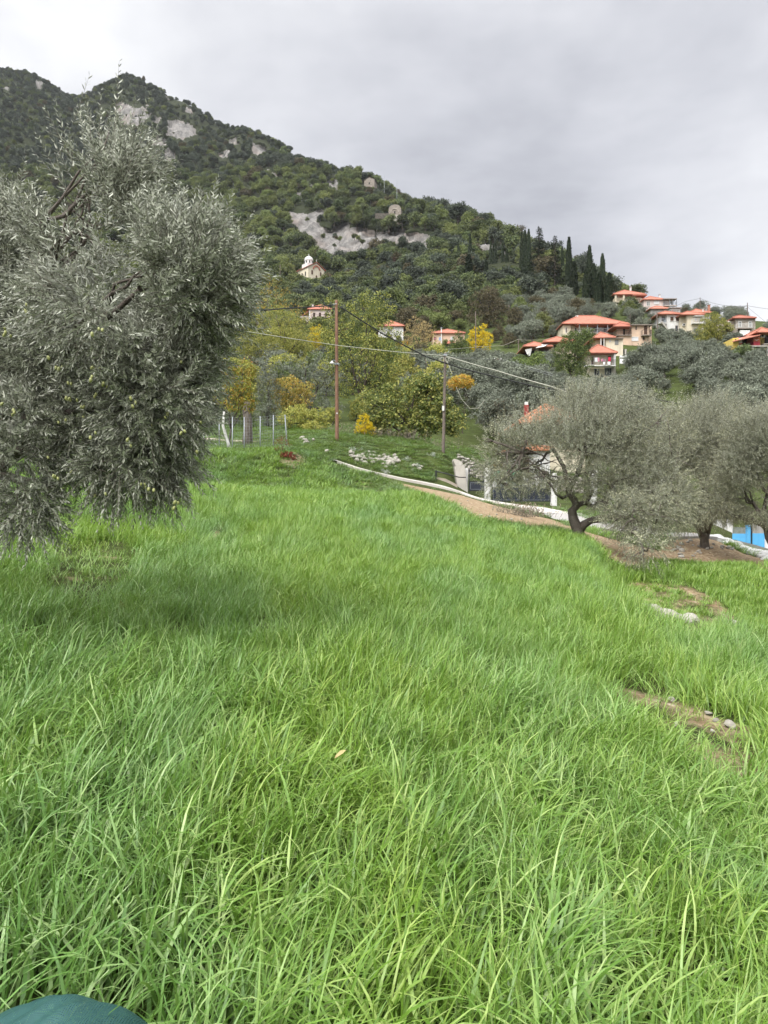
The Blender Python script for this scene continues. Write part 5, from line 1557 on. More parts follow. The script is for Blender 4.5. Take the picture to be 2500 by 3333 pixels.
# big long-roofed house
h = House('house', 'big cream house with long orange hip roof and glazed veranda', 1858, 2040, 1058, 1088, 152, 9, 'cream')
h.roof(26, px=(1829, 2046), py=1054, y=(-1.6, 11), ridge=5.2)
h.roof(6, px=(1884, 2052), py=1054.5, y=(-2.6, 2.0), kind='shed_back', name='veranda_roof')
h.extra_wall(1832, 1857.9, -.8, 7, 1059, 1092)
h.window(1870, 1878, 1066, 1084, 'whitewood', 'dark', cols=1)
for i in range(5): h.window(1914 + i * 17, 1928 + i * 17, 1062, 1080, 'metal', 'glass' if i % 2 else 'whitecloth', cols=3)
for p in (1886, 1912, 1945, 1978): h.post(p, 1056, 1084, -2.2, .14, 'metal')
h.balcony(1884, 2010, 1083, 2.4, .9, 'concrete', 'metal', step=.3); h.door(1840, 1846, 1066, 1084, y=-.8)
h.chimney(1878, 1027, 1045, 8, 'white', 4, False)
h.part('roof_tank', 'whitewood', 1880, 1896, 6, 8, 1026, 1031); h.done()

h = House('house', 'peach flat-roofed house with corner balcony right of the long-roofed house', 2056, 2112, 1058, 1128, 146, 7, 'peach')
h.part('roof_slab', 'slab', 2053, 2125, -.6, 7.4, 1055.6, 1058)
h.extra_wall(2112.1, 2121, 1.3, 6.5, 1058, 1128)
h.extra_wall(2008, 2055.9, 1.5, 7, 1064, 1128); h.extra_wall(2015, 2055.9, -.2, 1.49, 1092, 1128)
h.roof(13, px=(1996, 2056), py=1063, y=(-.4, 8), kind='hip', mat='roof_old', name='tile_roof')
h.window(2068, 2073, 1062, 1073, 'wood', 'greywood', cols=1); h.door(2096, 2106, 1062, 1088, 'wood', 'wood')
h.balcony(2092, 2122, 1089, 1.1, .95, 'slab', 'black', step=.25); h.window(2048, 2078, 1096, 1110, 'whitewood', 'whitecloth', -.205 if False else 0.0, cols=2)
h.window(2092, 2098, 1098, 1106, 'wood', 'dark', cols=1); h.door(2028, 2034, 1070, 1090, 'wood', 'dark', 1.5)
h.part('terrace_slab', 'slab', 2008, 2056, -.6, 1.48, 1089.5, 1091.8)
h.rail(h.X(2009, -.5), h.X(2055, -.5), -.5, 1.4, h.Z(1089.5, -.6), .95, 'black', h.root, .3); h.done()

h = House('house', 'small yellow house with a red tiled roof and one grey shutter', 1972, 2028, 1101, 1137, 139, 6, 'cream')
h.extra_wall(1940, 1971.9, 1.2, 6, 1101, 1140)
h.roof(19, px=(1930, 2006), py=1100, y=(-.5, 7)); h.part('roof_edge', 'slab', 1968, 2031, -.5, 6.3, 1098.6, 1100.9)
h.window(2001, 2013, 1106, 1122, 'greywood', 'greywood', cols=1); h.window(1983, 1988, 1107, 1114, 'whitewood', 'glass', cols=1)
h.door(1958, 1964, 1110, 1130, 'wood', 'dark', 1.2); h.post(1956, 1101, 1136, -.3, .14, 'whitewood'); h.post(1966, 1101, 1136, -.3, .14, 'whitewood')
h.part('basement', 'dark', 1996, 2040, .4, 6, 1137.1, 1165); h.post(2036, 1137, 1165, .2, .3, 'concrete'); h.post(2018, 1137, 1165, .2, .3, 'concrete'); h.done()
t = thing('solar_heater', 'white solar water heater beside the laundry house', 'water heater', tuple(at(2032, 1176, 131)))
MB().add([(-1.0, -.5, -.5), (1.5, -.5, -.5), (1.8, .3, .5), (-.7, .3, .5), (-1.0, -.42, -.56), (1.5, -.42, -.56), (1.8, .38, .44), (-.7, .38, .44)],
         [(0, 1, 2, 3), (7, 6, 5, 4), (0, 4, 5, 1), (1, 5, 6, 2), (2, 6, 7, 3), (3, 7, 4, 0)]).build('panel', M['whitewood'], t)
MB().tube([(-.7, .4, .85), (1.6, .4, .85)], .27, 12).build('tank', M['whitewood'], t)
MB().box(-.8, -.72, .2, .3, -1.2, .4).box(1.4, 1.48, .2, .3, -1.2, .4).build('stand', M['metal'], t)

h = House('house', 'two-storey house with laundry hanging on its long balcony', 1916, 2005, 1150, 1240, 130, 6, 'cream', base_wall='concrete')
h.walls = MB(); h.box(1912, 2001, 0, 6, 1150, 1190, h.walls); h.box(1918, 2004, .3, 6, 1190.1, 1240, h.walls)
h.roof(27, px=(1905, 2012), py=1149, y=(-1.5, 6.5), ridge=2.2)
h.balcony(1906, 2005, 1188, 1.3, .95, 'white', 'black', step=.13, thick=.2)
h.door(1923, 1933, 1160, 1187, 'whitewood', 'wood'); h.door(1979, 1988, 1160, 1187, 'wood', 'wood')
h.part('corner_wall', 'white', 1999, 2004.5, -1.25, -.01, 1150, 1188)
h.window(1968, 1990, 1197, 1222, 'metal', 'glass', .3, cols=3); h.window(1934, 1950, 1200, 1222, 'metal', 'dark', .3, cols=2)
h.part('corner_pier', 'concrete', 1992, 2004, -.05, .28, 1190.2, 1240); h.done()
LAU = [(1936, 1945, 1164, 1178, 'whitecloth', 'white sheet, left end of the washing line'), (1946, 1951, 1164, 1177, 'pinkcloth', 'pink towel beside the white sheet on the washing line'),
       (1957, 1961, 1168, 1176, 'pinkcloth', 'small pink cloth in the middle of the washing line'), (1962, 1966, 1168, 1177, 'mauvecloth', 'mauve cloth in the middle of the washing line'),
       (1968, 1972, 1169, 1177, 'mauvecloth', 'dull mauve cloth before the red jumper on the washing line'),
       (1980, 1988, 1162, 1176, 'redcloth', 'bright red jumper on the washing line')]
for a, c, t0, t1, mt, lab in LAU:
    p = at((a + c) / 2, t0, 128.6)
    w_, hh = (c - a) * 128.6 / F, (t1 - t0) * 128.6 / F
    n = 9
    V = []
    for yy in (0, .025):
        for iz in range(4):
            for ix in range(n):
                V.append((w_ * (ix / (n - 1) - .5), yy + .05 * sin(ix * 1.9 + a) * (iz / 3), -hh * iz / 3 * (1 + .05 * sin(ix * 2.3))))
    Fc = [(s * 4 * n + z_ * n + x_, s * 4 * n + z_ * n + x_ + 1, s * 4 * n + (z_ + 1) * n + x_ + 1, s * 4 * n + (z_ + 1) * n + x_) for s in (0, 1) for z_ in range(3) for x_ in range(n - 1)]
    o = MB().add(V, Fc).build('hanging_cloth', M[mt], None, True)
    o.location = tuple(p)
    tag(o, lab, 'laundry', 'laundry on the balcony')
for a, c, t0, t1, lab in ((1963, 1968.5, 1179, 1188, 'white cloth hung over the balcony rail, left of the mauve one'), (1977, 1986, 1178, 1189, 'white cloth hung over the balcony rail below the red jumper')):
    p = at((a + c) / 2, t0, 128.6)
    w_, hh = (c - a) * 128.6 / F, (t1 - t0) * 128.6 / F
    o = MB().add([(-w_ / 2, -.16 - .02 * (i % 2), -hh * .9), ] and [(-w_ / 2 + w_ * i / 6, y_ - .02 * (i % 2), z_) for y_, z_ in ((-.19, -hh * .9), (-.14, 0), (-.02, .02), (.02, -hh * .7)) for i in range(7)],
                   [(r * 7 + i, r * 7 + i + 1, (r + 1) * 7 + i + 1, (r + 1) * 7 + i) for r in range(3) for i in range(6)]).build('hanging_cloth', M['whitecloth'], None, True)
    o.location = tuple(p)
    tag(o, lab, 'laundry', 'laundry on the balcony')

h = House('house', 'low house with long orange roof and white awning left of the plane tree', 1786, 1876, 1116, 1160, 134, 7, 'cream')
h.roof(17, px=(1768, 1884), py=1113, y=(-1.6, 8)); h.roof(15, px=(1703, 1800), py=1128, y=(-1.8, 6), ridge=3.6, name='wing_roof')
h.extra_wall(1745, 1754, -.3, 5, 1126, 1154)
h.part('porch_back', 'dark', 1726, 1785.9, 1.6, 5, 1122, 1152); h.door(1803, 1812, 1122, 1142, 'wood', 'dark')
aw = MB().add([(h.X(1744, -2.6), -2.6, h.Z(1132, -2.6)), (h.X(1772, -2.6), -2.6, h.Z(1127, -2.6)), (h.X(1793, -.1), -.1, h.Z(1115, -.1)), (h.X(1768, -.1), -.1, h.Z(1118, -.1)),
               (h.X(1744, -2.6), -2.6, h.Z(1133, -2.6)), (h.X(1772, -2.6), -2.6, h.Z(1128, -2.6)), (h.X(1793, -.1), -.1, h.Z(1116, -.1)), (h.X(1768, -.1), -.1, h.Z(1119, -.1))],
              [(0, 1, 2, 3), (7, 6, 5, 4), (0, 4, 5, 1), (1, 5, 6, 2), (2, 6, 7, 3), (3, 7, 4, 0)]).build('awning', M['awning'], h.root)
sc_ = MB().add([(h.X(1709, -1.7), -1.7, h.Z(1138, -1.7)), (h.X(1732, -1.5), -1.5, h.Z(1133, -1.5)), (h.X(1726, -1.5), -1.5, h.Z(1158, -1.5)), (h.X(1718, -1.7), -1.7, h.Z(1158, -1.7)),
                (h.X(1709, -1.64), -1.64, h.Z(1138, -1.64)), (h.X(1732, -1.44), -1.44, h.Z(1133, -1.44)), (h.X(1726, -1.44), -1.44, h.Z(1158, -1.44)), (h.X(1718, -1.64), -1.64, h.Z(1158, -1.64))],
               [(0, 1, 2, 3), (7, 6, 5, 4), (0, 4, 5, 1), (1, 5, 6, 2), (2, 6, 7, 3), (3, 7, 4, 0)]).build('wind_screen', M['awning'], h.root)
h.balcony(1740, 1786, 1152, 1.6, .9, 'concrete', 'black', step=.2); h.window(1770, 1782, 1140, 1150, 'metal', 'glass', 1.59); h.done()

h = House('house', 'orange-plastered house with a red hip roof and a tall white flue', 1410, 1512, 1085, 1122, 165, 7, 'peach')
h.roof(13, px=(1405, 1516), py=1084.5, y=(-.5, 7.5), ridge=4.0)
h.window(1428, 1436, 1097, 1109, 'whitewood', 'bluecloth'); h.window(1466, 1477, 1096, 1109, 'whitewood', 'whitecloth', cols=2); h.window(1498, 1507, 1096, 1106, 'wood', 'glass'); h.window(1412, 1420, 1097, 1107, 'wood', 'pinkcloth')
h.part('flue', 'whitewood', 1435, 1438.6, -.35, -.1, 1068, 1122); h.part('flue_cap', 'metal', 1434, 1439.6, -.45, 0, 1065.5, 1067.9)
h.roof(9, px=(1445, 1480), py=1119, y=(-3.0, -.55), kind='shed_back', name='porch_roof', mat='roof_old'); h.post(1448, 1120, 1140, -2.6, .2, 'wood'); h.post(1476, 1120, 1140, -2.6, .2, 'wood')
h.part('annex', 'grey', 1446, 1500, -2.2, -.02, 1121, 1142); h.done()

h = House('house', 'white house with a red hip roof half hidden by the tall turning tree', 1232, 1313, 1062, 1120, 190, 8, 'white')
h.roof(18, px=(1226, 1318), py=1061.5, y=(-.6, 8.6))
h.balcony(1232, 1296, 1104, 1.2, .95, 'white', 'black', step=.2); h.part('balcony_soffit', 'dark', 1270, 1292, -1.0, -.01, 1106, 1113)
h.door(1268, 1276, 1088, 1103.5, 'whitewood', 'wood'); h.done()

h = House('house', 'old stone house with red roof and wooden balcony left of the brown pole', 1008, 1078, 1007, 1070, 212, 8, 'stone')
h.wmat = M['pink']
h.roof(15, px=(1000, 1081), py=1006.5, y=(-.5, 8.5), ridge=4.0); h.chimney(1018, 992, 1008, 5)
for a in (1019, 1038, 1058): h.window(a, a + 7, 1018, 1031, 'wood', 'dark', cols=2)
h.door(1036, 1047, 1043, 1066, 'wood', 'rust'); h.balcony(1014, 1074, 1033, 1.1, .9, 'wood', 'wood', step=.25)
h.part('corner_pier', 'white', 1006, 1009, -.1, .3, 1007, 1058); h.part('terrace_wall', 'stone', 970, 1007.9, .5, 6, 1028, 1062)
le = MB().add([(h.X(982, .5), .5, h.Z(1028, .5)), (h.X(1007.8, .5), .5, h.Z(1008, .5)), (h.X(1007.8, 6), 6, h.Z(1008, 6)), (h.X(982, 6), 6, h.Z(1028, 6)), (h.X(982, .5), .5, h.Z(1030, .5)), (h.X(1007.8, .5), .5, h.Z(1012, .5)), (h.X(1007.8, 6), 6, h.Z(1012, 6)), (h.X(982, 6), 6, h.Z(1030, 6))],
              [(0, 1, 2, 3), (7, 6, 5, 4), (0, 4, 5, 1), (1, 5, 6, 2), (2, 6, 7, 3), (3, 7, 4, 0)]); roof_object(le, 'lean_to_roof', M['roof_old'], h.root)
h.done()

# near house seen through the olive
h = House('house', 'near house with bright orange tiles and red chimney behind the forked olive', 1705, 1905, 1385, 1480, 58, 7, 'cream')
h.part('eave_shadow_board', 'wood', 1700, 1910, -.35, -.01, 1372, 1400)  # dark brown strip below the eave, put there as its shadow
h.roof(60, px=(1686, 1925), py=1378, y=(-1.3, 8), mat='roof_near', ridge=3.4); h.chimney(1714, 1318, 1372, 14, 'redpaint', 1.0, False)
h.part('chimney_cap', 'whitewood', 1709, 1719, 1.05, 1.3, 1308, 1317.9)
h.window(1740, 1775, 1405, 1450, 'whitewood', 'glass', sill=True); h.window(1830, 1865, 1405, 1450, 'whitewood', 'glass', sill=True); h.done()
h = House('outbuilding', 'little white outbuilding with an orange roof behind the gate, under the olive boughs', 1672, 1790, 1468, 1540, 50, 3, 'white', cat='building')
h.roof(18, px=(1660, 1800), py=1466, y=(-.4, 3.4), mat='roof_near'); h.door(1700, 1722, 1486, 1540, 'wood', 'wood'); h.window(1745, 1768, 1490, 1515, 'whitewood', 'glass'); h.done()

# church
k = 330 / F
church = thing('church', 'cream church with a white dome on the wooded slope', 'church', tuple(at(1030, 912, 330)), radians(40))
W2, LB = 4.6, 9.0
mb = MB().box(-W2, W2, 0, LB, -3, 5.3)
mb.add([(-W2, 0, 5.3), (W2, 0, 5.3), (0, 0, 8.0), (-W2, .4, 5.3), (W2, .4, 5.3), (0, .4, 8.0)], [(0, 1, 2), (5, 4, 3), (1, 4, 5, 2), (0, 2, 5, 3)])
mb.build('wall', M['cream'], church)
rf = MB()
for sx in (-1, 1):
    rf.add([(sx * (W2 + .5), -.5, 5.2), (sx * (W2 + .5), LB + .4, 5.2), (0, LB + .4, 8.15), (0, -.5, 8.15), (sx * (W2 + .5), -.5, 5.45), (sx * (W2 + .5), LB + .4, 5.45), (0, LB + .4, 8.4), (0, -.5, 8.4)],
           [(0, 1, 2, 3), (7, 6, 5, 4), (0, 4, 5, 1), (1, 5, 6, 2), (2, 6, 7, 3), (3, 7, 4, 0)])
roof_object(rf, 'roof', M['roof_old'], church)
dr = MB().box(-2.3, 2.3, 4.0, 8.6, 6.5, 8.9).build('dome_base', M['white'], church)
dm = MB().lathe([(1.95, 8.9), (1.95, 10.6), (2.15, 10.65), (2.15, 10.85)], 20, (0, 6.3, 0))
dm.build('drum', M['white'], church)
dome = MB().lathe([(2.1 * cos(a), 10.85 + 1.9 * sin(a)) for a in np.linspace(0, pi / 2, 9)], 20, (0, 6.3, 0)).build('dome', M['whitewood'], church, True)
MB().box(-.08, .08, 6.22, 6.38, 12.7, 13.9).box(-.4, -.081, 6.22, 6.38, 13.3, 13.46).box(.081, .4, 6.22, 6.38, 13.3, 13.46).build('cross', M['whitewood'], dome)
for a in range(8):
    an = a * pi / 4 + pi / 8
    w = MB().box(-.28, .28, -.06, .02, 9.2, 10.3).build('drum_window', M['dark'], church)
    w.location = (1.97 * sin(an), 6.3 - 1.97 * cos(an), 0); w.rotation_euler = (0, 0, an)
def arch_win(mb, n=7):
    P = [(-.45, 0), (.45, 0), (.45, 1.6)] + [(.45 * cos(t), 1.6 + .45 * sin(t)) for t in np.linspace(0, pi, n)[1:-1]] + [(-.45, 1.6)]
    m = len(P)
    return mb.add([(x, y, z) for y in (-.06, .02) for x, z in P], [tuple(range(m)), tuple(range(2 * m - 1, m - 1, -1))] + [(i, m + i, m + (i + 1) % m, (i + 1) % m) for i in range(m)])
for y_ in (2.2, 5.0, 7.4):
    w = arch_win(MB()).build('window', M['dark'], church); w.location = (-W2, y_, 1.6); w.rotation_euler = (0, 0, -pi / 2)
    w = arch_win(MB()).build('window', M['dark'], church); w.location = (W2, y_, 1.6); w.rotation_euler = (0, 0, pi / 2)
w = arch_win(MB()).build('window', M['wood'], church); w.location = (-2.4, 0, 2.2)
w = arch_win(MB()).build('window', M['wood'], church); w.location = (2.4, 0, 2.2)
MB().lathe([(1.75, 0), (1.75, .0)], 4)
mb = MB()
for i in range(8):
    a0, a1 = pi * i / 8, pi * (i + 1) / 8
    mb.add([(r * cos(a), y_, 4.9 + r * .9 * sin(a)) for y_ in (-.35, -.003) for a in (a0, a1) for r in (1.5, 2.1)], [(0, 1, 3, 2), (4, 6, 7, 5), (1, 5, 7, 3), (0, 2, 6, 4)])
mb.build('portal_arch', M['roof_old'], church)
arch_win(MB()).build('door', M['wood'], church).location = (0, 0, .2)
MB().box(-.06, .06, -.06, .06, 8.4, 9.6).box(-.35, -.061, -.06, .06, 9.05, 9.2).box(.061, .35, -.06, .06, 9.05, 9.2).build('gable_cross', M['whitewood'], church)

# stone chapel on the cliff edge and stone hut on the skyline
t = thing('chapel', 'ruined stone chapel with a blind arch standing above the rock scar', 'chapel', tuple(at(1285, 714, 396)), radians(-8))
k = 396 / F
W2, H = 3.55, 6.3
P = [(-W2, 0), (W2, 0), (W2 * .97, H)] + [(W2 * .9 * cos(a), H + 2.0 * sin(a)) for a in np.linspace(.15, pi - .15, 9)] + [(-W2 * .97, H)]
m = len(P)
MB().add([(x, y, z - (3 if z == 0 else 0)) for y in (0, 6) for x, z in P], [tuple(range(m)), tuple(range(2 * m - 1, m - 1, -1))] + [(i, m + i, m + (i + 1) % m, (i + 1) % m) for i in range(m)]).build('wall', M['stone_dark'], t)
mb = MB()
for i in range(10):
    a0, a1 = pi * i / 10, pi * (i + 1) / 10
    mb.add([(r * cos(a), y_, 3.9 + r * sin(a)) for y_ in (-.3, -.003) for a in (a0, a1) for r in (1.9, 2.4)], [(0, 1, 3, 2), (4, 6, 7, 5), (1, 5, 7, 3), (0, 2, 6, 4)])
mb.build('blind_arch', M['stone'], t)
MB().box(-.35, .35, -.12, -.004, 3.0, 4.6).build('window', M['dark'], t)
MB().box(-1.5, 1.9, -.25, -.005, -1.2, 2.3).build('plaster_patch', M['concrete'], t)
MB().box(-.07, .07, 2.9, 3.04, 8.2, 9.4).box(-.4, -.071, 2.9, 3.04, 8.8, 8.95).box(.071, .4, 2.9, 3.04, 8.8, 8.95).build('cross', M['whitewood'], t)
f = thing('fence', 'low dark fence along the cliff edge left of the stone chapel', 'fence', tuple(at(1243, 703, 394)))
k = 394 / F
fb = MB().box(-20 * k, 20 * k, -.05, .05, 1.2, 1.32)
for i in range(13): fb.box((-20 + i * 3.3) * k - .1, (-20 + i * 3.3) * k + .1, -.1, .1, -1.5, 1.35)
fb.build('rails', M['slab'], f)
t = thing('stone_hut', 'square stone hut with a low gable on the mountain skyline', 'hut', tuple(at(1202, 610, 468)), radians(-14))
W2 = 3.5
MB().add([(-W2, 0, -3), (W2, 0, -3), (W2, 0, 5.2), (0, 0, 6.9), (-W2, 0, 5.0), (-W2, 7, -3), (W2, 7, -3), (W2, 7, 5.2), (0, 7, 6.9), (-W2, 7, 5.0)],
         [(0, 1, 2, 3, 4), (9, 8, 7, 6, 5), (0, 5, 6, 1), (1, 6, 7, 2), (0, 4, 9, 5)]).build('wall', M['stone_dark'], t)
rf = MB().add([(-W2 - .4, -.4, 4.9), (0, -.4, 7.0), (W2 + .4, -.4, 5.05), (-W2 - .4, 7.4, 4.9), (0, 7.4, 7.0), (W2 + .4, 7.4, 5.05)], [(0, 1, 4, 3), (1, 2, 5, 4)])
rf.add([(-W2 - .4, -.4, 5.2), (0, -.4, 7.3), (W2 + .4, -.4, 5.35), (-W2 - .4, 7.4, 5.2), (0, 7.4, 7.3), (W2 + .4, 7.4, 5.35)], [(3, 4, 1, 0), (4, 5, 2, 1)]).build('roof', M['slab'], t)
MB().box(-.4, .4, -.1, -.004, 2.0, 3.3).build('window', M['dark'], t)

# ------------------------------------------------------------------ woods and groves, tree by tree
def blocked(px, py, d, wpx, hpx):
    """would this crown hide something the photo shows?"""
    x0, x1, t = px - wpx, px + wpx, py - hpx
    m = (CLEAR_A[:, 4] > d - 4) & (x1 > CLEAR_A[:, 0]) & (x0 < CLEAR_A[:, 2]) & (py > CLEAR_A[:, 1]) & (t < CLEAR_A[:, 3] - .12 * (CLEAR_A[:, 3] - CLEAR_A[:, 1]))
    # and nothing grows inside a building
    near = (CLEAR_A[:, 2] - CLEAR_A[:, 0] > 24) & (np.abs(CLEAR_A[:, 4] + 4 - d) < 9) & (x1 - wpx * .5 > CLEAR_A[:, 0]) & (x0 + wpx * .5 < CLEAR_A[:, 2])
    return bool(m.any() or near.any())


def poisson(n, pxr, dr, gap, seed, taken, jitter=1.0):
    rng = np.random.default_rng(seed)
    out = []
    for _ in range(n):
        d = math.sqrt(rng.uniform(dr[0] ** 2, dr[1] ** 2))
        px = rng.uniform(*pxr)
        x = (px - CX) / F * d
        if all((x - a) ** 2 + (d - b_) ** 2 > gap * gap for a, b_ in taken):
            taken.append((x, d))
            out.append((px, x, d))
    return out


TAKEN = []
rng = np.random.default_rng(77)
OL_LAB = ('grey-green olive tree in the grove below the village', 'olive trees of the grove below the village')
ML_LAB = ('grey-green olive tree on the middle slope beyond the gate and meadow', 'olive trees on the middle slope')
def grow(zone, pxr, dr, n, gap, seed, choose, smin=.8, smax=1.15, rowmin=None):
    for px, x, d in poisson(n, pxr, dr, gap, seed, TAKEN):
        z = gz(x, d)
        row = CY - z / d * F
        if rowmin and row < rowmin(px): continue
        kind, meshes, lab, grp, R, H = choose(px, row, d)
        s = rng.uniform(smin, smax)
        for att in range(5):
            if not blocked(px, row, d, R * s * F / d, H * s * F / d): break
            s *= .76
        else: continue
        put(kind, lab, 'tree', meshes, (x, d, z - .15), rng.uniform(0, 6.28), (s * rng.uniform(.9, 1.1), s * rng.uniform(.9, 1.1), s * rng.uniform(.88, 1.1)), grp)


def ol(lab): return ('olive_tree', OLIVE_P[rng.integers(5)], lab[0], lab[1], 2.7, 4.6)
def sh(m, lab, grp): return ('broadleaf_tree', SHRUB_P[m][rng.integers(3)], lab, grp, 2.5, 5.2)
def ch_grove(px, row, d): return ol(OL_LAB)
def ch_mid(px, row, d):
    u = rng.random()
    if u < .72: return ol(ML_LAB)
    if u < .93: return sh('shrub', 'leafy green tree among the olives of the middle slope', 'green trees on the middle slope')
    return sh('brown', 'brownish tree among the olives of the middle slope', 'brown trees on the middle slope')
def ch_left(px, row, d):
    u = rng.random()
    if u < .36: return ol(ML_LAB)
    if u < .62: return sh('shrub', 'leafy green tree among the olives of the middle slope', 'green trees on the middle slope')
    if u < .90 or 820 < px < 1130: return sh('yellowgreen', 'yellowing tree on the slope left of the village', 'yellowing trees on the slope')
    return sh('brown', 'brownish tree among the olives of the middle slope', 'brown trees on the middle slope')
def ch_up(px, row, d):
    if px > 1640 and row > 965 and rng.random() < .8: return ('olive_tree', OLIVE_P[rng.integers(5)], 'grey-green olive tree at the foot of the cypresses', 'olive trees at the foot of the cypresses', 2.7, 4.6)
    u = rng.random()
    if u < .6: return sh('forest_light', 'green tree at the lower edge of the wood', 'trees at the lower edge of the wood')
    return sh('brown', 'dull brown-green tree at the lower edge of the wood', 'brown-green trees at the lower edge of the wood')


grow('grove', (1985, 2620), (66, 128), 2500, 4.1, 1, ch_grove, .85, 1.15)
grow('grove_top', (2130, 2600), (128, 150), 900, 3.7, 2, ch_grove, .7, 1.0)
grow('mid', (1490, 1985), (64, 128), 1800, 3.8, 3, ch_mid)
grow('mid2', (1120, 1490), (62, 150), 1600, 3.9, 4, ch_left)
grow('left', (560, 1120), (57, 150), 1800, 4.0, 5, ch_left)
grow('far_left', (-150, 560), (62, 150), 220, 7.0, 6, ch_left, 1.0, 1.5)
grow('up', (620, 1700), (150, 215), 1800, 4.6, 7, ch_up, .95, 1.3)
grow('up2', (1640, 1990), (150, 206), 1000, 4.0, 8, ch_up, .9, 1.2)
grow('village', (1990, 2420), (148, 205), 900, 3.6, 9, ch_up, .5, .85)


def forest_kind(px, row, d):
    w = [.45, .30, .20, .05]
    if row < 560: w = [.2, .05, .73, .02]
    elif px < 950 and row > 590: w = [.30, .58, .08, .04]
    elif px > 1250 and row > 800: w = [.48, .14, .33, .05]
    return ('forest', 'forest_light', 'forest_dark', 'brown')[rng.choice(4, p=w)]


FLAB = {'forest': ('dark green oak in the wood on the lower mountain slope', 'dark oaks of the lower mountain wood'), 'forest_light': ('fresh green oak in the wood on the lower mountain slope', 'fresh green oaks of the lower mountain wood'),
        'forest_dark': ('blackish evergreen oak in the wood on the lower mountain slope', 'evergreen oaks of the lower mountain wood'), 'brown': ('brownish oak in the wood on the lower mountain slope', 'brownish oaks of the lower mountain wood')}
pts = []
for d0, d1, gap in ((206, 300, 4.3), (300, 420, 4.6), (420, 560, 5.0), (560, 1010, 4.9)):
    area = .66 * (d1 * d1 - d0 * d0)
    n = int(area / (gap * gap) * 1.5)
    r2 = np.random.default_rng(int(d0))
    dd = np.sqrt(r2.uniform(d0 * d0, d1 * d1, n))
    pp = r2.uniform(-480, 2080, n)
    xx = (pp - CX) / F * dd
    grid = {}
    for p_, x_, d_ in zip(pp, xx, dd):
        key = (int(x_ // gap), int(d_ // gap))
        if any((x_ - a) ** 2 + (d_ - b_) ** 2 < gap * gap * .7 for i in (-1, 0, 1) for j in (-1, 0, 1) for a, b_ in grid.get((key[0] + i, key[1] + j), ())): continue
        grid.setdefault(key, []).append((x_, d_))
        pts.append((p_, x_, d_))
pts = np.array(pts)
pz = ground_z(pts[:, 1], pts[:, 2])
prow = CY - pz / pts[:, 2] * F
rk = rock_mask(pts[:, 0], prow)
rk2 = rock_mask(pts[:, 0], prow - 26)
rk3 = rock_mask(pts[:, 0], prow - 13) & (np.random.default_rng(3).random(len(pts)) < .8)
sparse = (vnoise(pts[:, 0] / 14, prow / 14, 77) > .82) & (prow < 700)
ridge_d = np.interp(pts[:, 0], [r[0] for r in RIDGE], [r[2] for r in RIDGE])
lone = np.random.default_rng(8).random(len(pts)) < .17
okm = (~rk | lone) & (~rk3 | lone) & ~sparse & (pts[:, 2] < ridge_d * 1.10) & ~((pts[:, 0] > 1640) & (pts[:, 2] < 207)) & ~((pts[:, 0] > 1990) & (pts[:, 2] < 240))
FP, n_ind = [], 0
order = np.argsort(pts[:, 2])
for i in order:
    if not okm[i]: continue
    px, x, d = pts[i]
    row = prow[i]
    s = rng.uniform(.72, 1.2) * (.86 if d > 560 else 1.0)
    if row < 480: s *= .85
    if rk[i]: s *= .42
    elif rk2[i] or rk3[i]: s *= .5
    if px > 1900: s *= .8
    bad = False
    for att in range(4):
        bad = blocked(px, row, d, 3.4 * s * F / d, 7 * s * F / d)
        if not bad: break
        s *= .6
    if bad: continue
    kd = forest_kind(px, row, d)
    vi = int(rng.integers(4))
    rz = rng.uniform(0, 6.28)
    sc = (s * rng.uniform(.85, 1.2), s * rng.uniform(.85, 1.2), s * rng.uniform(.85, 1.15))
    if n_ind < 290 and px > 480:
        o = link('oak_tree', FOREST_P[kd][vi])
        o.location, o.rotation_euler, o.scale = (x, d, pz[i] - .6), (0, 0, rz), sc
        tag(o, FLAB[kd][0], 'tree', FLAB[kd][1])
        n_ind += 1
    else:
        FP.append((x, d, pz[i] - .6, rz, *sc, ('forest', 'forest_light', 'forest_dark', 'brown').index(kd) * 4 + vi))
FP = np.array(FP)
wood_coll = proto_collection("oak", [m for k_ in ('forest', 'forest_light', 'forest_dark', 'brown') for m in FOREST_P[k_]])
zz = np.zeros(len(FP))
scatter_object("mountain_wood", FP[:, :3], np.stack([zz, zz, FP[:, 3]], -1), FP[:, 4:7], FP[:, 7].astype(int), wood_coll)

# ------------------------------------------------------------------ poles and cables
def pole(label, px0, py0, px1, py1, d, r, mat, group=None, name='utility_pole'):
    bs, tp = at(px1, py1, d), at(px0, py0, d)
    g = gz(bs[0], bs[1])
    t = thing(name, label, 'pole', (bs[0], bs[1], min(g, bs[2])), 0, group)
    o = np.array(t.location)
    P = np.array([bs - [0, 0, .6], bs, bs * .67 + tp * .33, bs * .33 + tp * .67, tp - [0, 0, .06], tp]) - o
    MB().tube(P, [r, r, r * .94, r * .86, r * .8, r * .5], 12).build('shaft', M[mat], t, True)
    return t, o


def cable(label, pts, r, mat, sag=0.0, name='cable', group=None, n=14):
    """pts = (column, row, distance); hangs a little between its supports"""
    P = [at(*p) for p in pts]
    Q = [P[0]]
    for a, c in zip(P, P[1:]):
        L = np.linalg.norm(c - a)
        for i in range(1, n + 1):
            t = i / n
            Q.append(a + (c - a) * t - np.array([0, 0, 4 * sag * L * t * (1 - t)]))
    o = MB().tube(np.array(Q), r, 6).build(name, M[mat], None, True)
    return tag(o, label, 'cable', group)


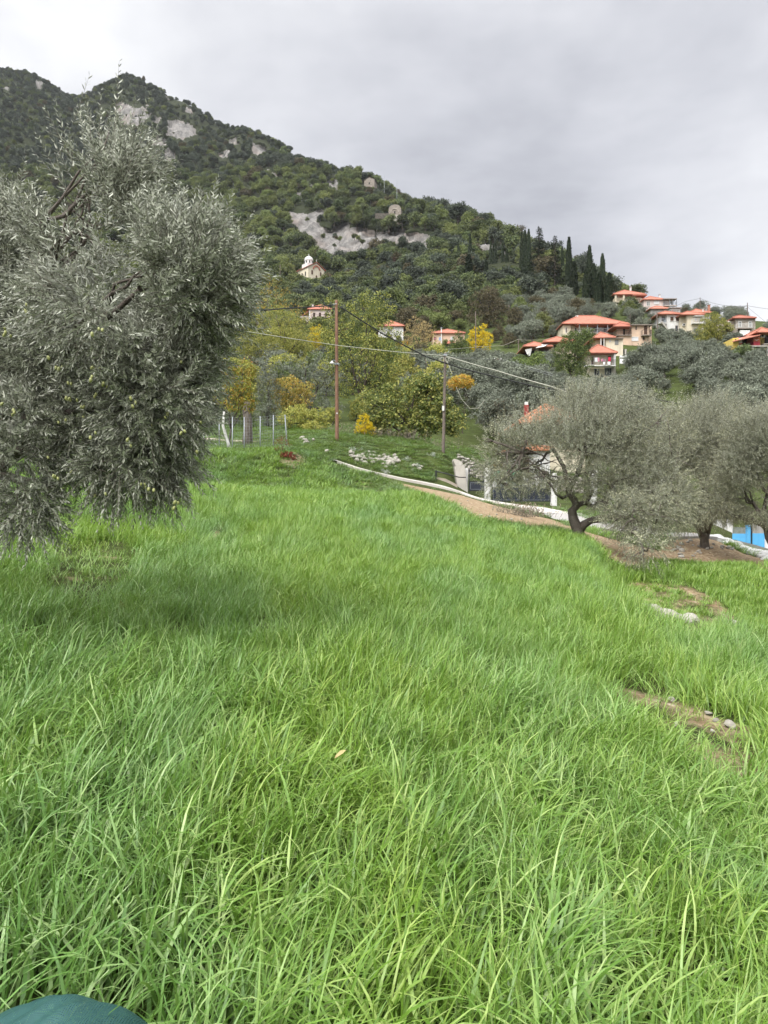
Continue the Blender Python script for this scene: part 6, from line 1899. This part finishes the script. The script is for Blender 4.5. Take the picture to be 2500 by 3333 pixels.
t, o = pole('tall brown wooden utility pole in the meadow, carrying a small lamp', 1095, 977, 1097, 1436, 44, .115, 'pole')
lp = at(1086, 1178, 43.8) - o
br = MB().tube([lp + [.18, 0, -.12], lp + [.12, -.03, .06], lp + [-.02, -.05, .10], lp + [-.10, -.05, .04]], .018, 6).build('lamp_bracket', M['metal'], t, True)
MB().lathe([(.03, .06), (.05, .02), (.10, -.04), (.17, -.13), (.16, -.135), (.03, 0.0)], 14, lp + [-.10, -.05, 0]).build('lamp_shade', M['whitewood'], br, True)
MB().box(*(np.array([[-.13, .13], [-.13, .13], [-.05, .05]]) + (at(1096, 1185, 44) - o)[:, None]).ravel()).build('bracket_band', M['metal'], t)
MB().tube([at(1085, 991, 43.9) - o, at(1096, 989, 43.8) - o], .03, 6).tube([at(1083, 993, 43.9) - o, at(1081, 996, 43.9) - o], .05, 8).build('insulator', M['metal'], t)
MB().box(*(np.array([[-.04, .04], [-.125, -.11], [-.04, .04]]) + (at(1097.5, 1346, 44) - o)[:, None]).ravel()).build('tag_plate', M['whitewood'], t)
t, o = pole('greyish leaning wooden pole beside the fig tree', 1449.5, 1148, 1443, 1466, 46, .105, 'pole_grey')
MB().box(*(np.array([[-.12, .12], [-.13, -.1], [-.05, .05]]) + (at(1449, 1156, 46) - o)[:, None]).ravel()).build('cable_clamp', M['metal'], t)
lb = MB()
for px, w in ((1440, 1), (1455, 1), (1432, .6), (1463, .6)):
    c = at(px, 1168, 45.85) - o
    lb.tube([c + np.array([.10 * w * sin(a), 0, .16 * w * cos(a) - .05]) for a in np.linspace(0, 2 * pi, 12)], .018, 5)
lb.build('cable_loops', M['cable_w'], t, True)
MB().box(*(np.array([[-.07, .07], [-.16, -.10], [-.16, .16]]) + (at(1442, 1330, 46) - o)[:, None]).ravel()).build('meter_box', M['whitewood'], t)
FAR = [(1620, 1166, 1620, 1298, 100, .11, 'grey pole with a short crossarm among the middle olives', 1),
       (1548, 1013, 1549, 1192, 132, .11, 'thin brown pole rising behind the golden tree', 0), (1657, 992, 1656, 1068, 182, .13, 'pale pole standing in front of the dark wood', 0),
       (1387, 1167, 1389, 1225, 98, .12, 'short grey pole between the fig tree and the orange house', 0), (1688, 1103, 1688, 1152, 142, .10, 'dark thin pole left of the white awning', 0),
       (2138, 1014, 2141, 1096, 152, .13, 'wooden pole in front of the white shuttered house', 0), (2279, 968, 2279, 1012, 190, .10, 'slender pole behind the red-tiled house with chimneys', 0),
       (2433, 985, 2433, 1034, 156, .10, 'slender pole behind the stone house on the crest', 0), (912, 862, 912, 915, 300, .16, 'pale pole in the wood left of the church', 0),
       (2051, 1020, 2052, 1065, 145, .05, 'thin mast on the flat-roofed peach house', 0), (1692, 1150, 1692, 1200, 138, .09, 'thin grey pole in the olives below the awning house', 0)]
for a, c, e, g, d, r, lab, arm in FAR:
    t, o = pole(lab, a, c, e, g, d, r, 'pole_grey' if d > 120 or a > 1700 else 'pole')
    if arm:
        MB().box(*(np.array([[-.55, .55], [-.14, -.1], [-.05, .05]]) + (at(a, c + 5, d) - o)[:, None]).ravel()).build('crossarm', M['pole_grey'], t)
        for q in (-.45, .45): MB().lathe([(.0, 0), (.07, .0), (.07, .12), (.03, .18), (0, .18)], 8, at(a, c + 5, d) - o + [q, -.12, .05]).build('insulator', M['whitewood'], t)
for px, t0, b0, lab in ((1251, 568, 607, 'left of two thin aerial masts on the mountain ridge'), (1292, 586, 622, 'right of two thin aerial masts on the mountain ridge')):
    bs, tp = at(px, b0, 455), at(px, t0, 455)
    tag(MB().tube([bs - [0, 0, 5], tp], [.16, .07], 6).build('aerial_mast', M['metal']), lab, 'mast')

cable('thick black cable running left from the brown pole into the olive', [(1085, 993, 44), (935, 1003, 38), (790, 1013, 33), (600, 1010, 28)], .036, 'cable_b', .004)
cable('thick black cable sagging from the brown pole past the grey pole to the right edge', [(1108, 999, 44), (1240, 1083, 44.5), (1385, 1160, 45), (1500, 1198, 45), (1760, 1262, 44), (2100, 1293, 43), (2300, 1330, 42), (2560, 1362, 41)], .040, 'cable_b', .003)
cable('pale cable from the left olive past the brown pole to the grey pole', [(600, 1040, 36), (790, 1077, 39), (1096, 1124, 43.7), (1298, 1146, 45), (1447, 1158, 45.9)], .022, 'cable_w', .002)
cable('pale cable descending from the grey pole into the forked olive', [(1449, 1158, 45.9), (1620, 1207, 40), (1795, 1258, 34), (1860, 1280, 32)], .022, 'cable_w', .003)
cable('loose pale cable drooping between the grey pole and the olives', [(1485, 1260, 52), (1503, 1300, 52), (1530, 1330, 52), (1558, 1328, 52), (1577, 1302, 52)], .018, 'cable_w', .0)
cable('thin stay wire slanting from the grey pole', [(1452, 1170, 45.9), (1462, 1192, 45.5), (1472, 1218, 45)], .014, 'cable_w')
for i, (oy, lab) in enumerate(((0, 'uppermost thin wire from the crossarm pole to the forked olive'), (6, 'lower thin wire from the crossarm pole to the forked olive'))):
    cable(lab, [(1622, 1168 + oy, 100), (1700, 1186 + oy, 90), (1800, 1218 + oy, 80)], .022, 'cable_g', .004)
cable('thin wire from the grey pole to the crossarm pole', [(1449, 1160, 46), (1540, 1164, 72), (1616, 1167, 100)], .018, 'cable_g', .004)
cable('pale wire strung past the golden tree to the thin dark pole', [(1330, 1142, 120), (1440, 1138, 125), (1560, 1128, 132), (1640, 1124, 138), (1687, 1104, 142)], .030, 'cable_w', .006)
cable('wire between the two slender poles on the skyline, upper', [(2279, 971, 190), (2433, 995, 156)], .045, 'cable_g', .022)
cable('wire between the two slender poles on the skyline, lower', [(2310, 1006, 185), (2433, 996, 156)], .045, 'cable_g', .006)
cable('wire leaving the right slender pole almost level to the frame edge', [(2433, 995, 156), (2560, 1012, 140)], .04, 'cable_g', .006)
cable('wire falling steeply from the right slender pole to the frame edge', [(2434, 1000, 156), (2520, 1070, 140)], .035, 'cable_g', .002)
cable('wire from the left slender pole down to the roofs on its left', [(2279, 971, 190), (2232, 981, 192), (2190, 1000, 194)], .035, 'cable_g', .004)
cable('pale wire sagging from the long-roofed house to the thin dark pole', [(1842, 1084, 150), (1770, 1106, 146), (1690, 1106, 142)], .03, 'cable_w', .01)
cable('thin line along the slope below the laundry house', [(2006, 1223, 129), (2060, 1224, 127), (2120, 1223, 125)], .03, 'cable_w', .002)

# ------------------------------------------------------------------ fence along the left bank
f0 = gp(640, 37.5)
fence = thing('wire_fence', 'wire mesh fence on thin grey steel posts along the grass bank at the left', 'fence', tuple(f0))
FP_ = [(560, 37.4), (664, 37.3), (714, 37.0), (757, 36.8), (795, 36.9), (847, 37.2), (890, 37.6), (936, 38.2)]
tops = []
for i, (px, d) in enumerate(FP_):
    g = gp(px, d)
    lean = np.array([-.14 if i == 7 else 0, 0, 1.78])
    MB().tube([g - [0, 0, .3] - f0, g + lean - f0], .03, 8).build('post', M['metal'], fence, True)
    tops.append((g, g + lean))
net = MB()
for (a, at_), (c, ct) in zip(tops, tops[1:]):
    for q in np.linspace(.04, .98, 12):
        net.tube([a + (at_ - a) * q - f0, c + (ct - c) * q - f0], .0035, 3, False)
    L = np.linalg.norm(c - a)
    for q in np.arange(.12, L, .15) / L:
        net.tube([a + (c - a) * q + (at_ - a) * .04 - f0, a + (c - a) * q + (at_ - a) * .98 - f0], .003, 3, False)
net.build('wire_mesh', M['metal'], fence)
g0 = gp(70, 37)
fl = thing('wire_fence', 'stretch of wire fence glimpsed through the gap in the left olive', 'fence', tuple(g0))
tp_ = []
for px in (-40, 40, 120, 200, 290, 380, 470):
    g = gp(px, 37.4)
    MB().tube([g - [0, 0, .3] - g0, g + [0, 0, 1.75] - g0], .03, 8).build('post', M['metal'], fl, True)
    tp_.append(g)
net = MB()
for a, c in zip(tp_, tp_[1:]):
    for q in np.linspace(.08, 1.7, 10): net.tube([a + [0, 0, q] - g0, c + [0, 0, q] - g0], .0035, 3, False)
net.build('wire_mesh', M['metal'], fl)
# old trunk behind the fence, pale footpath
g = gp(806, 43)
ot = thing('tree_stump', 'dark bare trunk standing behind the wire fence', 'tree trunk', tuple(g))
MB().tube([(0, 0, -.3), (0, 0, .4), (.05, 0, 1.2), (-.05, 0, 2.0), (.0, 0, 2.6)], [.34, .30, .26, .24, .20], 10, wob=.25, rng=np.random.default_rng(3)).build('trunk', M['bark'], ot, True)
strip("footpath", [(560, 49, .9), (665, 49, .9), (730, 47.5, .9), (800, 45.5, .9), (850, 44.5, .7)], M['plank'], .05, .06)

# ------------------------------------------------------------------ gate, walls, rail
def block(name, label, cat, px0, px1, py0, py1, d, thick, mat, part='body', below=.5, cap=None):
    a, c = at(px0, py1, d), at(px1, py0, d)
    loc = ((a[0] + c[0]) / 2, d, a[2])
    w, hh = (c[0] - a[0]) / 2, c[2] - a[2]
    o = MB().box(-w, w, 0, thick, -below, hh).build(name, M[mat])
    bv = o.modifiers.new('bevel', 'BEVEL'); bv.width = .015; bv.segments = 2
    o.location = loc
    return tag(o, label, cat)


block('gate_pillar', 'white gate pillar left of the small black gate, beside the concrete wall', 'pillar', 1514, 1524, 1524, 1604, 41.8, .3, 'white')
block('gate_pillar', 'white gate pillar between the small gate and the wide gate', 'pillar', 1579, 1597, 1523, 1626, 41.2, .35, 'white')
block('gate_pillar', 'white gate pillar at the right end of the wide gate, half hidden by the olive', 'pillar', 1795, 1813, 1540, 1640, 40.8, .35, 'white')
block('gate_pillar', 'white pillar standing behind the forked olive trunk', 'pillar', 1925, 1944, 1530, 1640, 41, .35, 'white')


def gate(name, label, px0, px1, ptop, pbot, d, arch, leaves=1):
    a, c = at(px0, pbot, d), at(px1, ptop, d)
    g = thing(name, label, 'gate', ((a[0] + c[0]) / 2, d, a[2]))
    W, H = c[0] - a[0], c[2] - a[2]
    lw = W / leaves
    for k in range(leaves):
        x0, x1 = -W / 2 + k * lw + .01, -W / 2 + (k + 1) * lw - .01
        def top(x):
            u = (x + W / 2) / W if leaves > 1 else (x - x0) / (x1 - x0)
            return H * (1 - arch) + H * arch * sin(pi * u)
        fr = MB().box(x0, x0 + .05, 0, .05, 0, top(x0)).box(x1 - .05, x1, 0, .05, 0, top(x1))
        fr.box(x0 + .051, x1 - .051, .005, .045, .02, .07).box(x0 + .051, x1 - .051, .005, .045, H * .36, H * .36 + .04).box(x0 + .051, x1 - .051, .005, .045, H * .55, H * .55 + .025)
        xs = np.linspace(x0 + .025, x1 - .025, 11)
        fr.tube([(x, .025, top(x)) for x in xs], .022, 6).tube([(x, .025, top(x) - .16) for x in xs], .014, 6)
        lf = fr.build('frame', M['black'], g)
        bars = MB()
        n = max(5, int((x1 - x0) / .125))
        for i in range(1, n):
            x = x0 + (x1 - x0) * i / n
            bars.tube([(x, .025, H * .36 + .04), (x, .025, top(x) + .10)], .009, 6, False)
            bars.add([(x - .018, .025, top(x) + .08), (x + .018, .025, top(x) + .08), (x, .007, top(x) + .08), (x, .043, top(x) + .08), (x, .025, top(x) + .17)], [(0, 2, 4), (2, 1, 4), (1, 3, 4), (3, 0, 4)])
        bars.build('bars', M['black'], g)
        pn = MB().box(x0 + .052, x1 - .052, .018, .032, .071, H * .36 - .001).build('panel', M['panel'], g)
        MB().box(x0 + .09, x1 - .09, .008, .017, .11, .125).box(x0 + .09, x1 - .09, .008, .017, H * .36 - .055, H * .36 - .04).box(x0 + .09, x0 + .105, .008, .017, .126, H * .36 - .056).box(x1 - .105, x1 - .09, .008, .017, .126, H * .36 - .056).build('moulding', M['metal'], pn)
    return g


gate('garden_gate', 'small black iron gate with an arched spiked top between two white pillars', 1526, 1578, 1514, 1599, 41.6, .16)
gate('driveway_gate', 'wide black two-leaf iron gate with dark lower panels behind the olive boughs', 1600, 1794, 1508, 1634, 41.0, .18, 2)
# concrete retaining wall with its sloped end, board-marked low wall, handrail
def slab_poly(name, label, cat, pts, d, thick, mat):
    P = [at(x, y, d) for x, y in pts]
    o0 = P[0].copy()
    m = len(P)
    o = MB().add([p - o0 for p in P] + [p - o0 + [0, thick, 0] for p in P], [tuple(range(m))[::-1], tuple(range(m, 2 * m))] + [(i, (i + 1) % m, m + (i + 1) % m, m + i) for i in range(m)]).build(name, M[mat])
    o.location = tuple(o0)
    return tag(o, label, cat)
slab_poly('retaining_wall', 'grey concrete end wall leaning beside the small black gate', 'wall', [(1492, 1604), (1524, 1612), (1513, 1516), (1480, 1517)], 41.3, .8, 'concrete')
slab_poly('curved_wall', 'low grey concrete kerb wall curving up behind the concrete end wall', 'wall', [(1483, 1516.5), (1510, 1516), (1503, 1503), (1490, 1496), (1478, 1493), (1477, 1500)], 42.3, 1.2, 'concrete')
slab_poly('low_wall', 'board-marked low concrete wall sloping down below the handrail', 'wall', [(1422, 1580), (1491.5, 1606), (1488, 1577), (1450, 1558), (1422, 1553)], 40.9, .25, 'plank')
hr = thing('handrail', 'black metal handrail on a post above the low concrete wall', 'handrail', tuple(at(1420, 1578, 40.7)))
o = at(1420, 1578, 40.7)
MB().tube([at(1419.5, 1582, 40.7) - o, at(1419.5, 1531, 40.7) - o], .045, 8).build('post', M['black'], hr)
MB().tube([at(1420, 1534, 40.7) - o, at(1450, 1541, 40.7) - o, at(1492, 1553, 40.7) - o, at(1516, 1554, 41) - o], .03, 8).build('rail', M['black'], hr, True)
tag(slab_poly('ground_sheet', 'green plastic sheet spread in the yard behind the gate', 'sheet', [(1612, 1548), (1705, 1553), (1700, 1536), (1660, 1528), (1620, 1534)], 46, 1.2, 'tarp'))
slab_poly('garden_wall', 'white yard wall behind the wide gate', 'wall', [(1600, 1600), (1800, 1612), (1800, 1560), (1600, 1556)], 47.5, .3, 'white')
# dry stone wall behind the gate: courses of individual blocks merged into one wall body
rng = np.random.default_rng(9)
def rock_mesh(seed, n=1):
    r = np.random.default_rng(seed)
    import bmesh
    bm = bmesh.new()
    bmesh.ops.create_icosphere(bm, subdivisions=2, radius=1)
    ax = r.uniform(.75, 1.2, 3)
    cuts = unit(r.normal(size=(7, 3)))
    lim = r.uniform(.55, .9, 7)
    for v in bm.verts:
        p = np.array(v.co)
        for c, l in zip(cuts, lim):
            q = p @ c
            if q > l: p = p - c * (q - l) * .9
        v.co = p * ax
    V = np.array([v.co[:] for v in bm.verts])
    Fc = np.array([[v.index for v in f.verts] for f in bm.faces])
    bm.free()
    return V, Fc
RK = [rock_mesh(60 + i) for i in range(8)]
RKM = [MB().add(V, Fc).mesh('stone', M['rubble']) for V, Fc in RK]
sw0 = gp(1540, 51)
sw = MB()
for row in range(7):
    x = -1.0
    while x < 8.0:
        s = rng.uniform(.10, .19)
        V, Fc = RK[rng.integers(8)]
        px = 1540 + x / 51 * F
        zb = gz(sw0[0] + x, 51)
        a = rng.uniform(0, 6.28)
        Rm = np.array([[cos(a), -sin(a), 0], [sin(a), cos(a), 0], [0, 0, 1]])
        sw.add((V * s * [1.2, 1, .8]) @ Rm.T + [x, rng.normal(0, .08) + row * .08, zb - sw0[2] + .06 + row * .16 + rng.normal(0, .04)], Fc)
        x += s * 1.6
o = sw.build('stone_wall', M['rubble'])
o.location = tuple(sw0)
tag(o, 'dry stone wall of pale rubble behind the small black gate', 'wall')

# ------------------------------------------------------------------ loose stones
def stone(px, d, size, label, group=None, lift=.3):
    g = gp(px, d)
    o = link('stone', RKM[rng.integers(8)])
    o.location = (g[0], g[1], g[2] + size * lift)
    o.rotation_euler = (rng.normal(0, .3), rng.normal(0, .3), rng.uniform(0, 6.28))
    o.scale = (size * rng.uniform(.85, 1.3), size * rng.uniform(.8, 1.1), size * rng.uniform(.6, .95))
    return tag(o, label, 'stone', group)


def stone_row(px, row, d_guess, size, label, group=None, lift=.3):
    """put a stone where the ground shows at this photo row"""
    dd = np.linspace(d_guess * .82, d_guess * 1.2, 60)
    x = (px - CX) / F * dd
    z = ground_z(x, dd)
    r = CY - z / dd * F
    return stone(px, dd[np.argmin(np.abs(r - row))], size, label, group, lift)


rng = np.random.default_rng(12)
HL, HG = 'pale limestone lying in the stone heap on the meadow slope', 'stones of the heap on the meadow'
for i in range(90):
    u = rng.random()
    px = 1140 + u * 160
    row = 1481 + u * 27 + rng.normal(0, 9) * (1 - .3 * abs(u - .5))
    stone_row(px, row, 41, rng.uniform(.085, .17) * (1.25 if u > .7 else 1), HL, HG, .35)
for i in range(9): stone_row(1340 + rng.uniform(0, 48), 1515 + rng.normal(0, 9), 42, rng.uniform(.08, .17), 'pale stone scattered right of the stone heap near the path', 'stones scattered right of the heap')
for px, row, s, lab in ((983, 1428, .16, 'flat white stone left of the brown pole, uppermost of its group'), (998, 1438, .2, 'broad white stone left of the brown pole, middle of its group'), (990, 1435, .18, 'white stone left of the brown pole, leftmost of its group'),
                        (996, 1446, .22, 'largest white stone left of the brown pole, lowest of its group'), (1021, 1435, .15, 'single low white stone between the stone group and the brown pole'), (1063, 1474, .16, 'lone white stone above the path head')):
    stone_row(px, row, 43, s, lab, None, .4)
for px, row, dg, s, lab in ((2375, 2370, 4.6, .045, 'rounded white stone in the bare patch at the right, largest there'), (2305, 2325, 4.9, .03, 'small white stone at the top of the bare patch at the right'), (2330, 2350, 4.8, .022, 'tiny pale stone next to the rounded white one'),
                            (2185, 2285, 5.2, .032, 'flat pale stone half sunk at the left of the bare patch'), (2200, 2365, 4.7, .03, 'buff stone in the grass left of the bare patch'), (2320, 2385, 4.6, .022, 'yellowish pebble below the rounded white stone'), (2400, 2290, 5.0, .02, 'small pebble at the upper right of the bare patch')):
    stone_row(px, row, dg, s, lab, None, .5)
for i in range(26): stone_row(rng.uniform(2030, 2260), 1925 + rng.normal(0, 22) + 0, 9.6, rng.uniform(.05, .13), 'pale stone on the crumbling terrace edge at the right', 'stones of the terrace edge', .5)
for px, row, s in ((2240, 1948, .11), (2395, 2012, .12), (2375, 2008, .09), (2165, 1975, .10)): stone_row(px, row, 9.2, s, 'pale stone on the crumbling terrace edge at the right', 'stones of the terrace edge', .6)
for i in range(34): stone_row(rng.uniform(2190, 2440), rng.uniform(1760, 1815), 25, rng.uniform(.04, .10), 'small stone lying on the bare red earth bank', 'stones on the bare earth bank')
for i in range(22): stone_row(rng.uniform(1420, 1800), rng.uniform(1630, 1700), 29, rng.uniform(.03, .07), 'small stone lying on the bare earth beside the path', 'stones beside the path')
# low white stone edge running down to the blue gate
mb = MB()
e0 = gp(2360, 27)
for i in range(46):
    u = i / 45
    px, d = 2325 + 210 * u, 28.2 - 3.4 * u
    g = gp(px, d)
    V, Fc = RK[rng.integers(8)]
    for k in range(2):
        s = rng.uniform(.16, .3)
        mb.add(V * s * [1.1, 1.0, .6] + g - e0 + [rng.normal(0, .1), k * .3 + rng.normal(0, .1), .08], Fc)
o = mb.build('stone_edge', M['white']); o.location = tuple(e0)
tag(o, 'whitish rubble edging running down beside the bare earth bank', 'edging')

# blue gate
d = 34.0
a = at(2388, 1792, d)
g = thing('blue_gate', 'sky blue sheet metal gate with bars above, under the right olive', 'gate', tuple(a))
def gx(px): return (px - 2388) / F * d
def gzr(py): return (1792 - py) / F * d
MB().box(gx(2385), gx(2428), 0, .05, gzr(1790), gzr(1737)).build('sheet', M['blue'], g)
MB().box(gx(2428) + .002, gx(2443), -.02, .05, gzr(1792), gzr(1708)).build('leaf', M['blue'], g)
MB().box(gx(2447), gx(2488), -.02, .05, gzr(1791), gzr(1736)).build('leaf', M['blue'], g)
MB().box(gx(2447), gx(2488), -.01, .04, gzr(1735.9), gzr(1700)).build('upper_panel', M['grey'], g)
MB().box(gx(2443) + .002, gx(2447) - .002, -.06, .06, gzr(1792), gzr(1700)).build('post', M['black'], g)
mb = MB()
for i in range(11): mb.tube([(gx(2386 + i * 4), .02, gzr(1737)), (gx(2386 + i * 4), .02, gzr(1716))], .016, 6)
mb.build('bars', M['metal'], g)
block('gate_pillar', 'white wall pillar at the right side of the blue gate', 'pillar', 2489, 2530, 1700, 1795, 34.2, .4, 'white')
block('yard_wall', 'pale yard wall behind the right olives', 'wall', 2300, 2386, 1690, 1760, 38, .3, 'white')

# ------------------------------------------------------------------ weeds, brush, net, fallen leaf
def weeds(name, label, cat, px, d, n, h, spread, mat, seed, leafl=.05, leafw=.3, nl=14, thick=.004):
    rng = np.random.default_rng(seed)
    g = gp(px, d)
    t = thing(name, label, cat, tuple(g))
    st, lf = MB(), MB()
    for i in range(n):
        b0 = np.array([rng.normal(0, spread), rng.normal(0, spread * .7), -.05])
        tip = b0 + np.array([rng.normal(0, h * .35), rng.normal(0, h * .3), h * rng.uniform(.55, 1.1)])
        P = limb(b0, tip, rng, .15, 6)
        st.tube(P, np.linspace(thick, thick * .3, 6), 4, False)
        B = P[rng.integers(1, 6, nl)] + rng.normal(0, .02, (nl, 3))
        leaf_quads(lf, B, rand_unit(rng, nl) + [0, 0, .3], rand_unit(rng, nl), rng.uniform(.5, 1.2, nl) * leafl, leafl * leafw)
    st.build('stems', M['twig'] if mat != 'reddry' else M['bark2'], t)
    lf.build('leaves', M[mat], t)
    return t


weeds('dead_thistle', 'dark dead thistle with upright stalks on the terrace edge', 'weed', 2330, 9.3, 9, .30, .12, 'brown', 501, .03, .4, 26, .005)
weeds('dead_thistle', 'smaller dark dead stalk right of the thistle', 'weed', 2372, 8.9, 3, .18, .04, 'brown', 502, .025, .4, 14, .004)
for i, (px, d, lab) in enumerate(((2230, 9.9, 'tangle of pale dry stems on the terrace edge, leftmost tangle'), (2270, 9.6, 'tangle of pale dry stems on the terrace edge, middle tangle'), (2310, 9.3, 'tangle of pale dry stems at the foot of the dead thistle'))):
    weeds('dry_stems', lab, 'weed', px, d, 60, .20, .16, 'dryweed', 510 + i, .03, .2, 3, .003)
weeds('brush_pile', 'heap of cut dry branches on the bare earth below the wide gate', 'brush pile', 1690, 30.5, 150, .55, .62, 'dryweed', 520, .10, .3, 6, .008)
for i, (px, row, dg, lab) in enumerate(((1256, 1540, 40, 'silvery herb tuft beside the path below the stone heap'), (1320, 1488, 43, 'silvery herb tuft above the stones right of the heap'), (1410, 1470, 45, 'silvery herb tuft on the bank near the grey pole'), (1362, 1506, 43, 'silvery herb tuft among the scattered stones'), (1150, 1478, 43, 'silvery herb tuft at the left end of the stone heap'))):
    weeds('silver_herb', lab, 'herb', px, {1256: 38.9, 1320: 43, 1410: 44.5, 1362: 42, 1150: 42}[px], 16, .28, .10, 'silverherb', 530 + i, .10, .25, 10, .006)
for i, (px, d, lab) in enumerate(((1130, 50, 'tall dry weeds at the hedge foot right of the brown pole'), (1240, 50.5, 'tall dry weeds at the foot of the bright yellow bush'), (1330, 50.5, 'tall dry weeds at the foot of the fig tree'), (1420, 49.5, 'tall dry weeds between fig tree and grey pole'))):
    weeds('dry_weeds', lab, 'weed', px, d, 60, .7, .7, 'dryweed', 550 + i, .10, .25, 8, .006)
weeds('broad_weed', 'broad-leaved green weed under the left olive', 'weed', 335, 5.9, 9, .12, .10, 'shrub', 560, .11, .5, 5, .003)
# fallen yellow leaf caught in the grass
p = at(1088, 2470, 3.3)
lf = MB().add([(0, 0, 0), (.02, .012, .008), (.055, .015, .014), (.085, 0, .006), (.055, -.016, .012), (.02, -.013, .01)], [(0, 1, 5), (1, 2, 4, 5), (2, 3, 4)]).build('fallen_leaf', M['beige'])
lf.location = tuple(p)
lf.scale = (.8, .8, .8)
lf.rotation_euler = (.3, -.5, .3)
tag(lf, 'single tan fallen leaf caught on the tall grass in the field centre', 'leaf')
bt = gp(1662, 100)
tag(MB().lathe([(0.0, .0), (.45, .05), (.6, .35), (.5, .75), (.2, .95), (0, 1.0)], 12).build('blue_drum', M['bluecloth'], None, True), 'blue plastic drum among the middle olives', 'drum').location = tuple(bt + [0, 0, 1.0])

# green netting heaped at the bottom left corner
def net_mat():
    m, b = new_mat("green_netting")
    uv = b.n('ShaderNodeUVMap').outputs[0]
    sx = b.n('ShaderNodeSeparateXYZ', {0: uv})
    a = b.math('ABSOLUTE', b.math('SINE', b.math('MULTIPLY', sx.outputs[0], pi * 46)))
    c = b.math('ABSOLUTE', b.math('SINE', b.math('MULTIPLY', sx.outputs[1], pi * 40)))
    thr = b.math('GREATER_THAN', b.math('MAXIMUM', a, c), 0.62)
    col = b.mix(b.noise(uv, 9.0, 4, 0.6), (0.016, 0.062, 0.058), (0.045, 0.125, 0.115))
    pr = b.n('ShaderNodeBsdfPrincipled', {'Base Color': col, 'Roughness': 0.6, 'Specular IOR Level': 0.3}).outputs[0]
    tr = b.n('ShaderNodeBsdfTransparent').outputs[0]
    finish(b, b.n('ShaderNodeMixShader', {0: thr, 1: tr, 2: pr}).outputs[0])
    return m
M['net'] = net_mat()
nx, ny = 70, 50
V, U = [], []
c0 = at(140, 3300, 1.66)
g0 = gz(c0[0], c0[1])
for j in range(ny):
    for i in range(nx):
        u, v = i / (nx - 1) * 2 - 1, j / (ny - 1) * 2 - 1
        x, y = u * .23, v * .22
        e = max(0.0, 1 - abs(u) ** 2.6) * max(0.0, 1 - abs(v) ** 2.4)
        z = .225 * e ** .55 + .007 * sin(7 * u + 3 * v) * e + .004 * sin(19 * u - 13 * v) * e
        V.append((x, y, z)); U.append((u, v))
q = [(j * nx + i, j * nx + i + 1, (j + 1) * nx + i + 1, (j + 1) * nx + i) for j in range(ny - 1) for i in range(nx - 1)]
me = MB().add(V, q).mesh('netting', M['net'], True)
uvl = me.uv_layers.new(name='UVMap')
for lp_ in me.loops: uvl.data[lp_.index].uv = U[lp_.vertex_index]
o = link('netting', me)
o.location = (c0[0], c0[1], g0 + .02)
tag(o, 'dark green plastic netting bundled in the bottom left corner', 'netting')

# ------------------------------------------------------------------ the damp air over the valley
hm, hb = new_mat("haze")
vol = hb.n('ShaderNodeVolumePrincipled', {'Color': (0.86, 0.90, 0.97, 1), 'Density': 0.00006, 'Anisotropy': 0.1})
hb.n('ShaderNodeOutputMaterial', {'Volume': vol.outputs[0]})
_zz = np.concatenate([np.array([v.co.z for v in o_.data.vertices]) for o_ in COL.objects if o_.name in ('ground', 'mountain')])
tag(MB().box(-1230, 1230, -1230, 1230, float(_zz.min()) - 1.5, float(_zz.max()) + 25).build('haze', hm), kind='stuff')
